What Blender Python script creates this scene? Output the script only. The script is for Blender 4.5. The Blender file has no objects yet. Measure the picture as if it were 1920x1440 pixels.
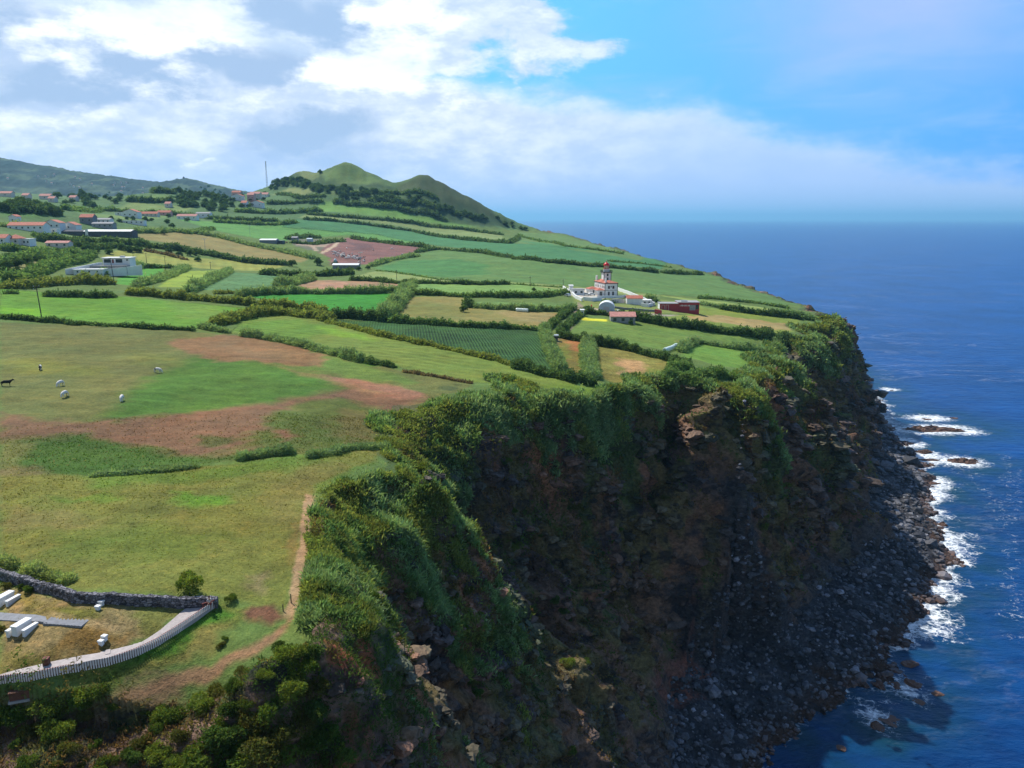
import bpy, math, random
import numpy as np
R = math.radians
rng = np.random.default_rng(7)
random.seed(7)
SC = bpy.context.scene
COL = SC.collection

# ------------------------------------------------------------------ camera
F = 1450.0                       # focal length in pixels of a 1920 px wide frame
PITCH = R(12.07)
CAMZ = 115.0                     # metres above the sea
cam_d = bpy.data.cameras.new('camera')
cam_d.sensor_width = 36.0
cam_d.lens = F / 1920.0 * 36.0
cam_d.clip_start = 0.5
cam_d.clip_end = 200000.0
cam = bpy.data.objects.new('camera', cam_d)
cam.location = (0, 0, CAMZ)
cam.rotation_euler = (math.pi/2 - PITCH, 0, 0)
COL.objects.link(cam)
SC.camera = cam

# ------------------------------------------------------------------ light
SUN_AZ = R(-43.0)                # left of straight ahead
SUN_EL = R(52.0)
sd = Vector = None
from mathutils import Vector, Matrix
sun_dir = Vector((math.sin(SUN_AZ)*math.cos(SUN_EL), math.cos(SUN_AZ)*math.cos(SUN_EL), math.sin(SUN_EL)))
ld = bpy.data.lights.new('sun', 'SUN')
ld.energy = 4.9
ld.angle = R(0.6)
ld.color = (1.0, 0.955, 0.88)
lo = bpy.data.objects.new('sun', ld)
lo.rotation_euler = (-sun_dir).to_track_quat('-Z', 'Y').to_euler()
COL.objects.link(lo)
SC.view_settings.view_transform = 'Standard'
SC.view_settings.look = 'None'
SC.view_settings.exposure = 0.22
SC.view_settings.gamma = 1.0
SC.view_settings.use_curve_mapping = False

# ------------------------------------------------------------------ node helpers
class NT:
    def __init__(s, tree):
        s.t = tree; s.n = tree.nodes; s.l = tree.links
    def new(s, typ, **kw):
        n = s.n.new(typ)
        for k, v in kw.items(): setattr(n, k, v)
        return n
    def put(s, sock, v):
        if v is None: return
        if hasattr(v, 'links') or hasattr(v, 'is_linked'): s.l.new(v, sock)
        else:
            if sock.type == 'RGBA' and len(v) == 3: v = (*v, 1.0)
            sock.default_value = v
    def m(s, op, a, b=None, c=None, clamp=False):
        n = s.new('ShaderNodeMath', operation=op, use_clamp=clamp)
        s.put(n.inputs[0], a); s.put(n.inputs[1], b)
        if c is not None: s.put(n.inputs[2], c)
        return n.outputs[0]
    def vm(s, op, a, b=None, scale=None):
        n = s.new('ShaderNodeVectorMath', operation=op)
        s.put(n.inputs[0], a); s.put(n.inputs[1], b)
        if scale is not None: s.put(n.inputs[3], scale)
        return n.outputs[0]
    def mix(s, f, a, b, blend='MIX'):
        n = s.new('ShaderNodeMix', data_type='RGBA', blend_type=blend)
        s.put(n.inputs[0], f); s.put(n.inputs[6], a); s.put(n.inputs[7], b)
        return n.outputs[2]
    def noise(s, vec, scale, detail=4, rough=0.55, w=None, dist=0.0):
        n = s.new('ShaderNodeTexNoise')
        s.put(n.inputs['Vector'], vec)
        n.inputs['Scale'].default_value = scale; n.inputs['Detail'].default_value = detail
        n.inputs['Roughness'].default_value = rough; n.inputs['Distortion'].default_value = dist
        return n.outputs[0]
    def ramp(s, f, lo, hi, a=0.0, b=1.0, smooth=False):
        n = s.new('ShaderNodeMapRange'); n.clamp = True
        if smooth: n.interpolation_type = 'SMOOTHSTEP'
        s.put(n.inputs[0], f)
        for i, v in enumerate((lo, hi, a, b)): s.put(n.inputs[i+1], v)
        return n.outputs[0]
    def attr(s, name, out=0):
        n = s.new('ShaderNodeAttribute'); n.attribute_name = name
        return n.outputs[out]
    def geo(s, out='Position'):
        return s.new('ShaderNodeNewGeometry').outputs[out]
    def comb(s, x, y, z=0.0):
        n = s.new('ShaderNodeCombineXYZ')
        for i, v in enumerate((x, y, z)): s.put(n.inputs[i], v)
        return n.outputs[0]
    def bump(s, h, strength, dist):
        n = s.new('ShaderNodeBump'); n.inputs['Strength'].default_value = strength
        n.inputs['Distance'].default_value = dist; s.put(n.inputs['Height'], h)
        return n.outputs[0]

def lin(c):
    c = np.asarray(c, float) / 255.0
    return np.where(c <= 0.04045, c/12.92, ((c+0.055)/1.055)**2.4)
def lc(r, g, b, k=1.0):
    v = lin((r, g, b)) * k
    return (float(v[0]), float(v[1]), float(v[2]), 1.0)

def material(name, rough=0.9, spec=0.2):
    m = bpy.data.materials.new(name); m.use_nodes = True
    nt = NT(m.node_tree); b = m.node_tree.nodes['Principled BSDF']
    b.inputs['Roughness'].default_value = rough
    b.inputs['Specular IOR Level'].default_value = spec
    return m, nt, b

def plain(name, rgb, rough=0.8, var=0.18, scale=1.5, metal=0.0, spec=0.3, bump=0.0):
    m, nt, b = material(name, rough, spec)
    n = nt.noise(nt.geo(), scale, 5, 0.6)
    n2 = nt.noise(nt.geo(), scale*9, 3, 0.6)
    k = nt.m('ADD', nt.ramp(n, 0.3, 0.7, 1-var, 1+var*0.6), nt.ramp(n2, 0.3, 0.7, -var*0.4, var*0.4))
    c = nt.vm('SCALE', tuple(rgb[:3]), scale=k)
    nt.put(b.inputs['Base Color'], c)
    b.inputs['Metallic'].default_value = metal
    if bump: nt.put(b.inputs['Normal'], nt.bump(n2, 0.6, bump))
    return m

# ------------------------------------------------------------------ world
def build_world():
    w = bpy.data.worlds.new('World'); SC.world = w; w.use_nodes = True
    nt = NT(w.node_tree); bg = w.node_tree.nodes['Background']
    sky = nt.new('ShaderNodeTexSky', sky_type='NISHITA')
    sky.sun_disc = False; sky.sun_elevation = SUN_EL; sky.sun_rotation = SUN_AZ
    sky.altitude = 100; sky.air_density = 1.0; sky.dust_density = 0.6; sky.ozone_density = 2.2
    base = nt.vm('SCALE', sky.outputs[0], scale=SKY_K)
    tc = nt.new('ShaderNodeTexCoord').outputs['Generated']
    sep = nt.new('ShaderNodeSeparateXYZ'); nt.put(sep.inputs[0], tc)
    X, Y, Z = sep.outputs
    # azimuth and elevation of the view direction, in degrees
    az = nt.m('MULTIPLY', nt.m('ARCTAN2', X, Y), 57.2958)
    el = nt.m('MULTIPLY', nt.m('ARCSINE', Z), 57.2958)
    # billow warp
    v1 = nt.comb(nt.m('MULTIPLY', az, 0.06), nt.m('MULTIPLY', el, 0.11), 0.0)
    wn = nt.new('ShaderNodeTexNoise'); nt.put(wn.inputs['Vector'], v1)
    wn.inputs['Scale'].default_value = 1.6; wn.inputs['Detail'].default_value = 7; wn.inputs['Roughness'].default_value = 0.58
    ws = nt.new('ShaderNodeSeparateColor'); nt.put(ws.inputs[0], wn.outputs['Color'])
    azw = nt.m('ADD', az, nt.m('MULTIPLY', nt.m('SUBTRACT', ws.outputs[0], 0.5), 11.0))
    elw = nt.m('ADD', el, nt.m('MULTIPLY', nt.m('SUBTRACT', ws.outputs[1], 0.5), 6.5))
    def blob(a, e, sa, se, warp=True, p=1.0):
        A = azw if warp else az; E = elw if warp else el
        da = nt.m('DIVIDE', nt.m('SUBTRACT', A, a), sa); de = nt.m('DIVIDE', nt.m('SUBTRACT', E, e), se)
        d = nt.m('ADD', nt.m('MULTIPLY', da, da), nt.m('MULTIPLY', de, de))
        return nt.m('MULTIPLY', nt.m('POWER', 2.71828, nt.m('MULTIPLY', d, -1.0)), p)
    def bsum(lst):
        s = None
        for b in lst:
            o = blob(*b); s = o if s is None else nt.m('ADD', s, o)
        return s
    # where the cloud bank ends: a line falling from upper left to the right
    fine = nt.noise(nt.comb(nt.m('MULTIPLY', az, 0.10), nt.m('MULTIPLY', el, 0.22), 3.0), 3.0, 8, 0.64)
    line = nt.m('SUBTRACT', nt.m('SUBTRACT', CL_A, nt.m('MULTIPLY', azw, CL_B)), elw)
    bank = nt.ramp(nt.m('ADD', line, nt.m('MULTIPLY', nt.m('SUBTRACT', fine, 0.5), 2.2)), -0.9, 1.9, 0, 1, True)
    cirrus = nt.noise(nt.comb(nt.m('MULTIPLY', az, 0.05), nt.m('MULTIPLY', el, 0.22), 9.0), 2.0, 7, 0.62, dist=0.6)
    bl = bsum(CLOUD_BLOBS)
    mask = nt.m('MAXIMUM', bank, nt.m('MULTIPLY', nt.ramp(nt.m('ADD', bl, nt.m('MULTIPLY', nt.m('SUBTRACT', fine, 0.5), 1.3)), 0.35, 0.85, 0, 1, True), 0.95), clamp=True)
    # brightness inside the bank
    br = nt.m('ADD', bsum(BRIGHT), nt.m('MULTIPLY', nt.m('SUBTRACT', fine, 0.5), 2.1))
    dk = nt.m('ADD', bsum(DARK), nt.m('MULTIPLY', nt.m('SUBTRACT', ws.outputs[2], 0.5), 1.5))
    c = nt.mix(nt.ramp(dk, 0.10, 0.85, 0, 1, True), nt.mix(nt.ramp(fine, 0.32, 0.68, 0, 1, True), lc(196, 214, 242), lc(234, 243, 254)), lc(164, 190, 224))
    bank_top = nt.m('MULTIPLY', nt.ramp(line, 0.2, 2.4, 1, 0, True), nt.ramp(az, 2, 30, 0.8, 0.15))
    c = nt.mix(nt.ramp(br, 0.22, 1.3, 0, 1, True), c, (1.18, 1.20, 1.22, 1))
    # bank thins to lilac haze to the right and low down
    thin = nt.ramp(az, -6.0, 20.0, 0, 0.9, True)
    c = nt.mix(thin, c, lc(176, 206, 252))
    c = nt.mix(nt.m('MULTIPLY', bank_top, bank), c, lc(226, 238, 254))
    low = nt.ramp(nt.m('ADD', el, nt.m('MULTIPLY', nt.m('SUBTRACT', fine, 0.5), 3.0)), 0.5, 6.5, 1, 0, True)
    c = nt.mix(nt.m('MULTIPLY', low, 0.8), c, lc(168, 198, 246))
    c = nt.mix(nt.ramp(el, 0.0, 2.2, 0.7, 0, True), c, lc(164, 196, 242))
    blue = nt.mix(nt.ramp(az, 0, 34, 0, 1), lc(112, 200, 255), lc(84, 166, 255))
    blue = nt.mix(nt.m('MULTIPLY', nt.ramp(cirrus, 0.45, 0.8, 0, 1, True), 0.45), blue, lc(165, 200, 245))
    lil = blob(26, 14.0, 9, 5.0)
    blue = nt.mix(nt.m('MULTIPLY', lil, 0.95, clamp=True), blue, lc(168, 192, 244))
    # the clear part keeps the sky model's own gradient, tinted as in the photograph
    lum = nt.new('ShaderNodeRGBToBW'); nt.put(lum.inputs[0], base)
    pic = nt.mix(mask, blue, c)
    vis = nt.ramp(az, 60, 120, 1, 0, True); vis2 = nt.ramp(az, -120, -60, 0, 1, True)
    up = nt.ramp(el, 25, 50, 1, 0, True)
    k = nt.m('MULTIPLY', nt.m('MULTIPLY', vis, vis2), up)
    out = nt.mix(nt.m('MULTIPLY', k, 0.985), base, pic)
    nt.put(bg.inputs[0], out); bg.inputs[1].default_value = 1.0
SKY_K = 0.12
CL_A, CL_B = 9.5, 0.185
def _ae(px, py):
    u = (px-960)/F; v = (720-py)/F; d = Vector((u, math.cos(PITCH)+v*math.sin(PITCH), -math.sin(PITCH)+v*math.cos(PITCH))).normalized()
    return math.degrees(math.atan2(d.x, d.y)), math.degrees(math.asin(d.z))
def _b(px, py, rx, ry, p=1.0):     # a soft patch of sky, centre and size taken from the photograph, kept as a direction
    a, e = _ae(px, py); return (a, e, rx/25.3, ry/26.5, True, p)
CLOUD_BLOBS = [_b(560,10,260,100,1.5), _b(770,40,110,58,1.6), _b(250,0,420,160,1.5), _b(1000,25,60,22,0.75), _b(1085,88,100,20,0.8), _b(1005,132,55,22,0.7), _b(985,60,40,22,0.6)]
BRIGHT = [_b(300,38,150,42,1.15), _b(95,80,75,38,0.8), _b(185,140,50,28,0.6), _b(335,95,45,20,0.8), _b(650,125,75,45,1.15), _b(595,165,50,28,0.7), _b(770,140,85,40,0.85), _b(890,185,100,35,0.45), _b(775,38,80,38,1.1), _b(705,12,35,20,0.7),
          _b(385,150,32,20,0.7), _b(285,195,45,28,0.6), _b(110,225,90,34,0.4), _b(375,308,34,8,0.8), _b(265,300,60,18,0.4), _b(455,205,80,24,0.45), _b(1000,30,60,20,0.5), _b(1085,90,100,18,0.5), _b(1000,130,50,20,0.5)]
DARK = [_b(250,128,100,42,1.6), _b(535,62,95,60,1.7), _b(15,25,90,50,1.0), _b(140,175,80,28,0.8), _b(510,150,55,35,0.9), _b(330,185,60,28,0.7), _b(560,252,110,32,1.2), _b(662,35,35,50,0.9), _b(430,120,40,30,0.5), _b(40,190,60,30,0.5), _b(720,300,140,22,0.35)]
build_world()
# ------------------------------------------------------------------ noise (numpy)
def _hash(ix, iy, seed):
    h = (ix.astype(np.int64)*374761393 + iy.astype(np.int64)*668265263 + seed*1442695041) & 0xffffffff
    h = ((h ^ (h >> 13)) * 1274126177) & 0xffffffff
    h = (h ^ (h >> 16)) & 0xffffffff
    return h
def gnoise(x, y, seed=0):
    x = np.asarray(x, float); y = np.asarray(y, float)
    ix = np.floor(x).astype(np.int64); iy = np.floor(y).astype(np.int64)
    fx = x-ix; fy = y-iy
    u = fx*fx*fx*(fx*(fx*6-15)+10); v = fy*fy*fy*(fy*(fy*6-15)+10)
    def g(dx, dy):
        a = _hash(ix+dx, iy+dy, seed) * (2*np.pi/4294967296.0)
        return np.cos(a)*(fx-dx) + np.sin(a)*(fy-dy)
    a = g(0, 0); b = g(1, 0); c = g(0, 1); d = g(1, 1)
    return (a+(b-a)*u + ((c+(d-c)*u)-(a+(b-a)*u))*v)*1.5
def fbm(x, y, seed=0, oct=4, gain=0.5):
    s = 0; amp = 1.0; f = 1.0
    for i in range(oct):
        s = s + amp*gnoise(x*f+i*17.3, y*f-i*9.1, seed+i)
        amp *= gain; f *= 2.03
    return s
def sstep(a, b, x):
    t = np.clip((x-a)/(b-a), 0, 1)
    return t*t*(3-2*t)

# ------------------------------------------------------------------ pixel <-> world
CP, SP = math.cos(PITCH), math.sin(PITCH)
def ray(px, py):
    u = (np.asarray(px, float)-960)/F; v = (720-np.asarray(py, float))/F
    return u, CP+v*SP, -SP+v*CP
def w_z(px, py, z):              # point of the pixel's ray at height z
    dx, dy, dz = ray(px, py); t = (z-CAMZ)/dz
    return (dx*t, dy*t, z)
def w_y(px, py, y):              # point of the pixel's ray at distance y ahead
    dx, dy, dz = ray(px, py); t = y/dy
    return (dx*t, y, CAMZ+dz*t)

# ------------------------------------------------------------------ the coast
def _pd(px, py, drop):
    p = w_z(px, py, CAMZ-drop); return (p[0], p[1], p[2])
TOP = [(-900,-250,85),(-300,-5,80),(-140,22,77),(-80,35,75)]
TOP += [_pd(*q) for q in [(-200,1400,40.5),(0,1398,41),(200,1372,41),(330,1332,40.3),(430,1282,39.2),(525,1238,37.8),(585,1190,36.3),(610,1100,36.2),(628,970,36.2),(652,926,36.7),(690,900,37.6),(725,876,39.5),(748,850,40.5),(742,825,40),(752,785,39),(800,760,38.5),(850,745,38.5),
    (950,724,39.5),(1010,735,40.5),(1060,747,41.5),(1120,744,42),(1180,726,42.5),(1290,717,43.5),(1360,732,45.5),(1410,706,48.5),(1440,668,51),(1472,646,53),(1500,624,54.5),(1545,606,55.5)]]
TOP += [(178,432,59),(187,470,57),(191,505,57),(203,560,56),(203,620,56),(203,700,57),(201,758,60),(190,850,63),(158,950,70),(118,1050,81),
    (75,1150,93),(30,1250,101),(5,1400,85),(-60,1600,70),(-200,1900,70),(-500,2600,70),(-1500,4500,70)]
TOP = np.array(TOP, float)
BASE = [(-900,-500,8),(-300,-80,8),(-110,-10,8),(-50,14,8),(-12,30,8),(4,46,8),(12,66,8),(18,84,9),(24,104,10),(29,120,10)]
BASE += [_pd(*q) for q in [(1270,1425,105),(1249,1350,105),(1260,1290,105),(1312,1252,105),(1350,1211,105),(1387,1185,105),(1477,1159,105),(1549,1132,105),(1586,1087,106),(1627,1020,106),
    (1650,916,107),(1635,860,108),(1642,790,110)]]
BASE += [(228,478,3),(252,545,3),(262,640,3),(262,760,3),(250,860,3),(225,960,3),(180,1080,3),(120,1200,3),(70,1300,3),(40,1450,3),(0,1650,3),(-100,1950,3),(-400,2650,3),(-1400,4550,3)]
BASE = np.array(BASE, float)
SHORE = [(-900,-560,0),(-300,-120,0),(-90,-40,0),(-20,0,0),(20,34,0),(34,60,0),(38,95,0),(44,118,0)]
SHORE += [_pd(*q) for q in [(1430,1440,115),(1500,1350,115),(1580,1300,115),(1650,1275,115),(1690,1210,115),(1740,1120,115),(1790,1050,115),(1762,1010,115),(1738,954,115),(1745,900,115),(1690,832,115),(1644,772,115)]]
SHORE += [(236,486,0),(258,548,0),(268,640,0),(268,760,0),(255,862,0),(230,964,0),(185,1085,0),(125,1210,0),(75,1310,0),(45,1460,0),(5,1660,0),(-95,1960,0),(-395,2660,0),(-1395,4560,0)]
SHORE = np.array(SHORE, float)
INLAND = [(-9000,9000),(-9000,-3000)]

def poly_dist(x, y, P):
    best = np.full(x.shape, 1e18); zz = np.zeros(x.shape)
    for i in range(len(P)-1):
        ax, ay, az = P[i]; bx, by, bz = P[i+1]
        dx, dy = bx-ax, by-ay; L = dx*dx+dy*dy
        t = np.clip(((x-ax)*dx+(y-ay)*dy)/L, 0, 1)
        d = (x-ax-t*dx)**2+(y-ay-t*dy)**2
        m = d < best
        best = np.where(m, d, best); zz = np.where(m, az+t*(bz-az), zz)
    return np.sqrt(best), zz
def inside(x, y, pts):
    c = np.zeros(np.shape(x), bool); n = len(pts)
    for i in range(n):
        x1, y1 = pts[i][0], pts[i][1]; x2, y2 = pts[(i+1) % n][0], pts[(i+1) % n][1]
        if y1 == y2: continue
        c ^= ((y1 > y) != (y2 > y)) & (x < (x2-x1)*(y-y1)/(y2-y1)+x1)
    return c

# ------------------------------------------------------------------ plateau heights, from things seen in the photograph
ctrl = []
for px, py, z in [(200,1200,89),(350,1130,89.3),(20,1180,90),(0,1288,88.8),(120,1266,88.8),(250,1234,88.8),(60,1160,89.8),(300,900,89),(60,900,90),(560,760,88.5),(700,850,88.0),(100,750,91),(300,690,90),(700,700,88),
    (75,597,93),(350,610,91),(500,620,89.5),(620,600,89.5),(900,600,88),(1000,680,86.5),(1200,650,84),(1130,725,84),(1400,620,77.5),
    (1250,590,82),(1140,556,82.7),(1440,585,74),(1000,545,87),(1290,690,82.5),(780,545,90),(560,545,93),(1420,660,76)]:
    ctrl.append(w_z(px, py, z-125+CAMZ))
for px, py, y in [(180,500,460),(0,545,300),(0,480,420),(0,425,580),(250,440,650),(120,440,620),(300,455,610),(420,470,640),(240,405,850),(60,425,600),
    (340,408,930),(420,418,900),(560,415,980),(700,465,750),(660,500,600),(470,500,560),(330,520,420),(1000,490,620),(1150,505,640),(800,430,1100),
    (950,427,1200),(650,385,1150),(760,395,1150),(850,400,1170),(560,385,1150),(470,378,1320),(430,385,1250),(900,460,860),(330,356,1130),(230,375,1150),
    (150,395,900),(60,385,700),(0,385,720),(120,375,1300),(600,445,900),(1100,460,900),
    (500,352,1400),(520,342,1370),(545,328,1370),(570,321,1370),(597,325,1350),(620,315,1310),(640,307,1300),(652,304,1300),(670,309,1300),(700,329,1290),(740,342,1280),(765,338,1260),(785,330,1250),(797,328,1250),
    (812,334,1250),(840,350,1250),(870,366,1245),(900,382,1240),(935,400,1235),(960,413,1230),(982,424,1225),
    (650,345,1240),(600,345,1250),(570,350,1270),(700,352,1220),(750,355,1220),(795,358,1205),(850,380,1200),(700,365,1190),(620,362,1190)]:
    ctrl.append(w_y(px, py, y))
for px, py, y, dy, dz in [(570,321,1370,90,-28),(650,304,1300,90,-35),(797,328,1250,80,-30),(740,342,1280,90,-25),(870,366,1245,90,-30),(940,403,1235,80,-30),(510,348,1400,100,-25)]:
    p_ = w_y(px, py, y); ctrl.append((p_[0], p_[1]+dy, p_[2]+dz))
ctrl += [(-1200,900,180),(-1500,1500,190),(-900,1600,160),(-500,1750,110),(-200,1600,90),(-300,60,82),(-300,200,90),(-500,400,120),(-900,500,150),(-50,1450,85),(-700,0,90)]
ctrl += [tuple(p) for p in TOP[1:-3]]
ctrl = np.array(ctrl, float)
RC = 12.0
def _phi(d2): return np.sqrt(d2+RC*RC)
_A = _phi((ctrl[:,0][:,None]-ctrl[:,0])**2+(ctrl[:,1][:,None]-ctrl[:,1])**2)
_n = len(ctrl)
_M = np.zeros((_n+1, _n+1)); _M[:_n,:_n] = _A + np.eye(_n)*(-0.4); _M[:_n,_n] = 1; _M[_n,:_n] = 1
_w = np.linalg.solve(_M, np.append(ctrl[:,2], 0))
KNOBS = []
def rbf(x, y):
    s = np.full(x.shape, _w[-1])
    for i in range(_n):
        s += _w[i]*np.sqrt((x-ctrl[i,0])**2+(y-ctrl[i,1])**2+RC*RC)
    return s
_kb = [float(rbf(np.array([k[0][0]]), np.array([k[0][1]]))[0]) for k in KNOBS]
def plateau(x, y):
    s = rbf(x, y)
    for (c, r), b in zip(KNOBS, _kb):
        d2 = ((x-c[0])**2+(y-c[1])**2)/(r*r)
        s = s + (c[2]-b)*np.exp(-d2*1.3)
    return s

# ridges and gullies on the cliff: polyline (x,y,z), slope, sign
RIDGES = [([(-22,74,79),(-13,75,68),(-5,77,55),(3,82,38),(9,92,20)], 1.5),
          ([(-13,112,76),(-5,114,66),(2,118,50),(9,122,34),(18,128,16)], 1.5),
          ([(52,196,72),(58,190,56),(64,190,38),(74,194,12)], 1.4),
          ([(90,262,66),(104,250,50),(112,243,24)], 1.5)]
GULLIES = [([(-19,95,79),(-8,95,54),(4,98,30),(18,104,12)], 1.2),
           ([(-12,142,76),(4,142,54),(16,142,30),(27,143,13)], 1.3),
           ]

def H(x, y, full=False):
    x = np.asarray(x, float); y = np.asarray(y, float)
    r = np.sqrt(x*x+y*y)
    wamp = np.clip(r/60, 0.35, 3.0)
    wx = x + wamp*(fbm(x/26, y/26, 11, 3)*3.2); wy = y + wamp*(fbm(x/26, y/26, 31, 3)*3.2)
    dT, zT = poly_dist(wx, wy, TOP); inT = inside(wx, wy, list(TOP)+INLAND)
    dB, zB = poly_dist(wx, wy, BASE); inB = inside(wx, wy, list(BASE)+INLAND)
    dS, _ = poly_dist(x+fbm(x/12, y/12, 5, 5, 0.6)*4.0, y+fbm(x/12, y/12, 6, 5, 0.6)*4.0, SHORE)
    inS = inside(x+fbm(x/12, y/12, 5, 5, 0.6)*4.0, y+fbm(x/12, y/12, 6, 5, 0.6)*4.0, list(SHORE)+INLAND)
    P = plateau(x, y)
    s = dT/(dT+dB+1e-6)
    cl = fbm(x/9, y/9, 77, 4)
    n1 = fbm(x/38, y/38, 41, 4)
    g = s**1.3*0.6 + 0.4*sstep(0.05, 0.75, s+0.18*n1*s)
    nf = sstep(-10, -22, x)*sstep(76, 64, y); g = g*(1-nf)+nf*(s**2.1)
    zc = zT + (zB-zT)*g
    amp = np.sin(np.pi*np.clip(s, 0, 1))**0.8
    zc = zc + amp*(n1*9+cl*3.2)
    # rock ledges
    q = zc/7.5 + fbm(x/30, y/30, 51, 2)*1.3
    fr = q-np.floor(q)
    led = (np.floor(q)+sstep(0.25, 0.8, fr)-fbm(x/30, y/30, 51, 2)*1.3)*7.5
    zc = zc + (led-zc)*0.7*amp*sstep(0.1, 0.3, s)
    for pl, sl in RIDGES:
        d, z = poly_dist(x, y, np.array(pl, float))
        v = z - d*sl + cl*2
        k = 5.0; h = np.clip(0.5+0.5*(v-zc)/k, 0, 1)
        zc = np.where(inT, zc, zc*(1-h)+v*h + k*h*(1-h))
    for pl, sl in GULLIES:
        d, z = poly_dist(x, y, np.array(pl, float))
        v = z + d*sl + cl*2
        k = 5.0; h = np.clip(0.5-0.5*(v-zc)/k, 0, 1)
        zc = np.where(inT, zc, zc*(1-h)+v*h - k*h*(1-h))
    zb = np.clip(dS/(dS+dB+1e-6), 0, 1)*zB*0.95 + 0.3
    zb = zb + fbm(x/5, y/5, 61, 3)*0.8*np.clip(dS/6, 0, 1)
    zs = -0.35*dS - 0.2
    z = np.where(inT, P, np.where(inB, zc, np.where(inS, zb, zs)))
    # blend inside the lip
    near = fbm(x/7, y/7, 91, 3)*0.25*np.clip(r/80, 0.5, 1) + fbm(x/60, y/60, 92, 2)*0.5 - sstep(1080, 1180, y)*(np.abs(fbm(x/55+y/160, y/90, 93, 4))*5-1.5)*sstep(420, 350, np.abs(x+170))
    z = z + np.where(inT, near, 0)
    z = np.maximum(z, -12)
    if full:
        return z, dict(dT=dT, inT=inT, dB=dB, inB=inB, dS=dS, inS=inS, s=s, cl=cl, n1=n1, P=P)
    return z

_TS = np.concatenate([np.arange(30, 120, 0.6), np.geomspace(120, 2600, 520)])
def hits(pts):                   # pixels -> points on the land (or the sea)
    pts = np.asarray(pts, float)
    out = np.zeros((len(pts), 3))
    for a in range(0, len(pts), 400):
        p = pts[a:a+400]
        dx, dy, dz = ray(p[:,0], p[:,1])
        X = dx[:,None]*_TS; Y = dy[:,None]*_TS; Z = CAMZ+dz[:,None]*_TS
        G = np.maximum(Hf(X, Y), 0)
        below = Z <= G
        i = np.where(below.any(1), below.argmax(1), len(_TS)-1); i = np.maximum(i, 1)
        k = np.arange(len(p))
        e0 = (Z-G)[k, i-1]; e1 = (Z-G)[k, i]
        f = np.clip(e0/(e0-e1+1e-9), 0, 1)
        t = _TS[i-1]+(_TS[i]-_TS[i-1])*f
        out[a:a+400] = np.stack([dx*t, dy*t, CAMZ+dz*t], 1)
    return out
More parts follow.
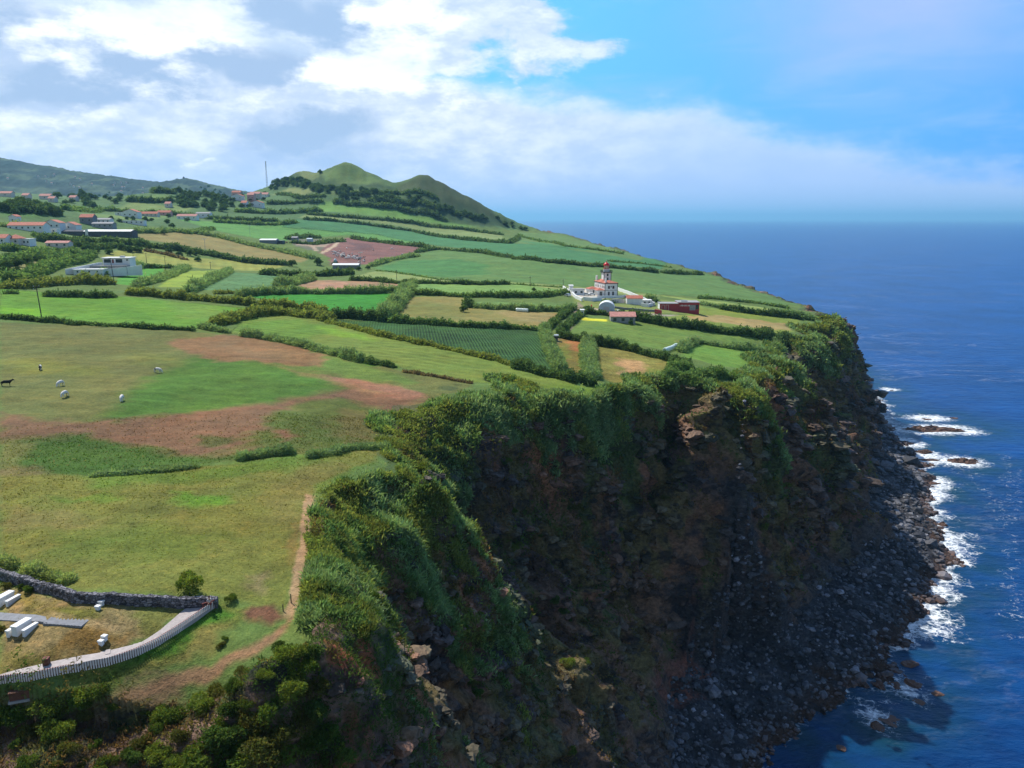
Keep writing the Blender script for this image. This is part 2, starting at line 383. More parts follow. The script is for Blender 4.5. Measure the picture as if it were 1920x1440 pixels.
FIELDS = r'''
P = paint
# far ground under the hills: woods and terraces
P([(0,350),(500,340),(640,300),(1000,430),(560,425),(300,425),(0,440)], (88,118,70), 8)
P([(470,360),(560,310),(650,295),(800,320),(1000,425),(900,425),(700,380),(560,372)], (84,110,62), 10, 8, 30)
P([(640,312),(660,303),(700,335),(745,345),(700,352),(600,345),(600,325)], (104,128,70), 6, 10, 30)
P([(560,320),(600,330),(600,345),(520,345)], (112,126,76), 6, 6, 30)
P([(790,328),(850,350),(900,385),(960,415),(850,395),(740,352)], (76,90,58), 8, 12, 40)
P([(620,352),(690,350),(715,362),(625,368)], (100,124,72), 4)
P([(690,362),(790,368),(830,385),(700,378)], (100,124,72), 4)
P([(505,365),(550,352),(590,358),(560,368)], (128,140,84), 4)
P([(210,395),(260,372),(265,378),(300,385),(370,388),(345,397),(250,402)], (122,142,80), 4)
P([(150,400),(255,396),(330,403),(240,412),(160,405)], (112,138,78), 4)
P([(245,372),(300,365),(325,370),(300,378)], (110,138,72), 3)
P([(0,372),(60,380),(110,395),(70,410),(0,405)], (84,122,62), 5)
P([(640,366),(800,374),(860,384),(960,418),(900,424),(820,406),(740,390),(640,380)], (64,88,54), 6, 10, 30)
P([(700,345),(780,345),(800,332),(880,372),(960,412),(900,395),(800,368)], (84,98,64), 8, 8, 30, k=0.8)
P([(500,348),(560,340),(640,345),(740,350),(740,358),(640,356),(560,352),(510,358)], (66,90,54), 5, 8, 20)
# long strips below the hill
P([(602,378),(650,378),(720,388),(810,408),(880,424),(940,433),(860,424),(760,412),(680,402),(585,396)], (112,152,74), 2)
P([(578,400),(680,408),(780,417),(870,428),(940,438),(945,450),(860,442),(770,428),(680,414),(560,408)], (132,150,92), 1.5)
P([(330,410),(440,418),(480,423),(560,412),(690,425),(860,450),(800,458),(740,455),(690,449),(650,441),(560,442),(530,455),(470,445),(400,432)], (98,146,72), 1.5, row=(70,9,0.12))
P([(552,412),(600,411),(680,421),(775,434),(870,450),(956,456),(1080,468),(1200,486),(1285,497),(1240,505),(1150,497),(1050,487),(960,480),(910,469),(820,461),(745,448),(700,438),(600,432),(530,425)], (78,128,80), 1.5, row=(70,5,0.18))
P([(975,436),(1050,440),(1120,458),(1200,480),(1285,495),(1200,488),(1080,470),(960,455)], (104,134,76), 1.5)
P([(965,448),(1045,460),(1130,470),(1170,477),(1080,468),(1010,461)], (82,132,80), 1)
# brown and yellow fields
P([(255,440),(300,434),(339,431),(405,442),(460,456),(520,467),(560,476),(585,484),(565,492),(520,489),(460,483),(393,468),(339,461),(270,450)], (142,132,80), 1.5)
P([(190,482),(215,470),(260,469),(330,481),(400,486),(470,487),(540,494),(500,508),(400,505),(325,497),(262,494),(240,490)], (146,152,74), 1.2, row=(20,7,0.08))
P([(0,498),(80,484),(120,486),(60,510),(0,512)], (140,138,84), 1)
P([(212,532),(240,510),(268,503),(305,503),(310,510),(275,520),(250,535)], (90,150,56), 0.8)
P([(296,538),(345,509),(405,507),(395,515),(352,540)], (142,164,66), 0.8)
P([(372,543),(432,511),(520,515),(562,530),(540,545),(450,548)], (96,134,84), 0.8, row=(-28,2.2,0.3))
# the feedlot
P([(540,450),(600,448),(640,452),(650,446),(622,470),(596,472),(555,462)], (112,112,92), 1.2, 3, 9)
P([(545,452),(600,455),(640,458),(610,464),(560,460)], (168,150,128), 1.2, 4, 10)
P([(598,474),(640,450),(650,446),(700,450),(790,462),(782,471),(730,484),(694,496),(640,499),(615,498),(622,486)], (132,96,88), 1.2, 3, 14, tuft=0.2)
P([(655,455),(700,458),(690,470),(660,470)], (104,82,80), 2, 8, 10, k=0.7)
P([(598,475),(622,462),(636,450),(643,450),(630,463),(606,476)], (190,168,140), 0.6, 1, 6)
P([(575,458),(590,462),(597,470),(590,471),(585,464)], (178,158,134), 0.6)
# green slope right of the feedlot
P([(696,500),(728,488),(781,479),(822,466),(912,473),(1000,485),(1106,497),(1233,509),(1330,514),(1380,528),(1440,548),(1500,572),(1440,570),(1360,560),(1235,552),(1060,535),(956,528),(820,524),(706,505)], (98,130,70), 1.2, row=(65,8,0.10))
P([(706,502),(760,488),(860,486),(920,500),(905,515),(820,520),(730,510)], (76,128,70), 3, 6, 20, k=0.8)
P([(665,518),(706,506),(820,523),(956,529),(1060,536),(1235,553),(1235,560),(1060,545),(956,533),(744,526)], (136,152,88), 1, row=(60,6,0.1))
P([(770,528),(960,533),(1062,545),(1000,553),(869,550),(775,545)], (122,156,80), 1, row=(70,3.0,0.18))
P([(560,534),(585,525),(655,527),(745,530),(765,533),(745,541),(650,545),(562,544)], (160,130,98), 0.8, 2, 8)
P([(595,531),(650,529),(650,541),(600,543)], (178,138,110), 0.8, 2, 8)
# emerald field and its neighbours
P([(440,553),(500,550),(600,548),(690,546),(748,545),(735,572),(716,594),(690,591),(640,585),(612,582),(560,570),(500,562)], (64,138,48), 0.8, 0.6, 5, row=(75,5,0.10))
P([(735,556),(742,556),(716,594),(706,592)], (96,160,50), 0.6)
P([(745,592),(772,557),(869,556),(869,568),(890,575),(1000,584),(1056,590),(1036,611),(991,613),(900,607),(837,604)], (138,132,74), 0.8)
P([(760,575),(800,565),(860,575),(900,590),(850,600),(780,595)], (118,124,64), 3, 5, 14, k=0.7)
P([(930,582),(1056,588),(1040,610),(960,600)], (158,140,92), 2, 3, 10, k=0.7)
P([(885,566),(1000,568),(1070,575),(1058,585),(1000,579),(900,569)], (112,142,74), 0.7)
# yard and fields by the lighthouse
P([(1075,560),(1110,552),(1190,558),(1240,562),(1320,572),(1300,590),(1200,588),(1130,586),(1085,580)], (128,140,72), 1)
P([(1105,549),(1185,553),(1240,571),(1220,576),(1150,570),(1075,560),(1065,548)], (112,128,78), 0.8)
P([(1060,541),(1110,541),(1150,556),(1120,562),(1075,556)], (206,200,184), 0.7)
P([(1080,575),(1160,583),(1250,590),(1290,592),(1290,595),(1200,591),(1130,588),(1078,580)], (168,158,136), 0.4)
P([(1085,565),(1098,578),(1070,620),(1040,650),(1030,646),(1052,616),(1072,590)], (142,128,104), 0.5, 0.4, 4)
P([(1235,553),(1360,566),(1440,578),(1520,594),(1515,600),(1425,590),(1350,578),(1300,566)], (140,158,82), 0.8)
P([(1296,572),(1350,580),(1430,590),(1500,601),(1492,622),(1425,623),(1360,615),(1300,606),(1230,596),(1290,590)], (126,142,62), 1)
P([(1285,593),(1340,590),(1420,600),(1485,610),(1480,618),(1400,612),(1300,602)], (170,146,96), 1.2, 2.5, 8, k=0.9)
P([(1060,628),(1094,600),(1140,602),(1200,606),(1260,612),(1360,626),(1424,632),(1400,648),(1366,644),(1310,636),(1282,646),(1262,658),(1180,648),(1100,636)], (108,134,62), 0.8, row=(65,4.5,0.06))
P([(1270,640),(1310,630),(1310,638),(1275,650)], (142,134,84), 1, 2, 6, k=0.7)
P([(1095,595),(1138,599),(1138,603),(1090,600)], (208,206,58), 0.4)
P([(1295,652),(1312,646),(1440,664),(1425,682),(1400,692),(1340,684),(1275,668)], (110,146,62), 0.7)
P([(1424,655),(1436,632),(1456,634),(1440,660)], (70,128,74), 0.5, row=(20,2.2,0.3))
P([(1441,659),(1456,635),(1462,636),(1452,662)], (142,134,90), 0.4)
P([(1300,615),(1425,632),(1424,640),(1330,628)], (120,140,64), 1, k=0.4)
P([(1048,636),(1094,640),(1098,680),(1100,706),(1062,694),(1046,660)], (126,116,58), 0.7, 1.0, 5, tuft=0.7)
P([(1058,636),(1096,640),(1094,662),(1072,655)], (168,112,68), 1.2, 1.8, 5, k=0.95)
P([(1045,655),(1062,650),(1068,672),(1052,676)], (92,122,44), 1.5, 1.5, 5, k=0.6)
P([(1117,645),(1189,657),(1290,688),(1262,712),(1200,722),(1150,718),(1120,706)], (128,124,62), 0.7, 1.0, 6, tuft=0.9)
P([(1165,672),(1210,680),(1200,700),(1170,705),(1160,690)], (176,138,98), 1.2, 2.4, 6, k=0.8)
P([(1215,690),(1270,700),(1262,716),(1220,716)], (112,128,52), 1.5, 1.5, 6, k=0.7)
P([(1290,720),(1370,722),(1398,734),(1360,740),(1300,738)], (134,136,70), 1)
# dark maize and the long green field
P([(628,600),(720,602),(837,610),(1000,619),(1026,622),(1032,660),(1040,694),(1000,690),(962,680),(900,663),(800,643),(712,623)], (58,92,46), 0.8, row=(8,0.95,0.22), tuft=0.8)
P([(430,625),(462,592),(520,586),(600,596),(666,617),(775,642),(900,669),(1000,696),(1100,716),(1118,726),(1100,742),(1040,735),(960,722),(890,718),(800,702),(741,686),(681,674),(600,652),(509,633),(450,627)], (114,132,58), 0.8, row=(66,3.6,0.10))
P([(440,622),(470,600),(560,598),(640,618),(560,640),(500,630)], (96,136,48), 3, 4, 14, k=0.7)
P([(600,612),(680,628),(700,640),(620,628)], (118,160,48), 2, 2, 10, k=0.7)
P([(980,722),(1100,722),(1130,735),(1100,746),(1010,738)], (96,124,42), 1.5, 2, 8, k=0.7)
# bright field on the left
P([(0,541),(60,546),(130,552),(215,556),(236,556),(325,566),(420,574),(470,578),(440,590),(405,606),(368,616),(300,613),(200,607),(75,599),(0,594)], (98,142,46), 0.8, row=(80,3.2,0.08))
P([(300,565),(420,576),(440,590),(400,605),(340,598)], (118,146,64), 3, 5, 14, k=0.6)
P([(0,575),(75,580),(75,592),(0,590)], (112,168,34), 2, 3, 12, k=0.7)
P([(0,529),(40,526),(60,541),(0,540)], (116,144,62), 1)
# cow pasture
P([(0,604),(120,608),(280,618),(365,622),(450,630),(510,642),(600,660),(681,678),(760,698),(890,720),(860,735),(800,750),(720,832),(600,850),(400,866),(160,893),(0,890)], (108,112,60), 0.6, 0.5, 5, tuft=0.35)
P([(0,680),(100,675),(200,690),(180,705),(0,700)], (124,126,52), 3, 4, 16, k=0.7)
P([(240,660),(330,668),(380,690),(300,690)], (122,128,56), 3, 3, 14, k=0.6)
P([(372,668),(440,672),(520,682),(600,700),(640,716),(620,730),(520,752),(400,766),(250,790),(170,800),(210,770),(240,738),(290,705)], (80,116,42), 2.4, 2.0, 6, k=0.95)
P([(500,650),(640,672),(740,700),(790,716),(760,722),(640,704),(520,682)], (98,124,54), 1.6, 2, 8, k=0.9)
P([(655,672),(740,682),(740,690),(690,686)], (84,140,42), 1, 1, 6, k=0.8)
P([(0,776),(60,782),(130,795),(190,790),(260,782),(340,774),(420,765),(490,757),(545,748),(620,738),(680,722),(730,730),(800,745),(762,776),(712,776),(680,758),(640,748),(590,752),(540,765),(500,780),(506,800),(470,812),(472,838),(430,846),(372,858),(300,846),(240,836),(160,822),(60,818),(0,825)], (124,92,68), 1.8, 2.2, 5, k=0.95)
P([(600,702),(660,710),(760,728),(800,745),(740,748),(660,730)], (150,108,84), 1.0, 1.2, 5, k=0.9)
P([(310,640),(420,626),(500,634),(560,645),(605,668),(600,688),(540,686),(470,676),(420,680),(330,655)], (138,104,72), 1.6, 2.6, 6, k=0.9)
P([(490,680),(600,704),(740,742),(700,738),(600,712)], (134,112,72), 1.2, 1.5, 6, k=0.7)
P([(510,800),(525,770),(590,752),(650,752),(700,765),(735,782),(725,825),(640,838),(560,845),(470,840),(475,815)], (88,102,46), 1.6, 2.6, 6, k=0.9)
P([(510,805),(540,806),(555,820),(530,828)], (132,92,70), 1, 1.5, 4, k=0.9)
P([(650,765),(730,785),(720,820),(640,830),(620,800)], (116,98,60), 2, 2.4, 5, k=0.6)
P([(360,820),(440,815),(440,830),(360,834)], (82,92,44), 1.2, 2.5, 5, k=0.8)
P([(60,825),(160,815),(240,836),(300,848),(380,860),(470,852),(470,858),(380,872),(270,884),(160,892),(60,896),(40,860)], (66,98,36), 1.3, 1.8, 6, k=0.9)
P([(0,870),(60,880),(70,930),(0,950)], (134,112,78), 1.5, 3, 5, k=0.6)
# near field
P([(0,893),(160,894),(271,886),(375,876),(500,866),(640,848),(730,840),(700,865),(640,892),(590,925),(570,965),(560,1020),(552,1080),(540,1145),(430,1120),(400,1112),(260,1108),(150,1104),(60,1075),(0,1060)], (116,118,54), 0.5, 0.4, 5, tuft=0.3)
P([(160,895),(400,876),(640,850),(560,880),(400,900),(200,915)], (96,122,46), 1.2, 1.6, 6, k=0.8)
P([(320,925),(420,930),(440,945),(340,950)], (98,142,40), 1.0, 1.4, 5, k=0.8)
P([(100,930),(240,930),(180,950)], (88,122,40), 1.2, 2, 5, k=0.7)
P([(0,950),(120,960),(200,985),(120,1000),(0,980)], (134,120,70), 1.4, 2, 4, k=0.6)
P([(520,880),(640,870),(580,940),(560,1000),(500,960)], (128,120,66), 2, 2.5, 6, k=0.6)
P([(100,1000),(300,985),(440,1010),(300,1050),(130,1040)], (96,116,44), 2, 2.5, 5, k=0.6)
P([(150,1085),(300,1095),(420,1105),(420,1120),(250,1112),(150,1108)], (128,130,62), 0.8, 1, 4, k=0.8)
P([(460,1080),(500,1075),(490,1110),(470,1110)], (150,126,88), 0.6, 1, 3, k=0.7)
P([(540,1040),(560,980),(566,1000),(556,1060)], (140,106,62), 0.6, 1, 3, k=0.6)
# viewpoint lawn, slope and tracks
P([(0,1095),(100,1118),(260,1128),(345,1136),(300,1180),(240,1215),(120,1245),(0,1275)], (132,118,78), 0.4, 0.5, 3, tuft=1.0)
P([(0,1110),(90,1125),(160,1150),(60,1148),(0,1140)], (114,106,48), 0.5, 1.4, 3, k=0.8)
P([(100,1140),(210,1130),(180,1165),(120,1150)], (100,104,40), 0.5, 1.2, 3, k=0.8)
P([(250,1135),(345,1137),(300,1190),(250,1185),(265,1150)], (110,112,54), 0.5, 1.2, 3, k=0.9)
P([(130,1180),(200,1200),(250,1200),(180,1235),(100,1225)], (118,92,42), 0.5, 1.2, 3, k=0.8)
P([(0,1225),(90,1215),(120,1240),(0,1262)], (108,106,44), 0.5, 1.2, 3, k=0.8)
P([(140,1170),(210,1165),(240,1185),(160,1190)], (162,140,98), 0.5, 1.2, 3, k=0.8)
P([(415,1125),(540,1145),(520,1155),(470,1160),(380,1200),(290,1258),(200,1285),(0,1300),(0,1280),(120,1255),(260,1225),(345,1180)], (102,112,50), 0.4, 0.6, 3, tuft=1.0)
P([(410,1135),(440,1150),(380,1190),(300,1230),(200,1262),(260,1228),(345,1180)], (62,108,32), 0.5, 0.8, 3, k=0.85)
P([(400,1175),(440,1170),(400,1215),(320,1240),(260,1262),(330,1220)], (132,122,66), 0.5, 0.8, 3, k=0.8)
P([(462,1142),(520,1138),(540,1156),(500,1172),(470,1160)], (112,78,58), 0.5, 0.7, 3)
P([(540,1140),(545,1165),(500,1190),(440,1225),(380,1245),(330,1265),(270,1285),(215,1310),(200,1330),(230,1345),(330,1300),(420,1262),(480,1225),(530,1190)], (150,120,88), 0.3, 0.5, 3)
P([(200,1310),(300,1270),(330,1300),(240,1345),(200,1360),(140,1380),(0,1400),(0,1440),(120,1440),(200,1400),(340,1320),(300,1262),(220,1290)], (134,104,80), 0.4, 0.9, 3, k=0.8)
P([(574,925),(590,930),(582,970),(578,1020),(570,1070),(560,1120),(550,1155),(534,1152),(544,1110),(554,1060),(564,1010),(566,965)], (172,140,102), 0.15, 0.25, 2)
P([(590,915),(640,888),(700,865),(706,868),(640,895),(590,930)], (104,132,54), 0.5, 0.6, 4, k=0.7)
'''
# ------------------------------------------------------------------ the land as one sheet, spaced finely near and coarsely far
TH = np.linspace(R(-62), R(52), 1120)
RR = np.concatenate([np.linspace(16, 44, 50, endpoint=False), np.geomspace(44, 520, 640, endpoint=False), np.geomspace(520, 2700, 190, endpoint=False), np.geomspace(2700, 7000, 20)])
GX = RR[:,None]*np.sin(TH)[None,:]; GY = RR[:,None]*np.cos(TH)[None,:]
GZ, INF = H(GX.ravel(), GY.ravel(), True)
GZ = GZ.reshape(GX.shape)
_ri = np.arange(len(RR))
def Hf(x, y):                    # height of the land from the sheet
    x = np.asarray(x, float); y = np.asarray(y, float)
    r = np.sqrt(x*x+y*y); th = np.arctan2(x, y)
    i = np.clip(np.interp(r, RR, _ri), 0, len(RR)-1.001); j = np.clip((th-TH[0])/(TH[1]-TH[0]), 0, len(TH)-1.001)
    i0 = i.astype(int); j0 = j.astype(int); u = i-i0; v = j-j0
    return (GZ[i0,j0]*(1-u)*(1-v)+GZ[i0+1,j0]*u*(1-v)+GZ[i0,j0+1]*(1-u)*v+GZ[i0+1,j0+1]*u*v)
def h1(x, y): return float(Hf(np.array([x]), np.array([y]))[0])
def at(px, py):
    p = hits([(px, py)])[0]; return Vector((float(p[0]), float(p[1]), float(p[2])))

def mesh_from(name, co, faces_flat, counts, mats, smooth=False, attrs=None, mat_idx=None):
    me = bpy.data.meshes.new(name)
    co = np.asarray(co, np.float32)
    me.vertices.add(len(co)); me.vertices.foreach_set('co', co.ravel())
    ff = np.asarray(faces_flat, np.int32); cn = np.asarray(counts, np.int32)
    me.loops.add(len(ff)); me.loops.foreach_set('vertex_index', ff)
    me.polygons.add(len(cn)); st = np.zeros(len(cn), np.int32); st[1:] = np.cumsum(cn)[:-1]
    me.polygons.foreach_set('loop_start', st)
    me.polygons.foreach_set('use_smooth', np.full(len(cn), smooth))
    if mat_idx is not None: me.polygons.foreach_set('material_index', np.asarray(mat_idx, np.int32))
    for m in (mats if isinstance(mats, (list, tuple)) else [mats]): me.materials.append(m)
    if attrs:
        for k, v in attrs.items():
            v = np.asarray(v, np.float32)
            if v.ndim == 2:
                a = me.attributes.new(k, 'FLOAT_COLOR', 'POINT')
                if v.shape[1] == 3: v = np.concatenate([v, np.ones((len(v), 1), np.float32)], 1)
                a.data.foreach_set('color', v.ravel())
            else:
                a = me.attributes.new(k, 'FLOAT', 'POINT'); a.data.foreach_set('value', v)
    me.update(); me.validate()
    return me
def link(name, me, parent=None, loc=None, label=None, cat=None, group=None, kind=None):
    o = bpy.data.objects.new(name, me); COL.objects.link(o)
    if parent: o.parent = parent
    if loc is not None: o.location = loc
    tag(o, label, cat, group, kind)
    return o
def tag(o, label=None, cat=None, group=None, kind=None):
    if label: o['label'] = label
    if cat: o['category'] = cat
    if group: o['group'] = group
    if kind: o['kind'] = kind
    return o

# ---- colours of the land
def soft_poly(pts, feather, seed=0, wob=0.0, scale=8.0, world=None):
    W = hits(pts)[:, :2] if world is None else np.array(world, float)
    x, y = GX.ravel(), GY.ravel()
    lo = W.min(0)-feather*3-wob*2; hi = W.max(0)+feather*3+wob*2
    idx = np.where((x > lo[0]) & (x < hi[0]) & (y > lo[1]) & (y < hi[1]))[0]
    if len(idx) == 0: return idx, np.zeros(0)
    xs, ys = x[idx], y[idx]
    if wob:
        xs = xs + fbm(xs/scale, ys/scale, seed+3, 4)*wob; ys = ys + fbm(x[idx]/scale, ys/scale, seed+9, 4)*wob
    ins = inside(xs, ys, W)
    Q = np.concatenate([np.column_stack([W, np.zeros(len(W))]), [[W[0,0], W[0,1], 0]]])
    d, _ = poly_dist(xs, ys, Q)
    sd = np.where(ins, d, -d)
    return idx, np.clip(sd/max(feather, 0.01)*0.5+0.5, 0, 1)
N = GX.size
x, y = GX.ravel(), GY.ravel(); z = GZ.ravel()
rr = np.sqrt(x*x+y*y)
A = 0.80                                            # display value -> albedo
def C(r, g, b): return lin((r, g, b))*A
colr = np.tile(C(100, 122, 62), (N, 1))
rows = np.zeros(N); rowp = np.zeros(N); rock = np.zeros(N); rough = np.zeros(N)
def paint(pts, c, feather=0.6, wob=0.0, scale=8.0, k=1.0, seed=0, row=None, tuft=None, world=None):
    idx, m = soft_poly(pts, feather, seed, wob, scale, world)
    m = m*k
    colr[idx] = colr[idx]*(1-m[:,None])+C(*c)*m[:,None]
    if row:
        a, period, amt = row; a = R(a)
        rowp[idx] = np.where(m > 0.5, (x[idx]*math.cos(a)+y[idx]*math.sin(a))/period, rowp[idx])
        rows[idx] = np.where(m > 0.5, amt, rows[idx])
    if tuft is not None: rough[idx] = rough[idx]*(1-m)+tuft*m
exec(FIELDS)
inT = INF['inT']; dT = INF['dT']; s = INF['s']; dS = INF['dS']; inB = INF['inB']; inS = INF['inS']; dB = INF['dB']
# broad and fine natural variation on grass
v = fbm(x/25, y/25, 201, 4)*0.10 + fbm(x/3.2, y/3.2, 202, 3)*0.07*np.clip(160/rr, 0.2, 1)
colr *= (1+v)[:,None]
hue = fbm(x/13, y/13, 203, 4)
colr[:,0] *= 1+hue*0.10; colr[:,2] *= 1-hue*0.06
# the cliff
cliff = (~inT) & inB
n3 = fbm(x/6, y/6, 210, 5); n4 = fbm(x/17, z/9, 211, 4); n5 = fbm(x/22+z/60, y/22, 212, 4)
strata = fbm(z/2.4+fbm(x/30, y/30, 215, 2)*2, x/90, 213, 3)
cc = np.tile(np.array([0.185, 0.110, 0.068]), (N, 1))              # brown earth and scree
def over(mask, c): 
    global cc
    mask = np.clip(mask, 0, 1)[:,None]; cc = cc*(1-mask)+np.array(c)*mask
over(sstep(0.0, 0.5, n5)*0.9, (0.095, 0.072, 0.062))               # basalt
over(sstep(0.25, 0.6, n4)*0.8, (0.045, 0.046, 0.054))
over(sstep(0.15, 0.5, strata+n3*0.3)*0.6, (0.22, 0.105, 0.055))   # red ash layers
over(sstep(0.30, 0.62, fbm(x/14, y/14, 216, 4)+strata*0.3)*sstep(0.5, 0.2, s)*0.9, (0.42, 0.18, 0.085))
over(sstep(-0.05, 0.35, fbm(x/11, y/11, 217, 4)+0.25-np.abs(s-0.45))*0.8, (0.135, 0.118, 0.045))  # dry grass
over(sstep(0.05, 0.4, fbm(x/15, y/15, 218, 4)+0.35-s*0.9)*0.8, (0.065, 0.105, 0.030))  # green
over(sstep(0.78, 0.98, s)*0.7, (0.055, 0.05, 0.048))
cc *= 1.22
_nf = sstep(-8, -18, x)*sstep(80, 64, y)
_soil = np.array([0.235, 0.150, 0.105])*(1+fbm(x/1.6, y/1.6, 220, 4)*0.35)[:,None]
_g = sstep(-0.05, 0.35, fbm(x/3.5, y/3.5, 221, 4))[:,None]; _soil = _soil*(1-_g)+np.array([0.075, 0.095, 0.030])*_g
cc = cc*(1-_nf[:,None])+_soil*_nf[:,None]
colr = np.where(inT[:,None], colr, cc)
rock = np.where(cliff, 1.0, rock)
# the boulder beach and what lies under the water
beach = (~inB) & (~inT)
bc = np.tile(np.array([0.050, 0.050, 0.056]), (N, 1))*(1+n3*0.5)[:,None]
w_ = sstep(7, 1, dS)*inS; bc = bc*(1-w_[:,None])+np.array([0.075, 0.045, 0.032])*w_[:,None]
colr = np.where(beach[:,None], bc, colr)
rock = np.where(beach, 0.8, rock)
# rim: vegetation colour just inside the edge
rim = inT & (dT < 4) & (rr > 115)
colr[rim] = colr[rim]*0.4+np.array([0.06, 0.09, 0.035])*0.6
_k = dict(feather=0.4, wob=1.2, scale=4)
paint([(622,965),(695,965),(690,1005),(655,1045),(625,1020)], (190,112,72), k=0.95, **_k)
paint([(640,1040),(665,1030),(665,1110),(645,1120)], (150,104,74), k=0.85, **_k)
paint([(612,1195),(695,1205),(700,1270),(640,1280),(612,1240)], (186,112,78), k=0.95, **_k)
paint([(590,1440),(650,1330),(700,1350),(650,1440)], (176,112,80), k=0.9, **_k)
paint([(840,1250),(900,1330),(930,1440),(890,1440)], (150,112,60), k=0.6, **_k)
paint([(1240,1225),(1305,1205),(1335,1250),(1275,1330),(1240,1300)], (150,100,84), k=0.9, feather=1.0, wob=2.5, scale=7)
paint([(1392,742),(1442,752),(1436,802),(1408,792)], (196,150,112), k=0.9, feather=0.8, wob=1.5, scale=5)
paint([(1510,800),(1560,790),(1580,840),(1530,850)], (120,78,58), k=0.8, feather=1.5, wob=4, scale=8)
colr = np.clip(colr, 0.01, 0.9)
# ledges pushed outwards so that the face overhangs in places
px_ = x.copy(); py_ = y.copy()
gx = np.gradient(GZ, axis=1); 
off = (fbm(x/9+z/8, z/5+y/13, 301, 5, 0.6)*2.5+np.abs(fbm(x/5, z/3+y/5, 302, 4))*1.6)*np.sin(np.pi*np.clip(s, 0, 1))*cliff*np.clip(rr/140, 0.5, 1.6)
px_ += off*0.75; py_ -= off*0.5
n_r, n_t = GX.shape
ii = np.arange(n_r*n_t).reshape(n_r, n_t)
a = ii[:-1,:-1].ravel(); b = ii[:-1,1:].ravel(); c_ = ii[1:,1:].ravel(); d_ = ii[1:,:-1].ravel()
keep = np.maximum.reduce([z[a], z[b], z[c_], z[d_]]) > -6
quads = np.stack([a, b, c_, d_], 1)[keep]
used = np.zeros(N, bool); used[quads.ravel()] = True
remap = np.cumsum(used)-1
quads = remap[quads]

def ground_material():
    m, nt, b = material('land', 0.95, 0.12)
    base = nt.attr('col'); rk = nt.attr('rock', 2); rw = nt.attr('rows', 2); rp = nt.attr('rowp', 2); tf = nt.attr('tuft', 2)
    pos = nt.geo()
    cd = nt.new('ShaderNodeCameraData')
    # detail of the turf, three sizes
    n1 = nt.noise(pos, 2.2, 3, 0.65); n2 = nt.noise(pos, 0.35, 3, 0.6); n3 = nt.noise(pos, 7.0, 2, 0.7)
    k = nt.m('ADD', nt.ramp(n1, 0.32, 0.68, -0.20, 0.20), nt.ramp(n2, 0.3, 0.7, -0.14, 0.14))
    k = nt.m('ADD', k, nt.ramp(n3, 0.3, 0.7, -0.22, 0.22))
    mow = nt.noise(nt.vm('MULTIPLY', pos, (0.05, 0.6, 0.3)), 1.0, 4, 0.65); mow2 = nt.noise(pos, 0.07, 4, 0.6)
    k = nt.m('ADD', k, nt.m('ADD', nt.ramp(mow, 0.3, 0.7, -0.13, 0.13), nt.ramp(mow2, 0.35, 0.65, -0.12, 0.12)))
    k = nt.m('MULTIPLY', k, nt.m('ADD', 0.8, nt.m('MULTIPLY', tf, 0.8)))
    # sown rows
    wob = nt.m('MULTIPLY', nt.noise(pos, 0.4, 2), 0.7)
    sn = nt.m('SINE', nt.m('ADD', nt.m('MULTIPLY', rp, 6.28318), wob))
    rw = nt.m('MULTIPLY', rw, nt.ramp(nt.noise(pos, 0.045, 3, 0.6), 0.35, 0.6, 0.35, 1.15))
    k = nt.m('ADD', k, nt.m('MULTIPLY', sn, rw))
    k = nt.m('ADD', 1.0, k)
    # dry straw flecks
    st = nt.m('MULTIPLY', nt.ramp(nt.noise(pos, 1.1, 4, 0.7), 0.52, 0.66, 0, 1), nt.m('MULTIPLY', nt.m('SUBTRACT', 1.0, rk, clamp=True), 0.26))
    c = nt.vm('SCALE', base, scale=k)
    c = nt.mix(st, c, nt.vm('MULTIPLY', c, (1.75, 1.30, 1.15)))
    worn = nt.m('MULTIPLY', nt.ramp(nt.noise(pos, 0.16, 5, 0.7), 0.56, 0.70), 0.35)
    c = nt.mix(worn, c, nt.vm('MULTIPLY', c, (1.55, 1.08, 0.95)))
    # rock detail: cracks, facets, dark hollows of bare basalt, pale crust
    sc = nt.vm('MULTIPLY', pos, (1.0, 1.0, 1.7))
    vo = nt.new('ShaderNodeTexVoronoi', feature='F1'); nt.put(vo.inputs['Vector'], sc); vo.inputs['Scale'].default_value = 0.55
    r1 = nt.noise(sc, 0.9, 5, 0.7)
    rc = nt.vm('SCALE', base, scale=nt.ramp(r1, 0.3, 0.7, 0.45, 1.6))
    rc = nt.mix(nt.ramp(nt.noise(sc, 0.16, 4, 0.65), 0.52, 0.62, 0, 0.75), rc, (0.030, 0.030, 0.036, 1))
    rc = nt.mix(nt.ramp(nt.noise(nt.vm('MULTIPLY', pos, (0.6, 0.6, 2.2)), 0.5, 4, 0.7), 0.60, 0.70, 0, 0.6), rc, (0.16, 0.15, 0.145, 1))
    c = nt.mix(nt.m('GREATER_THAN', rk, 0.45), c, rc)
    nt.put(b.inputs['Base Color'], c)
    hb = nt.m('ADD', nt.m('MULTIPLY', r1, 1.2), nt.m('MULTIPLY', vo.outputs[0], 0.5))
    hg = nt.m('ADD', nt.m('MULTIPLY', n3, 0.05), nt.m('ADD', nt.m('MULTIPLY', n1, 0.12), nt.m('MULTIPLY', nt.m('MULTIPLY', sn, rw), 0.5)))
    hh = nt.m('ADD', nt.m('MULTIPLY', hb, rk), nt.m('MULTIPLY', hg, nt.m('SUBTRACT', 1.0, rk)))
    nt.put(b.inputs['Normal'], nt.bump(hh, 1.0, 1.3))
    return m
mat_land = ground_material()
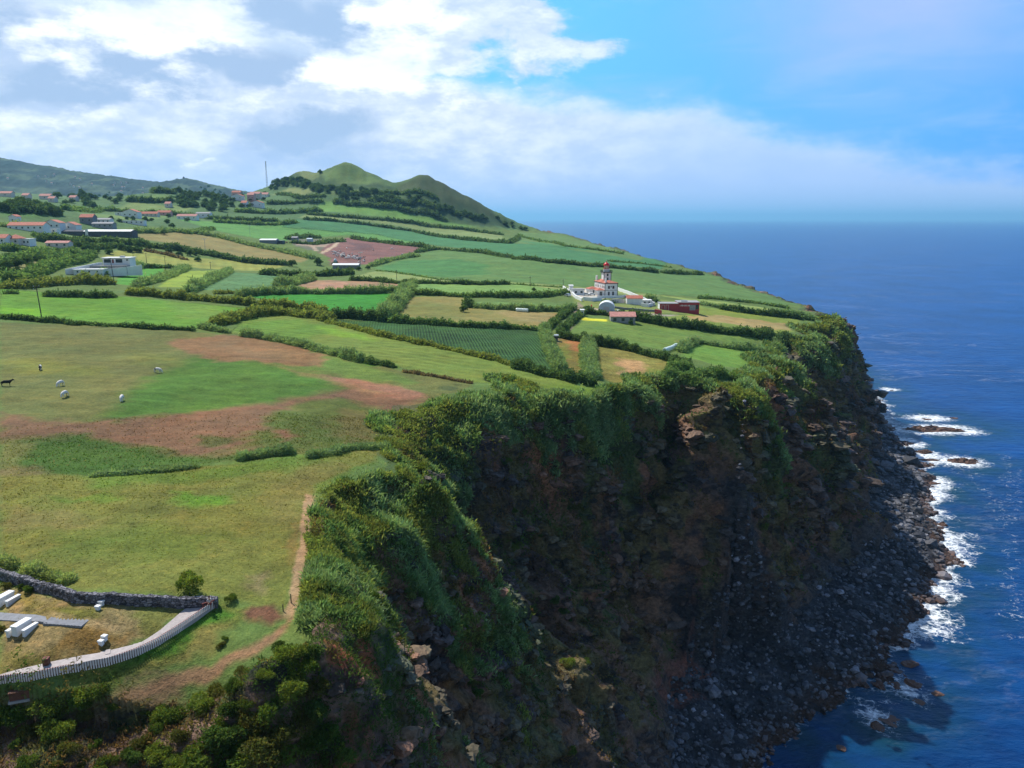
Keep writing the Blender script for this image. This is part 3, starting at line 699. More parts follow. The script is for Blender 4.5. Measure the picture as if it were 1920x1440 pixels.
me = mesh_from('ground', np.stack([px_, py_, z], 1)[used], quads.ravel(), np.full(len(quads), 4), mat_land, True,
               dict(col=colr[used], rock=rock[used], rows=rows[used], rowp=rowp[used], tuft=rough[used]))
link('ground', me, kind='structure')

# ------------------------------------------------------------------ reefs and the sea
REEFS = []
for px, py, rx, ry in [(1738,806,19,3.2),(1764,803,14,2.6),(1800,866,9,2.8),(1740,784,10,2.2),(1669,730,4,1.2),(1732,852,6,2.0),(1708,832,5,1.5),(1700,826,4,2),
                       (1735,862,6,2.4),(1742,900,6,2.2),(1752,908,4,2.0),(1744,925,5,1.8),(1640,1342,2.2,1.6),(1700,1292,2.6,1.8),(1660,1272,2.0,1.4),(1752,986,2.0,1.3)]:
    p = w_z(px, py, 0); REEFS.append((p[0], p[1], rx, ry))
def sea_material():
    m, nt, b = material('sea_water', 0.18, 0.32)
    b.inputs['IOR'].default_value = 1.33
    pos = nt.geo(); foam = nt.attr('foam', 2); shal = nt.attr('shallow', 2)
    st = nt.vm('MULTIPLY', pos, (0.55, 1.3, 1.0))
    w1 = nt.noise(st, 0.16, 6, 0.62); w2 = nt.noise(st, 0.9, 4, 0.6); w3 = nt.noise(pos, 0.012, 4, 0.6)
    deep = nt.mix(nt.ramp(w3, 0.35, 0.65), (0.0006, 0.022, 0.100, 1), (0.0012, 0.036, 0.160, 1))
    deep = nt.mix(nt.ramp(w1, 0.36, 0.66), deep, nt.vm('MULTIPLY', deep, (2.2, 1.7, 1.45)))
    c = nt.mix(nt.m('MULTIPLY', shal, nt.ramp(nt.noise(pos, 0.08, 4), 0.35, 0.6, 0.3, 1.0)), deep, (0.003, 0.034, 0.055, 1))
    # foam: broken by noise at several scales
    f1 = nt.noise(nt.vm('MULTIPLY', pos, (1.0, 1.5, 1)), 0.32, 8, 0.72, dist=0.8)
    lace = nt.new('ShaderNodeTexVoronoi', feature='DISTANCE_TO_EDGE'); nt.put(lace.inputs['Vector'], nt.vm('ADD', pos, nt.vm('SCALE', nt.vm('SUBTRACT', nt_color_noise(nt, pos, 0.3), (0.5, 0.5, 0.5)), scale=6.0))); lace.inputs['Scale'].default_value = 0.38
    le = nt.ramp(lace.outputs[0], 0.0, 0.10, 0.30, 0)
    fk = nt.m('ADD', nt.m('ADD', foam, nt.m('MULTIPLY', nt.m('SUBTRACT', f1, 0.5), 2.0)), nt.m('MULTIPLY', le, nt.ramp(foam, 0.0, 0.3)))
    fm = nt.ramp(fk, 0.42, 1.12, 0, 1, True)
    # streaks of old foam far out
    sk = nt.noise(nt.vm('MULTIPLY', pos, (0.35, 1.0, 1)), 0.011, 7, 0.62, dist=2.2)
    rid = nt.m('ABSOLUTE', nt.m('SUBTRACT', sk, 0.5))
    old = nt.m('MULTIPLY', nt.ramp(rid, 0.0, 0.022, 1, 0, True), nt.m('MULTIPLY', nt.ramp(nt.noise(pos, 0.004, 3), 0.46, 0.62), nt.ramp(f1, 0.42, 0.66)))
    fm = nt.m('MAXIMUM', fm, nt.m('MULTIPLY', old, 0.24))
    c = nt.mix(fm, c, (0.80, 0.84, 0.86, 1))
    nt.put(b.inputs['Base Color'], c)
    nt.put(b.inputs['Roughness'], nt.m('ADD', nt.m('MULTIPLY', fm, 0.6), 0.30))
    h = nt.m('ADD', nt.m('MULTIPLY', w1, 1.0), nt.m('MULTIPLY', w2, 0.22))
    nt.put(b.inputs['Normal'], nt.bump(h, 0.55, 2.2))
    return m
def nt_color_noise(nt, pos, sc):
    n = nt.new('ShaderNodeTexNoise'); nt.put(n.inputs['Vector'], pos); n.inputs['Scale'].default_value = sc; n.inputs['Detail'].default_value = 4
    return n.outputs[1]
def build_sea():
    th = np.linspace(R(-75), R(75), 560); r = np.concatenate([np.geomspace(20, 900, 520, endpoint=False), np.geomspace(900, 90000, 100)])
    X = (r[:,None]*np.sin(th)).ravel(); Y = (r[:,None]*np.cos(th)).ravel()
    dS_, _ = poly_dist(X+fbm(X/12, Y/12, 5, 5, 0.6)*4.0, Y+fbm(X/12, Y/12, 6, 5, 0.6)*4.0, SHORE)
    ins = inside(X+fbm(X/12, Y/12, 5, 5, 0.6)*4.0, Y+fbm(X/12, Y/12, 6, 5, 0.6)*4.0, list(SHORE)+INLAND)
    swell = fbm(X/34, Y/34, 401, 3)
    # the surf is widest on the open bend of the beach and round the headland
    def bell(cx, cy, s_): return np.exp(-((X-cx)**2+(Y-cy)**2)/(s_*s_))
    width = 2.6+8*bell(172, 268, 24)+9*bell(128, 208, 24)+7*bell(226, 462, 26)+3*bell(190, 340, 40)+4*bell(102, 186, 16)
    width *= np.clip(1+swell*1.2, 0.15, 2)
    foam = np.where(ins, 0.55, np.clip(1.25-dS_/width, 0, 1)*0.78)
    foam *= np.clip(0.55+sstep(95, 118, X), 0, 1)
    shal = np.where(ins, 1, np.clip(1-dS_/34, 0, 1))
    for cx, cy, rx, ry in REEFS:
        d = np.sqrt(((X-cx)/(rx*1.25+2.0))**2+((Y-cy)/(ry*2.2+4))**2)
        foam = np.maximum(foam, np.clip((1.4-d*0.95)*(1.0 if cx > 170 else 0.6), 0, 0.85)); shal = np.maximum(shal, np.clip(1.6-d*0.5, 0, 1))
    c0 = w_z(1810, 810, 0); d = np.sqrt(((X-c0[0])/12)**2+((Y-c0[1])/7)**2); foam = np.maximum(foam, np.clip(1.2-d*0.8, 0, 0.9))
    for pts, w in [([(1700,855),(1740,868),(1800,880),(1860,935),(1880,975)], 6), ([(1880,850),(1900,890),(1895,1000),(1905,1060),(1900,1110),(1912,1200)], 5),
                   ([(1740,820),(1790,828)], 3), ([(1780,880),(1850,890)], 3), ([(1770,900),(1800,915)], 6), ([(1790,930),(1800,945)], 4), ([(1660,1300),(1640,1345)], 3),
                   ([(1720,1290),(1760,1280)], 4), ([(1650,700),(1690,712)], 4), ([(1780,852),(1830,848)], 3)]:
        W = np.array([w_z(a_, b_, 0) for a_, b_ in pts])
        d, _ = poly_dist(X+fbm(X/9, Y/9, 411, 3)*4, Y+fbm(X/9, Y/9, 412, 3)*6, W)
        foam = np.maximum(foam, np.clip(0.30-d/(w*7.0), 0, 0.30))
    Z = np.zeros(len(X)); nr, ntt = len(r), len(th)
    Z = np.where(np.sqrt(X*X+Y*Y) < 900, fbm(X/11, Y/7, 405, 3)*0.22+swell*0.15, 0)
    i = np.arange(nr*ntt).reshape(nr, ntt)
    q = np.stack([i[:-1,:-1].ravel(), i[:-1,1:].ravel(), i[1:,1:].ravel(), i[1:,:-1].ravel()], 1)
    deep_in = ins & (dS_ > 14)
    q = q[~deep_in[q].all(1)]
    me = mesh_from('sea', np.stack([X, Y, Z], 1), q.ravel(), np.full(len(q), 4), sea_material(), True, dict(foam=foam, shallow=shal))
    link('sea', me, kind='structure')
build_sea()
# ------------------------------------------------------------------ foliage
def foliage_material(name, trans=0.42, spec=0.1):
    m = bpy.data.materials.new(name); m.use_nodes = True
    nt = NT(m.node_tree); m.node_tree.nodes.remove(m.node_tree.nodes['Principled BSDF'])
    out = [n for n in m.node_tree.nodes if n.type == 'OUTPUT_MATERIAL'][0]
    c = nt.attr('col')
    n = nt.noise(nt.geo(), 0.35, 2, 0.6)
    c = nt.vm('SCALE', c, scale=nt.ramp(n, 0.3, 0.7, 0.68, 1.32))
    d = nt.new('ShaderNodeBsdfDiffuse'); nt.put(d.inputs[0], c)
    t = nt.new('ShaderNodeBsdfTranslucent'); nt.put(t.inputs[0], nt.vm('MULTIPLY', c, (1.3, 1.25, 0.6)))
    mx = nt.new('ShaderNodeMixShader'); mx.inputs[0].default_value = trans
    nt.l.new(d.outputs[0], mx.inputs[1]); nt.l.new(t.outputs[0], mx.inputs[2]); nt.l.new(mx.outputs[0], out.inputs[0])
    return m
mat_leaf = foliage_material('foliage')
mat_bark = plain('bark', (0.09, 0.065, 0.045), 0.95, 0.3, 3, bump=0.05)

def unit(v): return v/np.maximum(np.linalg.norm(v, axis=1, keepdims=True), 1e-6)
def leaves(P, D, L, W, colors):
    """diamond leaves: P base points, D unit directions, L lengths, W widths"""
    n = len(P)
    r = unit(rng.normal(size=(n, 3))); S = unit(np.cross(D, r))
    L = np.broadcast_to(L, (n,))[:,None]; W = np.broadcast_to(W, (n,))[:,None]
    sag = np.array([0, 0, -0.12])*L
    co = np.stack([P, P+D*L*0.45+S*W*0.5, P+D*L+sag, P+D*L*0.45-S*W*0.5], 1).reshape(-1, 3)
    fa = np.arange(n*4); cn = np.full(n, 4)
    return co, fa, cn, np.repeat(colors, 4, axis=0)
def merge(parts):
    co, fa, cn, cl = [], [], [], []; o = 0
    for c, f, n, k in parts:
        co.append(c); fa.append(np.asarray(f)+o); cn.append(n); cl.append(k); o += len(c)
    return np.concatenate(co), np.concatenate(fa), np.concatenate(cn), np.concatenate(cl)
def vary(c, n, a=0.28, h=0.12):
    c = np.asarray(c, float)
    k = (1+rng.uniform(-a, a, (n, 1)))
    out = np.tile(c, (n, 1))*k
    out[:,0] *= 1+rng.uniform(-h, h*1.6, n)
    out[:,2] *= 1+rng.uniform(-h, h, n)
    return np.clip(out, 0.004, 0.8)

REED = (0.205, 0.310, 0.145); DARK = (0.098, 0.168, 0.066); OLIVE = (0.200, 0.250, 0.072); MID = (0.140, 0.235, 0.085); BROWNV = (0.17, 0.14, 0.08)
def hedge(pts, h, w, kind, label, dens=1.0, name='hedge', group='hedges between the fields', W3=None):
    W = hits(pts) if W3 is None else np.array(W3, float)
    base = {'r': REED, 'd': DARK, 'o': OLIVE, 'm': MID, 'b': BROWNV, 'y': (0.25, 0.32, 0.13)}[kind]
    seg = np.linalg.norm(np.diff(W[:, :2], axis=0), axis=1); cum = np.concatenate([[0], np.cumsum(seg)]); L = cum[-1]
    def along(t):
        return np.interp(t, cum, W[:,0]), np.interp(t, cum, W[:,1])
    c0 = W.mean(0); dist = max(60.0, float(np.hypot(c0[0], c0[1])))
    ls = float(np.clip(dist*0.0027, 0.30, 3.0)); w = w*0.74; h = h*0.94
    n = int(min(26000, dens*1.7*L*(w*0.6+h*1.6)/(ls*ls*0.22)))
    t = rng.uniform(0, L, n); x_, y_ = along(t); x2, y2 = along(np.minimum(t+1, L)); x1, y1 = along(np.maximum(t-1, 0))
    tx, ty = x2-x1, y2-y1; q = np.hypot(tx, ty)+1e-6; nx, ny = -ty/q, tx/q
    if dist > 450: h *= 0.82; w *= 0.85
    sd = abs(hash(label)) % 1000 if False else int(abs(c0[0]*7+c0[1]*3)) % 1000
    lump = 1+0.42*fbm(t/2.8+sd, t*0+3.1, 7, 3); lumpw = 1+0.30*fbm(t/5+sd, t*0+8.7, 8, 3)
    gap = 1.0
    ends = np.clip(np.minimum(t, L-t)/(w*0.5)+0.35, 0, 1)
    ph = rng.uniform(0, np.pi, n); rad = rng.uniform(0.66, 1.10, n)+(rng.uniform(size=n) < 0.06)*rng.uniform(0, 0.25, n)
    cx = np.sign(np.cos(ph))*np.abs(np.cos(ph))**0.7*w*0.5*lumpw*rad*ends; lump = lump*(0.86+0.5*gnoise(t/13+sd, t*0+1.7, 9)); cz = np.abs(np.sin(ph))**0.8*h*lump*rad*ends
    X = x_+nx*cx; Y = y_+ny*cx; Z = Hf(X, Y)+cz*0.92
    up = 1.2 if kind in 'y' else 0.9 if kind in 'rd' else 0.5
    D = unit(np.stack([nx*np.cos(ph)*0.55, ny*np.cos(ph)*0.55, np.full(n, up)*rng.uniform(0.0, 1.0, n)], 1)+rng.normal(size=(n, 3))*0.6)
    parts = [leaves(np.stack([X, Y, Z-ls*0.4], 1), D, ls*rng.uniform(0.8, 1.7, n)*(1.25 if kind in 'ry' else 1), ls*(0.34 if kind in 'ry' else 0.55)*rng.uniform(0.7, 1.3, n), vary(base, n))]
    # twiggy core so that no daylight shows through the foot
    ns = max(3, int(L/max(1.2, ls*1.5))); tt = np.linspace(0, L, ns); K = 7
    x_, y_ = along(tt); x2, y2 = along(np.minimum(tt+1, L)); x1, y1 = along(np.maximum(tt-1, 0))
    tx, ty = x2-x1, y2-y1; q = np.hypot(tx, ty)+1e-6; nx, ny = -ty/q, tx/q
    lump = 1+0.42*fbm(tt/2.8+sd, tt*0+3.1, 7, 3); lumpw = 1+0.30*fbm(tt/5+sd, tt*0+8.7, 8, 3); ends = np.clip(np.minimum(tt, L-tt)/(w*0.5)+0.2, 0, 1)
    lump = lump*(0.86+0.5*gnoise(tt/13+sd, tt*0+1.7, 9))
    rings = []
    for k in range(K):
        a = np.pi*k/(K-1); j = rng.uniform(0.8, 1.05, ns)
        ox = math.cos(a)*w*0.42*lumpw*ends*j; oz = math.sin(a)*h*0.82*lump*ends*j
        X = x_+nx*ox; Y = y_+ny*ox; rings.append(np.stack([X, Y, Hf(X, Y)+oz-(0.3 if k in (0, K-1) else 0)], 1))
    co = np.stack(rings, 1).reshape(-1, 3)
    i = np.arange(ns*K).reshape(ns, K)
    qd = np.stack([i[:-1,:-1].ravel(), i[1:,:-1].ravel(), i[1:,1:].ravel(), i[:-1,1:].ravel()], 1)
    parts.append((co, qd.ravel(), np.full(len(qd), 4), vary(np.array(base)*0.8, len(co), 0.3)))
    co, fa, cn, cl = merge(parts)
    o = (float(c0[0]), float(c0[1]), h1(c0[0], c0[1]))
    me = mesh_from(name, co-np.array(o), fa, cn, mat_leaf, False, dict(col=cl))
    return link(name, me, loc=o, label=label, cat='hedge', group=group)

HEDGES = [
 ([(0,597),(75,603),(130,608),(200,612),(290,618),(365,620)],1.7,1.8,'d','low dark hedge on the bank between the bright green field and the cow pasture'),
 ([(374,615),(400,620),(430,625)],2.4,2.6,'r','short blue green cane hedge at the corner of the cow pasture'),
 ([(401,612),(440,600),(500,588),(540,588),(575,594),(603,597),(620,603)],4.6,7.5,'o','broad bushy olive hedge curving above the cow pasture'),
 ([(236,552),(325,559),(406,566),(470,573),(520,577),(575,582),(610,590)],3.6,4.5,'o','long straight olive hedge along the top of the bright left field'),
 ([(81,555),(135,556),(217,558)],3.2,5,'d','isolated dark strip of bushes inside the bright left field'),
 ([(5,551),(35,551)],1.4,2,'d','tiny dark bush row at the left edge of the bright field'),
 ([(610,596),(666,597),(728,603)],3.8,4,'d','dark hedge along the lower edge of the emerald green field'),
 ([(716,600),(737,582),(752,562),(766,549)],5,7.5,'r','thick cane hedge down the right side of the emerald green field'),
 ([(440,556),(500,553),(556,551),(650,551),(744,550)],3.6,4,'r','cane hedge along the upper edge of the emerald green field'),
 ([(748,548),(766,541),(776,536)],4,5,'r','clump of cane at the meeting of hedges above the emerald field'),
 ([(769,553),(869,557),(1000,558),(1030,555),(1066,551)],3,3.6,'m','hedge between the pale green strip and the brown field left of the lighthouse'),
 ([(872,572),(885,577)],4.5,6,'d','rounded dark clump at the left end of the bale hedge'),
 ([(888,577),(940,580),(1000,584),(1050,585),(1078,580)],3,3.2,'r','cane hedge behind the white bales'),
 ([(728,604),(837,611),(1000,619),(1029,619)],2.6,2.8,'m','hedge between the brown field and the dark maize'),
 ([(1023,620),(1039,606),(1056,592),(1073,580)],2.4,3.0,'d','left hedge of the pair lining the farm lane'),
 ([(1050,626),(1068,608),(1086,594),(1103,580)],2.4,3.0,'d','right hedge of the pair lining the farm lane'),
 ([(1096,588),(1139,592),(1189,600),(1252,612),(1314,619),(1370,626),(1425,633),(1481,634)],4,4.5,'d','long tall dark hedge in front of the lighthouse grounds'),
 ([(1020,625),(1030,652),(1040,677),(1052,699)],3.6,4.4,'r','blue green cane row along the right edge of the dark maize'),
 ([(1104,642),(1102,662),(1104,685),(1112,712)],3.2,5.5,'r','broad upright cane strip between two small plots'),
 ([(1046,633),(1095,642),(1127,648),(1160,653),(1189,660),(1231,671),(1272,684),(1300,692)],3.2,3.4,'d','dark hedge below the big meadow, running toward the cliff'),
 ([(960,688),(1002,698),(1033,706),(1075,714),(1118,722)],3,3.6,'d','dark hedge below the maize field'),
 ([(612,605),(666,617),(712,630),(775,642),(837,655),(900,669),(960,685)],1.7,2.2,'o','thin ragged hedge between the maize and the long green field'),
 ([(453,630),(509,637),(550,646),(619,663),(681,680)],2.6,3.4,'r','cane hedge along the top of the brown pasture'),
 ([(687,681),(715,684),(741,690)],1.8,2.4,'d','short low dark hedge following the pasture cane hedge'),
 ([(755,697),(820,707),(887,720)],0.8,1.4,'b','thin dry bank of weeds at the right end of the pasture'),
 ([(1276,661),(1288,650),(1309,642),(1369,653),(1440,664)],2.8,3.2,'r','L shaped cane hedge round the small square meadow'),
 ([(1450,664),(1462,650),(1474,635)],3,5,'r','cane clump on the brink above the headland'),
 ([(1350,580),(1425,590),(1470,595),(1525,601)],3.6,3.8,'d','dark hedge along the far coastal strip'),
 ([(1462,586),(1500,590),(1522,594)],3,4,'r','short hedge at the seaward tip of the coastal strip'),
 ([(1209,562),(1222,565),(1235,567)],4,5,'r','cane clump behind the white walled yard'),
 ([(1310,571),(1335,574),(1362,580)],3,3.4,'r','hedge right of the red building'),
 ([(1309,560),(1360,563),(1425,570),(1480,580)],2.6,4.5,'m','low hedge along the upper coastal strip'),
 ([(1372,582),(1383,586)],3.0,5,'d','round dark bush in the field right of the red building'),
 ([(960,486),(1022,492),(1106,500),(1152,503),(1233,512)],4.6,5,'d','long dark hedge behind the lighthouse'),
 ([(1241,512),(1280,514),(1318,515)],4.4,5,'d','dark hedge beyond the gap behind the lighthouse, nearest the sea'),
 ([(781,474),(800,470),(822,468),(866,472),(912,476),(960,484)],4.2,5,'d','dark hedge above the wide green slope'),
 ([(694,500),(728,490),(760,484),(785,480)],4,5,'r','cane hedge on the right edge of the cattle yard'),
 ([(659,447),(694,453),(744,459),(806,466)],5,5,'d','dark hedge along the top of the cattle yard'),
 ([(569,412),(625,415),(681,421),(775,434),(869,450),(956,457),(972,447)],5,6,'d','long dark hedge sweeping below the twin peaked hill'),
 ([(575,402),(625,406),(681,410),(775,418),(869,430),(944,441)],5,7,'d','upper of the two long hedges below the twin peaked hill'),
 ([(625,380),(670,384),(712,389),(791,398),(838,415)],9,10,'d','heavy dark hedge at the foot of the twin peaked hill'),
 ([(640,364),(700,362),(760,364),(820,372)],7,9,'d','hedge across the front of the hill, below the main peak'),
 ([(690,376),(760,380),(830,392),(900,412)],7,10,'d','sloping hedge on the shaded right foot of the hill'),
 ([(520,366),(560,372),(610,368)],6,8,'d','short hedge above the thicket right of the hill village'),
 ([(441,397),(483,400),(525,401),(603,396)],8,9,'m','thick hedge below the hill village'),
 ([(500,382),(560,380),(605,380)],7,9,'d','dark thicket on the slope right of the hill village'),
 ([(400,417),(440,419),(478,421),(515,422),(556,417)],6,8,'m','double hedge below the orchard rows'),
 ([(385,411),(430,412),(475,414),(520,415)],5,6,'d','orchard row above the long pale green field'),
 ([(249,437),(290,437),(339,434),(372,439),(406,445),(460,458),(520,470),(587,486)],5,7,'r','long cane hedge between the brown field and the cattle sheds'),
 ([(68,452),(135,453),(190,455),(244,458),(300,465),(339,470),(393,479),(460,492),(540,497)],6,9,'d','long dark hedge below the brown field'),
 ([(135,460),(180,466),(230,462)],6,10,'d','dark thicket above the modern white house'),
 ([(0,470),(60,474),(122,476)],6,10,'m','bushy hedge below the left hand houses'),
 ([(0,500),(50,488),(108,484),(146,476)],6,8,'m','bushy belt left of the modern white house'),
 ([(14,532),(50,522),(81,512),(122,496),(173,480)],6.5,9,'m','broad bushy belt climbing to the modern white house'),
 ([(0,540),(41,540),(100,534),(162,532),(217,533)],4.5,9,'o','pale bushy fringe above the bright left field'),
 ([(190,520),(222,514),(244,508),(268,501)],4.5,6,'r','cane hedge in front of the modern white house'),
 ([(255,538),(298,526),(330,513),(352,503)],4,5.5,'r','diagonal cane hedge right of the small bright plot'),
 ([(355,548),(393,530),(431,510)],4,5,'r','diagonal cane hedge left of the maize plot'),
 ([(255,502),(290,503),(325,503)],3.5,4,'d','short dark hedge above the small bright plot'),
 ([(487,515),(530,517),(587,518),(640,517),(662,515)],5.5,7,'d','tall dark hedge below the round trees'),
 ([(519,541),(550,534),(587,525)],5,6,'r','cane hedge between the maize plot and the bare strip'),
 ([(400,551),(450,549),(520,546),(562,545)],2.4,3.6,'o','low hedge under the maize plot'),
 ([(656,526),(700,528),(744,532),(850,533),(956,534)],2.8,3.6,'d','hedge along the top of the bare strip and pale field'),
 ([(706,508),(820,524),(960,533),(1060,540)],1.0,2.0,'m','thin weedy bank under the wide green slope'),
 ([(122,394),(190,395),(271,399),(366,404)],6,8,'m','hedge behind the village street'),
 ([(238,378),(280,380),(325,378)],10,9,'d','tall dark windbreak on the terraced mound'),
 ([(257,363),(290,362),(330,363)],9,8,'d','upper dark windbreak on the terraced mound'),
 ([(0,395),(40,396),(85,398),(115,405)],9,16,'d','dark wood edge on the left hand knoll'),
 ([(0,425),(30,424),(68,432)],5,9,'r','cane belt in front of the long white farmhouse'),
 ([(60,443),(110,446)],4,7,'m','bushes below the long white farmhouse'),
 ([(270,470),(312,478),(350,488)],2.5,5,'b','dry stony bank above the yellow field'),
 ([(400,430),(350,438),(300,432)],4,8,'m','bushes left of the long pale green field'),
 ([(538,449),(570,446),(600,446)],5,7,'d','dark hedge behind the cattle sheds'),
 ([(545,456),(590,459),(645,453)],4,6,'d','second hedge behind the cattle sheds'),
 ([(1130,568),(1150,567),(1171,566)],1.8,2.6,'m','garden hedge under the lighthouse terrace'),
 ([(167,894),(220,890),(271,886),(330,881),(375,875)],0.75,1.8,'r','low weedy bank between the two near fields'),
 ([(442,864),(480,857),(520,853),(554,850)],1.9,2.4,'r','dense cane tuft row between the two near fields'),
 ([(575,859),(620,850),(667,842),(729,834)],1.3,2.0,'r','low cane row leading to the cliff between the two near fields'),
 ([(2,1056),(16,1062),(30,1068)],1.5,1.8,'y','cane tuft behind the stone wall, at the left edge'),
 ([(46,1076),(75,1082),(100,1087),(138,1092)],1.7,1.8,'y','yellowish cane clump behind the stone wall'),
 ([(1280,722),(1300,712),(1330,708),(1370,708),(1405,722)],3.2,5,'m','hedge curving round the little cliff top clearing'),
 ([(1255,720),(1262,700),(1290,692)],3.2,5,'m','bushes between the dry plot and the little clearing'),
 ([(972,441),(1010,452),(1060,462),(1120,469),(1170,477)],3,5,'m','hedge along the farthest coastal field'),
 ([(1140,490),(1200,494),(1260,502)],2,4,'m','low weeds along the brink of the teal field'),
]
for q in HEDGES: hedge(*q)

# ---- shrubs and trees as copies of a few plants
def crown_mesh(name, lobes, n, leaf, colors, wide=0.55):
    parts = []; tot = sum(l[3]**2 for l in lobes)
    for (cx, cy, cz, r, fl) in lobes:
        k = int(n*r*r/tot)
        d = unit(rng.normal(size=(k, 3))); d[:,2] = np.where(d[:,2] < -0.35, -d[:,2], d[:,2])
        lump = 1+0.22*np.sin(d[:,0]*7+cx*5)*np.cos(d[:,1]*6+cz*3)+0.12*np.sin(d[:,2]*13+cy*4)
        rad = rng.uniform(0.62, 1.06, k)**0.6*lump
        P = np.array([cx, cy, cz])+d*np.array([r, r, r*fl])*rad[:,None]
        D = unit(d*0.8+rng.normal(size=(k, 3))*0.6+np.array([0, 0, 0.35]))
        parts.append(leaves(P-D*leaf*0.4, D, leaf*rng.uniform(0.7, 1.4, k), leaf*wide*rng.uniform(0.7, 1.3, k), vary(colors[rng.integers(len(colors))], k, 0.32, 0.18)))
    co, fa, cn, cl = merge(parts)
    return mesh_from(name, co, fa, cn, mat_leaf, False, dict(col=cl))
def rand_lobes(n, R_, h, seed, r0=0.34, r1=0.6, low=0.15):
    g = np.random.default_rng(seed); out = []
    for i in range(n):
        a = g.uniform(0, 6.283); q = R_*math.sqrt(g.uniform(0, 1))*0.72; r = R_*g.uniform(r0, r1)
        out.append((q*math.cos(a), q*math.sin(a), g.uniform(low, 1)*h*(1-0.5*q/R_), r, g.uniform(0.6, 0.9)))
    return out
def stems_mesh(name, R_, h, n, r):
    co, fa, cn = [], [], []
    for i in range(n):
        a = rng.uniform(0, 6.283); q = R_*rng.uniform(0.2, 0.6); tip = np.array([q*math.cos(a), q*math.sin(a), h*rng.uniform(0.6, 1)])
        o = len(co); K = 5
        for t, rr_ in ((0, r), (0.5, r*0.7), (1, r*0.3)):
            c = tip*t+np.array([0, 0, -0.2*(t == 0)])
            for k in range(K):
                b = 6.283*k/K; co.append((c[0]+rr_*math.cos(b), c[1]+rr_*math.sin(b), c[2]))
        for s_ in range(2):
            for k in range(K): fa += [o+s_*K+k, o+s_*K+(k+1) % K, o+(s_+1)*K+(k+1) % K, o+(s_+1)*K+k]; cn.append(4)
    return mesh_from(name, co, fa, cn, mat_bark, True)
SHRUB_C = [[tuple(1.25*q for q in c_) for c_ in r_] for r_ in [[(0.085,0.135,0.026),(0.06,0.105,0.022)], [(0.12,0.165,0.032),(0.08,0.125,0.028)], [(0.135,0.125,0.032),(0.09,0.10,0.028)], [(0.065,0.11,0.030),(0.052,0.09,0.024)]]]
SHRUBS = []
for i in range(7):
    cm = crown_mesh('shrub_foliage', rand_lobes(6+i % 3, 1.25, 1.35, 100+i), 2600, 0.17, SHRUB_C[i % 4])
    sm = stems_mesh('shrub_stem', 1.0, 1.1, 6, 0.05)
    SHRUBS.append((cm, sm))
TREES = []
for i in range(5):
    cm = crown_mesh('tree_crown', [(a, b, c+0.7, r, f*1.1) for a, b, c, r, f in rand_lobes(10, 3.3, 3.6, 200+i, 0.40, 0.62, 0.0)], 2600, 0.6, [(0.065,0.13,0.05),(0.085,0.15,0.052)])
    sm = stems_mesh('tree_trunk', 1.0, 2.2, 5, 0.22)
    TREES.append((cm, sm))
def shrub(i, loc, s_, rot, label, group, name='shrub', sz=None):
    cm, sm = SHRUBS[i % 7]
    o = bpy.data.objects.new(name, None); COL.objects.link(o); o.location = loc; o.rotation_euler = (0, 0, rot); o.scale = (s_, s_, s_*(sz or 1)); tag(o, label, 'shrub', group)
    for nm, me_ in (('foliage', cm), ('stem', sm)):
        c = bpy.data.objects.new(nm, me_); COL.objects.link(c); c.parent = o
    return o
def tree(i, loc, s_, rot, label, group, name='tree', sz=1.0):
    cm, sm = TREES[i % 5]
    o = bpy.data.objects.new(name, None); COL.objects.link(o); o.location = loc; o.rotation_euler = (0, 0, rot); o.scale = (s_, s_, s_*sz); tag(o, label, 'tree', group)
    for nm, me_ in (('crown', cm), ('trunk', sm)):
        c = bpy.data.objects.new(nm, me_); COL.objects.link(c); c.parent = o
    return o

# shrubs of the near slope: pixel of the foot, size in metres
NEARSH = [(30,1345,1.5),(95,1340,1.3),(60,1375,1.0),(0,1360,1.2),(150,1322,1.0),(172,1305,1.25),(165,1345,0.8),(212,1325,0.55),(105,1385,1.3),(130,1405,0.8),(30,1400,0.7),(50,1435,0.8),
 (320,1345,1.3),(345,1385,0.9),(300,1365,0.8),(375,1330,1.1),(410,1300,0.9),(432,1340,1.2),(440,1290,0.8),(465,1320,0.7),(480,1365,1.5),(515,1340,1.4),(545,1300,1.5),(500,1410,1.9),(420,1400,1.8),
 (455,1440,1.9),(380,1430,1.5),(560,1370,1.8),(560,1430,2.0),(340,1440,1.2),(270,1400,0.9),(250,1425,1.0),(180,1400,0.6),(200,1440,0.9),(150,1440,0.7),(560,1265,1.3),(545,1235,1.2),(585,1300,1.4),
 (600,1345,1.6),(600,1400,1.8),(620,1440,1.8),(412,1212,0.5),(420,1198,0.35),(500,1270,0.7),(455,1262,0.6),(525,1220,0.8),(275,1340,0.45),(230,1372,0.5),(100,1440,0.7),(410,1365,0.9),(300,1425,1.1),(520,1385,1.3),(585,1240,1.2)]
sh_lab = ['dense dark green shrub', 'yellow green shrub', 'rusty olive shrub', 'deep green shrub']
import itertools
def where_words(px, py):
    a = 'by the left edge' if px < 110 else 'left of the dirt patch' if px < 240 else 'in the middle of the near slope' if px < 400 else 'below the trail bend' if px < 500 else 'beside the cliff canes'
    b = 'up by the track' if py < 1300 else 'half way down' if py < 1380 else 'lowest in view'
    return a, b
P3 = hits([(a, b) for a, b, c in NEARSH])
for i, ((px, py, s_), p) in enumerate(zip(NEARSH, P3)):
    a, b = where_words(px, py); sz_ = 'large ' if s_ > 1.4 else 'small ' if s_ < 0.8 else ''
    shrub(i, (p[0], p[1], p[2]-0.15), s_*0.82, i*1.7, f'{sz_}{sh_lab[i%4]} {a}, {b}', 'shrubs on the near slope')
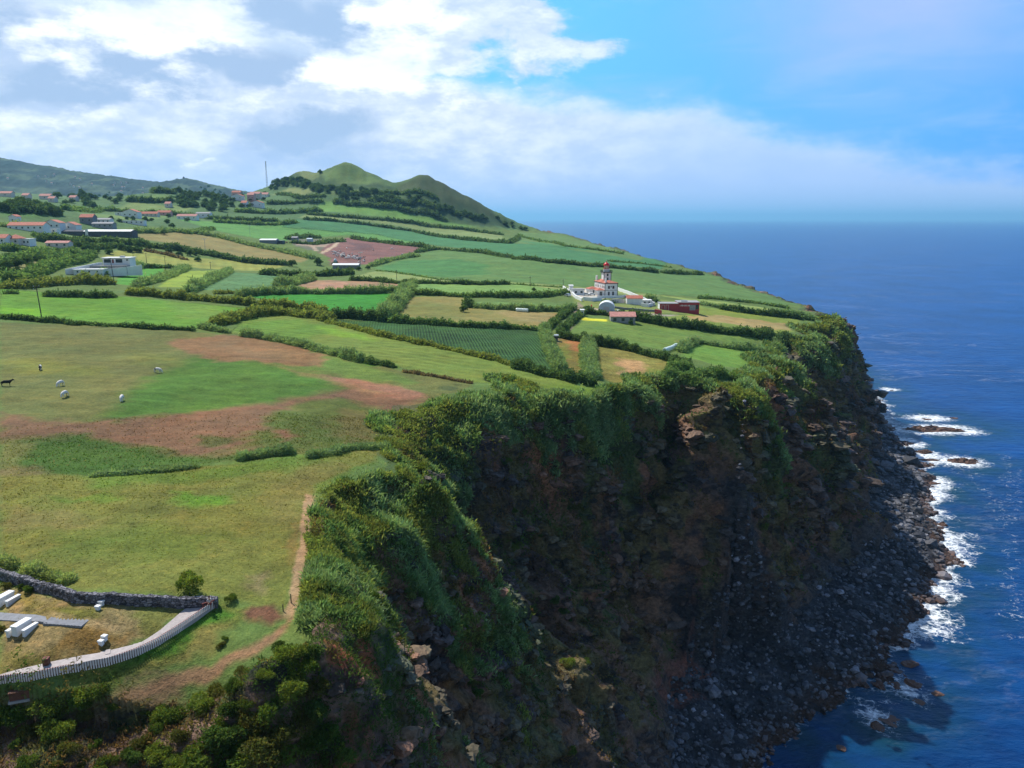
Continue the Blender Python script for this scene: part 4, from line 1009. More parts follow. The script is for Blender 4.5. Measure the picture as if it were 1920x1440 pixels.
p = at(355, 1112); shrub(1, p, 1.05, 0.4, 'leafy green bush standing alone behind the right end of the stone wall', None, 'bush', 1.35)
for i, (px, py, s_, lb) in enumerate([(12,1103,0.4,'upright green bush between the stone wall and the picnic table'),(40,1106,0.35,'slim green tuft under the stone wall'),(52,1112,0.45,'low yellowish bush under the stone wall'),(432,1126,0.5,'green bush at the free end of the stone wall'),(2,1185,0.5,'bush at the left edge beside the lower picnic table')]):
    shrub(i+2, at(px, py), s_, i, lb, None, 'bush', 1.1)

# trees of the middle and far distance
TR = [(548,500,1.2,1.0,'round dark tree left of the pair by the cattle yard'),(596,497,1.45,1.0,'biggest round dark tree beside the cattle yard'),(628,497,0.9,1,'smaller round tree against the white cattle shed'),
 (672,507,0.7,1,'bushy tree right of the white cattle shed'),(690,505,0.7,1,'bushy tree at the foot of the yard lamp'),(655,510,0.8,1,'rounded tree in front of the white cattle shed'),(358,480,1.1,1.1,'tall leafy tree in the hedge under the brown field'),(372,490,1.0,0.8,'rounded pale tree below the tall hedge tree'),
 (1183,610,0.35,1.6,'slim conical tree at the left end of the pink roofed barn'),(308,440,1.0,1.0,'tree at the left corner of the brown field'),(316,408,1.1,1.0,'round tree in the village beside the long white house'),(322,428,1.2,1.0,'tree at the left end of the pale green field'),
 (155,372,2.0,1.5,'tall dark tree beyond the left hand knoll'),(170,374,1.6,1.3,'second dark tree beyond the left hand knoll'),(600,326,1.4,1.2,'lone tree clump on the saddle left of the main peak'),
 (870,585,0.6,1.0,'small tree at the hedge corner left of the bales'),(1000,546,0.5,1.0,'small bush tree in the pale strip'),(540,543,0.8,1,'bushy tree on the bare strip')]
P3 = hits([(t[0], t[1]) for t in TR])
for i, (t, p) in enumerate(zip(TR, P3)): tree(i, p, t[2]*0.8, i*2.1, t[4], None, 'tree', t[3])
# individual trees of the mound, the hill skirt and the village, groups of look-alikes
def scatter_trees(poly, n, smin, smax, label, group, seed):
    g = np.random.default_rng(seed); lo = np.min(poly, 0); hi = np.max(poly, 0); pts = []
    while len(pts) < n:
        q = g.uniform(lo, hi)
        if inside(np.array([q[0]]), np.array([q[1]]), poly)[0]: pts.append(q)
    for k, p in enumerate(hits(pts)):
        if p[2] > 2: tree(int(g.integers(5)), (p[0], p[1], p[2]-0.3), g.uniform(smin, smax), g.uniform(0, 6), label, group)
scatter_trees([(325,358),(400,350),(436,372),(438,398),(400,396),(370,390),(335,388)], 85, 0.9, 1.7, 'one of the rounded trees covering the mound left of the hill village', 'trees on the mound', 1)
scatter_trees([(500,352),(520,340),(560,338),(600,350),(650,352),(700,362),(690,358),(600,362),(560,352),(515,358)], 70, 1.0, 1.8, 'one of the trees on the left skirt of the twin peaked hill', 'trees on the hill skirt', 2)
scatter_trees([(625,358),(700,360),(790,372),(850,392),(920,412),(900,418),(830,402),(760,384),(640,372)], 80, 0.8, 1.6, 'one of the dark trees on the shaded foot of the twin peaked hill', 'trees at the foot of the hill', 3)
scatter_trees([(0,385),(60,378),(100,392),(110,404),(40,402),(0,404)], 26, 1.0, 1.6, 'one of the dark trees on the left hand knoll', 'trees on the knoll', 4)
scatter_trees([(100,365),(230,360),(255,375),(180,392),(120,385)], 26, 1.0, 1.7, 'one of the trees between the knoll and the terraced mound', 'trees behind the village', 5)
scatter_trees([(0,485),(60,480),(130,474),(165,480),(110,502),(40,525),(0,530)], 34, 0.5, 0.95, 'one of the bushy trees left of the modern white house', 'trees left of the modern house', 16)
scatter_trees([(120,462),(240,460),(340,474),(420,484),(300,478),(160,478)], 20, 0.6, 1.0, 'one of the bushy trees above the modern white house', 'trees above the modern house', 6)
scatter_trees([(430,372),(500,360),(510,376),(470,392),(438,390)], 16, 0.8, 1.2, 'one of the garden trees in the hill village', 'trees in the hill village', 7)
scatter_trees([(205,408),(330,408),(385,410),(300,425),(210,424)], 12, 0.6, 1.0, 'one of the garden trees along the village street', 'trees along the village street', 8)
scatter_trees([(925,404),(975,424),(985,432),(950,425)], 8, 0.8, 1.3, 'one of the wind bent trees on the seaward foot of the hill', 'trees on the seaward foot', 9)

# ---- mass growth on the brink and down the cliff
def cell_sample(mask, n, power=2.0):
    """points of the land sheet, as many per unit of seen area everywhere"""
    m = mask.reshape(GX.shape)[:-1,:-1]
    PX, PY = px_.reshape(GX.shape), py_.reshape(GX.shape)
    e1 = np.stack([PX[1:,:-1]-PX[:-1,:-1], PY[1:,:-1]-PY[:-1,:-1], GZ[1:,:-1]-GZ[:-1,:-1]], -1)
    e2 = np.stack([PX[:-1,1:]-PX[:-1,:-1], PY[:-1,1:]-PY[:-1,:-1], GZ[:-1,1:]-GZ[:-1,:-1]], -1)
    ar = np.linalg.norm(np.cross(e1, e2), axis=-1)
    wgt = ar*m/(rr.reshape(GX.shape)[:-1,:-1]**power+1)
    wgt = wgt.ravel(); wgt = wgt/wgt.sum()
    k = rng.choice(len(wgt), n, p=wgt); i, j = k//(GX.shape[1]-1), k % (GX.shape[1]-1)
    u, v_ = rng.uniform(size=(2, n))
    P = np.stack([PX[i,j], PY[i,j], GZ[i,j]], 1)+e1[i,j]*u[:,None]+e2[i,j]*v_[:,None]
    nrm = unit(np.cross(e2[i,j], e1[i,j])); nrm *= np.sign(nrm[:,2:3]+1e-9)
    return P, nrm, i*GX.shape[1]+j
def clumps(P, nrm, nb, hgt, wid, lean, colors, upk=1.0):
    n = len(P); idx = np.repeat(np.arange(n), nb)
    Q = P[idx]+rng.normal(size=(n*nb, 3))*hgt[idx][:,None]*np.array([0.22, 0.22, 0.05])
    D = unit(np.array([0, 0, upk])+nrm[idx]*0.35+rng.normal(size=(n*nb, 3))*lean)
    st = rng.uniform(0.0, 0.55, n*nb)
    L = hgt[idx]*rng.uniform(0.4, 0.75, n*nb)
    Q = Q+np.array([0, 0, 1.0])*(st*hgt[idx])[:,None]-nrm[idx]*0.15
    return leaves(Q, D, L, wid[idx]*rng.uniform(0.7, 1.3, n*nb), colors[idx]*(1+rng.uniform(-0.22, 0.22, (n*nb, 1))))
nz1 = fbm(x/16, y/16, 501, 4); nz2 = fbm(x/7+z/9, y/7, 502, 4)
rim_in = inT & (dT < np.where(rr < 118, 0.5, 1.8)+np.clip(nz1, -0.4, 1)*np.where(rr < 118, 0.8, 2.5)+(rr > 118)*1.5) & (x > -28) & (rr < 330) & (y > 67)
tall = cliff & (s < 0.20+0.16*nz1) & (rr < 480) & (y > 66)
near_spur = cliff & (rr < 140) & (x < 2) & (s < 0.8) & (nz2 > 0.12) & (y > 66)
_cp = hits([(592,922),(645,902),(668,925),(648,1000),(632,1100),(604,1190),(562,1175),(574,1080),(588,980)])
band = inside(x, y, _cp) & inT
m1 = ((rim_in | band)*1.5+tall*1.2+near_spur*0.5)*(rr > 50)
m1 = m1*np.where(fbm(x/6, y/6+z/9, 531, 4) > np.where(rr < 150, 0.0, -0.2), 1, 0.08)
P_, nr_, k_ = cell_sample(m1.astype(float), 90000, 1.75)
rk_ = np.hypot(P_[:,0], P_[:,1]); ty_ = fbm(P_[:,0]/13, P_[:,1]/13, 511, 4)
hg = np.clip(0.9+ty_*0.8+rk_/220, 0.6, 2.4)*rng.uniform(0.6, 1.25, len(P_)); hg *= np.where(inT[k_], 0.85, 1.0); hg = np.minimum(hg, 0.5+rk_/90)
tz_ = fbm(P_[:,0]/4, P_[:,1]/4, 512, 3)
cols = np.where((ty_+tz_*0.6 > 0.18)[:,None], vary(REED, len(P_), 0.2), np.where((ty_+tz_*0.6 > -0.12)[:,None], vary(MID, len(P_), 0.25), vary(OLIVE, len(P_), 0.3)))
wd = np.clip(rk_*0.0017, 0.12, 0.8)
co, fa, cn, cl = clumps(P_, nr_, 5, hg, wd, 0.62, cols, 0.8), None, None, None
co, fa, cn, cl = co
link('cane_thicket', mesh_from('cane_thicket', co, fa, cn, mat_leaf, False, dict(col=cl)), kind='stuff')
# tufts of grass, fern and heath lower on the face
m2 = (cliff & (rr < 520) & (((nz2 > 0.0) & (s < 0.9)) | (s < 0.3)))*(1.0-0.45*s)
P_, nr_, k_ = cell_sample(m2.astype(float), 85000, 1.8)
rk_ = np.hypot(P_[:,0], P_[:,1]); ty_ = fbm(P_[:,0]/9, P_[:,2]/9, 521, 3)
hg = np.clip(0.5+rk_/420, 0.4, 1.4)*rng.uniform(0.5, 1.4, len(P_))
cols = np.where((ty_ > 0.15)[:,None], vary((0.075,0.13,0.034), len(P_)), np.where((ty_ > -0.2)[:,None], vary((0.14,0.125,0.045), len(P_)), vary((0.17,0.115,0.055), len(P_))))
co, fa, cn, cl = clumps(P_, nr_, 4, hg, np.clip(rk_*0.0018, 0.10, 0.7), 0.6, cols, 0.6)
link('cliff_grass', mesh_from('cliff_grass', co, fa, cn, mat_leaf, False, dict(col=cl)), kind='stuff')
# single shrubs standing among the canes of the near spur and the bay
m4 = cliff*(rr < 260)*(rr > 75)*(s < 0.62)*(s > 0.03)*(fbm(x/12, y/12, 541, 3) > -0.15)*(y > 68)
P_, nr_, k_ = cell_sample(m4.astype(float), 120, 1.7)
for i in range(len(P_)):
    p = P_[i]; q = math.hypot(p[0], p[1]); s_ = float(rng.uniform(0.45, 1.1))*(0.7+q/230)
    shrub(i, (float(p[0]), float(p[1]), float(p[2])-0.35*s_), s_*0.85, i*1.3, 'one of the rounded shrubs rooted on the cliff slope among the canes', 'shrubs on the cliff slope', 'shrub', 0.9)
# rough grass on the near turf
m3 = (inT & (rr < 150) & (rr > 45) & (x < -18))*(0.25+rough)
m3[(colr[:,0] > colr[:,1]*1.25)] *= 0.25
P_, nr_, k_ = cell_sample(m3.astype(float), 60000, 1.6)
rk_ = np.hypot(P_[:,0], P_[:,1]); hg = np.clip(rk_*0.0028, 0.12, 0.4)*rng.uniform(0.4, 1.2, len(P_))
cols = colr[k_]*rng.uniform(1.0, 1.6, (len(P_), 1)); cols[rng.uniform(size=len(P_)) < 0.12] = (0.26, 0.21, 0.11)
co, fa, cn, cl = clumps(P_, nr_, 2, hg, hg*0.45, 0.7, cols)
link('grass', mesh_from('grass', co, fa, cn, mat_leaf, False, dict(col=cl)), kind='stuff')
# ------------------------------------------------------------------ mesh builder
class MB:
    def __init__(s): s.v = []; s.f = []
    def add(s, v, f):
        o = len(s.v); s.v += [tuple(map(float, q)) for q in v]; s.f += [tuple(i+o for i in q) for q in f]; return s
    def box(s, x0, x1, y0, y1, z0, z1, M=None, taper=0.0):
        t = taper
        v = [(x0,y0,z0),(x1,y0,z0),(x1,y1,z0),(x0,y1,z0),(x0+t,y0+t,z1),(x1-t,y0+t,z1),(x1-t,y1-t,z1),(x0+t,y1-t,z1)]
        if M is not None: v = [tuple(M @ Vector(q)) for q in v]
        return s.add(v, [(0,3,2,1),(4,5,6,7),(0,1,5,4),(1,2,6,5),(2,3,7,6),(3,0,4,7)])
    def cyl(s, p0, p1, r0, r1=None, k=10, cap=True):
        r1 = r0 if r1 is None else r1; p0 = Vector(p0); p1 = Vector(p1); d = (p1-p0).normalized()
        a = d.orthogonal().normalized(); b = d.cross(a)
        v = [tuple(p0+(a*math.cos(6.28318*i/k)+b*math.sin(6.28318*i/k))*r0) for i in range(k)]+[tuple(p1+(a*math.cos(6.28318*i/k)+b*math.sin(6.28318*i/k))*r1) for i in range(k)]
        f = [(i, (i+1) % k, k+(i+1) % k, k+i) for i in range(k)]
        if cap: f += [tuple(range(k-1, -1, -1)), tuple(range(k, 2*k))]
        return s.add(v, f)
    def lathe(s, c, prof, k=16):
        v = []; f = []
        for r, z in prof:
            v += [(c[0]+r*math.cos(6.28318*i/k), c[1]+r*math.sin(6.28318*i/k), c[2]+z) for i in range(k)]
        for j in range(len(prof)-1):
            f += [(j*k+i, j*k+(i+1) % k, (j+1)*k+(i+1) % k, (j+1)*k+i) for i in range(k)]
        f += [tuple(range(k-1, -1, -1)), tuple(range((len(prof)-1)*k, len(prof)*k))]
        return s.add(v, f)
    def gable(s, x0, x1, y0, y1, z0, z1, axis='x', th=0.18, over=0.35):
        """two roof slabs and nothing else; ridge along axis"""
        if axis == 'x':
            ym = (y0+y1)/2; sl = (z1-z0)/((y1-y0)/2); zo = z0-over*sl
            for ya in (y0-over, y1+over):
                s.add([(x0-over,ya,zo),(x1+over,ya,zo),(x1+over,ym,z1),(x0-over,ym,z1),(x0-over,ya,zo+th),(x1+over,ya,zo+th),(x1+over,ym,z1+th),(x0-over,ym,z1+th)],
                      [(0,1,2,3),(7,6,5,4),(0,4,5,1),(1,5,6,2),(2,6,7,3),(3,7,4,0)])
        else:
            xm = (x0+x1)/2; sl = (z1-z0)/((x1-x0)/2); zo = z0-over*sl
            for xa in (x0-over, x1+over):
                s.add([(xa,y0-over,zo),(xa,y1+over,zo),(xm,y1+over,z1),(xm,y0-over,z1),(xa,y0-over,zo+th),(xa,y1+over,zo+th),(xm,y1+over,z1+th),(xm,y0-over,z1+th)],
                      [(0,1,2,3),(7,6,5,4),(0,4,5,1),(1,5,6,2),(2,6,7,3),(3,7,4,0)])
        return s
    def gwall(s, x0, x1, y0, y1, z0, z1, z2, axis='x'):
        """walls with gable ends"""
        if axis == 'x':
            ym = (y0+y1)/2
            v = [(x0,y0,z0),(x1,y0,z0),(x1,y1,z0),(x0,y1,z0),(x0,y0,z1),(x1,y0,z1),(x1,y1,z1),(x0,y1,z1),(x0,ym,z2),(x1,ym,z2)]
            f = [(0,3,2,1),(0,1,5,4),(2,3,7,6),(1,2,6,9,5),(3,0,4,8,7),(4,5,9,8),(6,7,8,9)]
        else:
            xm = (x0+x1)/2
            v = [(x0,y0,z0),(x1,y0,z0),(x1,y1,z0),(x0,y1,z0),(x0,y0,z1),(x1,y0,z1),(x1,y1,z1),(x0,y1,z1),(xm,y0,z2),(xm,y1,z2)]
            f = [(0,3,2,1),(1,2,6,5),(3,0,4,7),(0,1,5,8,4),(2,3,7,9,6),(5,6,9,8),(7,4,8,9)]
        return s.add(v, f)
    def hip(s, x0, x1, y0, y1, z0, z1, over=0.35, th=0.15):
        x0 -= over; x1 += over; y0 -= over; y1 += over
        if x1-x0 > y1-y0: h = (y1-y0)/2; a, b = (x0+h, (y0+y1)/2), (x1-h, (y0+y1)/2)
        else: h = (x1-x0)/2; a, b = ((x0+x1)/2, y0+h), ((x0+x1)/2, y1-h)
        v = [(x0,y0,z0),(x1,y0,z0),(x1,y1,z0),(x0,y1,z0),(x0,y0,z0+th),(x1,y0,z0+th),(x1,y1,z0+th),(x0,y1,z0+th),(a[0],a[1],z1),(b[0],b[1],z1)]
        f = [(0,3,2,1),(0,1,5,4),(1,2,6,5),(2,3,7,6),(3,0,4,7)]
        f += [(4,5,9,8),(5,6,9),(6,7,8,9),(7,4,8)] if x1-x0 > y1-y0 else [(4,5,8),(5,6,9,8),(6,7,9),(7,4,8,9)]
        return s.add(v, f)
    def build(s, name, mat, parent=None, loc=None, rot=0, smooth=False, **kw):
        me = bpy.data.meshes.new(name); me.from_pydata(s.v, [], s.f)
        me.materials.append(mat); me.polygons.foreach_set('use_smooth', [smooth]*len(me.polygons)); me.update()
        o = link(name, me, parent, loc, **kw)
        if rot: o.rotation_euler = (0, 0, rot)
        return o
def root(name, loc, rot, label, cat, group=None):
    o = bpy.data.objects.new(name, None); COL.objects.link(o); o.location = loc; o.rotation_euler = (0, 0, rot); o.empty_display_size = 0.5
    return tag(o, label, cat, group)
def copy_tree(o, parent=None):
    c = o.copy(); COL.objects.link(c)
    if parent: c.parent = parent
    for ch in [q for q in bpy.data.objects if q.parent == o]: copy_tree(ch, c)
    return c

M_white = plain('white_paint', (0.74, 0.74, 0.72), 0.7, 0.10, 0.6)
M_cream = plain('cream_plaster', (0.62, 0.55, 0.50), 0.8, 0.15, 0.6)
M_pink = plain('pink_plaster', (0.60, 0.33, 0.30), 0.8, 0.15, 0.6)
M_tile = plain('clay_tiles', (0.46, 0.155, 0.10), 0.85, 0.30, 1.2, bump=0.05)
M_tile2 = plain('pale_tiles', (0.50, 0.23, 0.19), 0.85, 0.28, 1.2, bump=0.05)
M_red = plain('red_paint', (0.36, 0.04, 0.045), 0.5, 0.2, 1)
M_rustd = plain('rust_door', (0.22, 0.06, 0.05), 0.7, 0.2, 2)
M_lred = plain('lantern_red', (0.62, 0.02, 0.02), 0.35, 0.1, 1)
M_basalt = plain('basalt_trim', (0.045, 0.045, 0.05), 0.9, 0.3, 2)
M_grey = plain('grey_concrete', (0.30, 0.30, 0.30), 0.85, 0.25, 1.2, bump=0.02)
M_grey2 = plain('grey_block', (0.20, 0.205, 0.22), 0.9, 0.25, 1.0, bump=0.03)
M_dark = plain('dark_block', (0.085, 0.09, 0.10), 0.9, 0.3, 0.8, bump=0.03)
M_glass = plain('window_glass', (0.03, 0.045, 0.055), 0.12, 0.2, 1, spec=0.6)
M_lamp = plain('lantern_glass', (0.45, 0.42, 0.30), 0.15, 0.2, 1, spec=0.7)
M_metal = plain('galvanised_steel', (0.42, 0.44, 0.45), 0.45, 0.15, 1, metal=0.3)
M_sheet = plain('white_sheet_roof', (0.70, 0.70, 0.68), 0.5, 0.12, 0.7)
M_blue = plain('pale_blue_sheet', (0.40, 0.50, 0.54), 0.6, 0.15, 0.8)
M_wood = plain('weathered_wood', (0.15, 0.07, 0.045), 0.85, 0.35, 4)
M_pole = plain('pole_wood', (0.07, 0.055, 0.045), 0.9, 0.3, 3)
M_wrap = plain('bale_wrap', (0.62, 0.72, 0.66), 0.35, 0.12, 2, spec=0.5)
M_tyre = plain('tyre_rubber', (0.02, 0.02, 0.02), 0.9, 0.1, 1)
M_silver = plain('silver_car_paint', (0.50, 0.52, 0.53), 0.3, 0.06, 1, metal=0.4, spec=0.5)

# ------------------------------------------------------------------ rocks
def ico(sub):
    t = (1+5**0.5)/2
    v = [(-1,t,0),(1,t,0),(-1,-t,0),(1,-t,0),(0,-1,t),(0,1,t),(0,-1,-t),(0,1,-t),(t,0,-1),(t,0,1),(-t,0,-1),(-t,0,1)]
    f = [(0,11,5),(0,5,1),(0,1,7),(0,7,10),(0,10,11),(1,5,9),(5,11,4),(11,10,2),(10,7,6),(7,1,8),(3,9,4),(3,4,2),(3,2,6),(3,6,8),(3,8,9),(4,9,5),(2,4,11),(6,2,10),(8,6,7),(9,8,1)]
    v = [np.array(q)/np.linalg.norm(q) for q in v]
    for _ in range(sub):
        nf = []; mid = {}
        def mp(a, b):
            k = (min(a, b), max(a, b))
            if k not in mid:
                m = v[a]+v[b]; v.append(m/np.linalg.norm(m)); mid[k] = len(v)-1
            return mid[k]
        for a, b, c in f:
            ab, bc, ca = mp(a, b), mp(b, c), mp(c, a); nf += [(a,ab,ca),(b,bc,ab),(c,ca,bc),(ab,bc,ca)]
        f = nf
    return np.array(v), np.array(f)
def rock_verts(v, seed, amp=0.35, cuts=7):
    g = np.random.default_rng(seed); w = v.copy()
    for i in range(cuts):
        n = g.normal(size=3); n /= np.linalg.norm(n); d = g.uniform(0.45, 0.85)
        k = w@n; over = np.maximum(k-d, 0); w = w-over[:,None]*n
    w = w*(1+g.uniform(-amp, amp, (len(w), 1))*0.35)
    w *= np.array([g.uniform(0.8, 1.3), g.uniform(0.7, 1.1), g.uniform(0.55, 0.85)])
    return w
def rock_material(name, attr=True, rgb=(0.075, 0.077, 0.088)):
    m, nt, b = material(name, 0.75, 0.35)
    pos = nt.geo(); n = nt.noise(pos, 1.3, 4, 0.65)
    c = nt.vm('SCALE', nt.attr('col') if attr else rgb, scale=nt.ramp(n, 0.3, 0.7, 0.5, 1.6))
    if not attr:
        oi = nt.new('ShaderNodeObjectInfo').outputs['Random']
        c = nt.vm('SCALE', c, scale=nt.ramp(oi, 0, 1, 0.55, 2.1))
    # wet, reddish algae close to the water
    sp = nt.new('ShaderNodeSeparateXYZ'); nt.put(sp.inputs[0], pos)
    c = nt.mix(nt.m('MULTIPLY', nt.ramp(sp.outputs[2], 0.5, 2.2, 0.8, 0), nt.ramp(n, 0.35, 0.55)), c, (0.13, 0.065, 0.040, 1))
    nt.put(b.inputs['Base Color'], c); nt.put(b.inputs['Normal'], nt.bump(n, 0.8, 0.3))
    return m
mat_rock = rock_material('beach_rock'); mat_boulder = rock_material('boulder_rock', False)
V0, F0 = ico(0); V1, F1 = ico(1); V2, F2 = ico(2); V3, F3 = ico(3)
bm_ = (~inT)*(((s > 0.96) & (z < 13)) | (~inB))*(inS | (dS < 5))*(rr < 620)*(z > -1.6)
P_, nr_, k_ = cell_sample(bm_.astype(float), 15500, 0.9)
def rockfield(P, sizes, V, Fc, cols, name, mat, kind='stuff'):
    base = [rock_verts(V, q) for q in range(14)]
    n = len(P); vi = rng.integers(14, size=n); B = np.array(base)[vi]
    a = rng.uniform(0, 6.283, n); ca, sa = np.cos(a), np.sin(a)
    X = B[:,:,0]*ca[:,None]-B[:,:,1]*sa[:,None]; Y = B[:,:,0]*sa[:,None]+B[:,:,1]*ca[:,None]
    co = np.stack([X, Y, B[:,:,2]], -1)*sizes[:,None,None]+P[:,None,:]
    m = V.shape[0]; fa = (Fc[None]+np.arange(n)[:,None,None]*m).reshape(-1)
    me = mesh_from(name, co.reshape(-1, 3), fa, np.full(n*len(Fc), 3), mat, False, dict(col=np.repeat(cols, m, 0)))
    return link(name, me, kind=kind)
sz_ = np.exp(rng.normal(-0.50, 0.50, len(P_)))*np.clip(np.hypot(P_[:,0], P_[:,1])/260, 0.75, 1.5)
shade = np.exp(rng.normal(0, 0.5, len(P_)))
cols = np.array([0.070, 0.071, 0.080])*shade[:,None]
cols = np.clip(cols, 0.015, 0.34)
big = np.argsort(-sz_/np.hypot(P_[:,0], P_[:,1]))[:260]
rest = np.ones(len(P_), bool); rest[big] = False
rockfield(P_[rest], sz_[rest], V0, F0, cols[rest], 'beach_rubble', mat_rock)
BME = []
for q in range(8):
    w = rock_verts(V2, 40+q, 0.25, 11); BME.append(mesh_from('boulder', w, F2.ravel(), np.full(len(F2), 3), mat_boulder))
for j, k in enumerate(big):
    p = P_[k]; q = min(sz_[k]*1.1, 3.0)
    o = bpy.data.objects.new('boulder', BME[j % 8]); COL.objects.link(o); o.location = (p[0], p[1], p[2]+q*0.15); o.rotation_euler = (rng.uniform(-0.4, 0.4), rng.uniform(-0.4, 0.4), rng.uniform(0, 6.28)); o.scale = (q, q, q)
    tag(o, 'one of the big dark basalt boulders on the beach under the cliff', 'boulder', 'big boulders on the beach')
om = cliff*(fbm(x/11+z/14, z/5.5+y/15, 801, 4) > 0.16)*(s > 0.10)*(rr < 520)*(1-_nf)
P_, nr_, k_ = cell_sample(om.astype(float), 7000, 1.1)
sc_ = np.minimum(np.exp(rng.normal(0.0, 0.45, len(P_))), 2.0)*np.clip(np.hypot(P_[:,0], P_[:,1])/220, 0.5, 1.35)
cl_ = np.clip(colr[k_]*0.40+np.array([0.020, 0.017, 0.016]), 0.012, 0.2)*rng.uniform(0.45, 1.35, (len(P_), 1))
rockfield(P_-nr_*sc_[:,None]*0.62, sc_*1.15, V2*np.array([1.45, 1.45, 0.75]), F2, cl_, 'cliff_outcrops', mat_rock)
ROCKS = [(1738,806,18,3.4,2.6,'long jagged reef of brown rocks ringed by white surf'),(1792,808,7,2.6,2.0,'seaward end of the long reef, broken rocks in surf'),(1790,784,2.5,1,0.7,'half drowned rock in the upper patch of surf'),(1737,786,4,1.4,1.0,'flat rock at the left of the upper patch of surf'),
 (1798,866,8.5,2.8,2.4,'separate rocky islet right of the boulder beach'),(1730,848,5,2.0,2.0,'brown rock with surf on its right side, off the beach bend'),(1671,732,2,0.9,0.7,'lone rock awash below the headland, farthest from the beach'),
 (1700,832,5,1.8,1.2,'low rock beside the beach edge, above the brown rock'),(1742,862,4,1.5,1.0,'low reddish rock below the brown rock'),(1745,906,4.5,1.6,1.2,'reddish rock in the calm pool by the beach'),(1738,925,4,1.3,1.0,'second reddish rock in the pool, nearer the beach'),
 (1768,984,2.0,1.6,1.6,'rust red boulder in the surf at the widest bend'),(1648,1287,1.8,1.3,1.1,'rust brown rock in the lower surf'),(1712,1281,1.9,1.4,1.2,'rust brown rock at the tip of the lower surf'),(1678,1286,1.5,1,0.9,'small rust rock left of the tip rock in the surf'),
 (1707,1245,1.7,1.3,1.2,'brown rock where the surf meets the beach'),(1645,1364,1.6,1.2,0.9,'rust rock with a small ring of foam, off shore'),(1670,1352,2.6,1.6,0.35,'drowned olive rock just under the water off shore'),(1720,1315,1.7,1.2,0.3,'drowned rock off shore, the upper one'),(1757,1300,1.5,1.0,0.3,'drowned rock off shore, the rightmost one'),(1576,1403,1.2,0.9,0.4,'small pale rock under water near the bottom edge'),
 (1783,1042,1.7,1.4,1.1,'brown rock at the outer tip of the boulder point'),(1580,1285,2.2,1.6,1.6,'large purplish boulder at the lower water edge')]
for j, (px, py, rx, ry, hz, lb) in enumerate(ROCKS):
    p = w_z(px, py, 0); w = rock_verts(V3, 80+j, 0.2, 6)
    ux = w[:,0]*rx; uy = w[:,1]*ry*1.6
    n = fbm(ux/1.6+j*9, uy/1.6, 600+j, 4); n2 = np.abs(fbm(ux/4.2+j*5, uy/3.0, 640+j, 3))
    wz = w[:,2]*hz*np.clip(0.55+n*0.9+n2*0.9, 0.05, 1.9); ux = ux*(1+n*0.18)
    me = mesh_from('sea_rock', np.stack([ux, uy, wz], 1), F3.ravel(), np.full(len(F3), 3), rock_material('sea_rock', False, (0.085, 0.052, 0.038)) if j == 0 else bpy.data.materials['sea_rock'])
    link('sea_rock', me, loc=(p[0], p[1], -0.05*hz), label=lb, cat='rock')

# ------------------------------------------------------------------ the lighthouse
def windows(parent, face, specs, w, h, mat=None, frame=None, name='window', arch=False):
    """specs: (u, z) centres on a face given by origin, direction and outward normal (local)"""
    o, d, n = [Vector(q) for q in face]
    for u, zc in specs:
        m = MB(); M = Matrix((( d.x, n.x, 0, (o+d*u).x), (d.y, n.y, 0, (o+d*u).y), (0, 0, 1, zc), (0, 0, 0, 1)))
        m.box(-w/2, w/2, 0.005, 0.05, -h/2, h/2, M)
        wd_ = m.build(name, mat or M_glass, parent)
        if frame:
            f = MB(); t = 0.09
            for b in ((-w/2-t, -w/2, -h/2-t, h/2+t), (w/2, w/2+t, -h/2-t, h/2+t), (-w/2, w/2, h/2, h/2+t), (-w/2, w/2, -h/2-t, -h/2)):
                f.box(b[0], b[1], 0.005, 0.09, b[2], b[3], M)
            f.build('frame', frame, wd_)
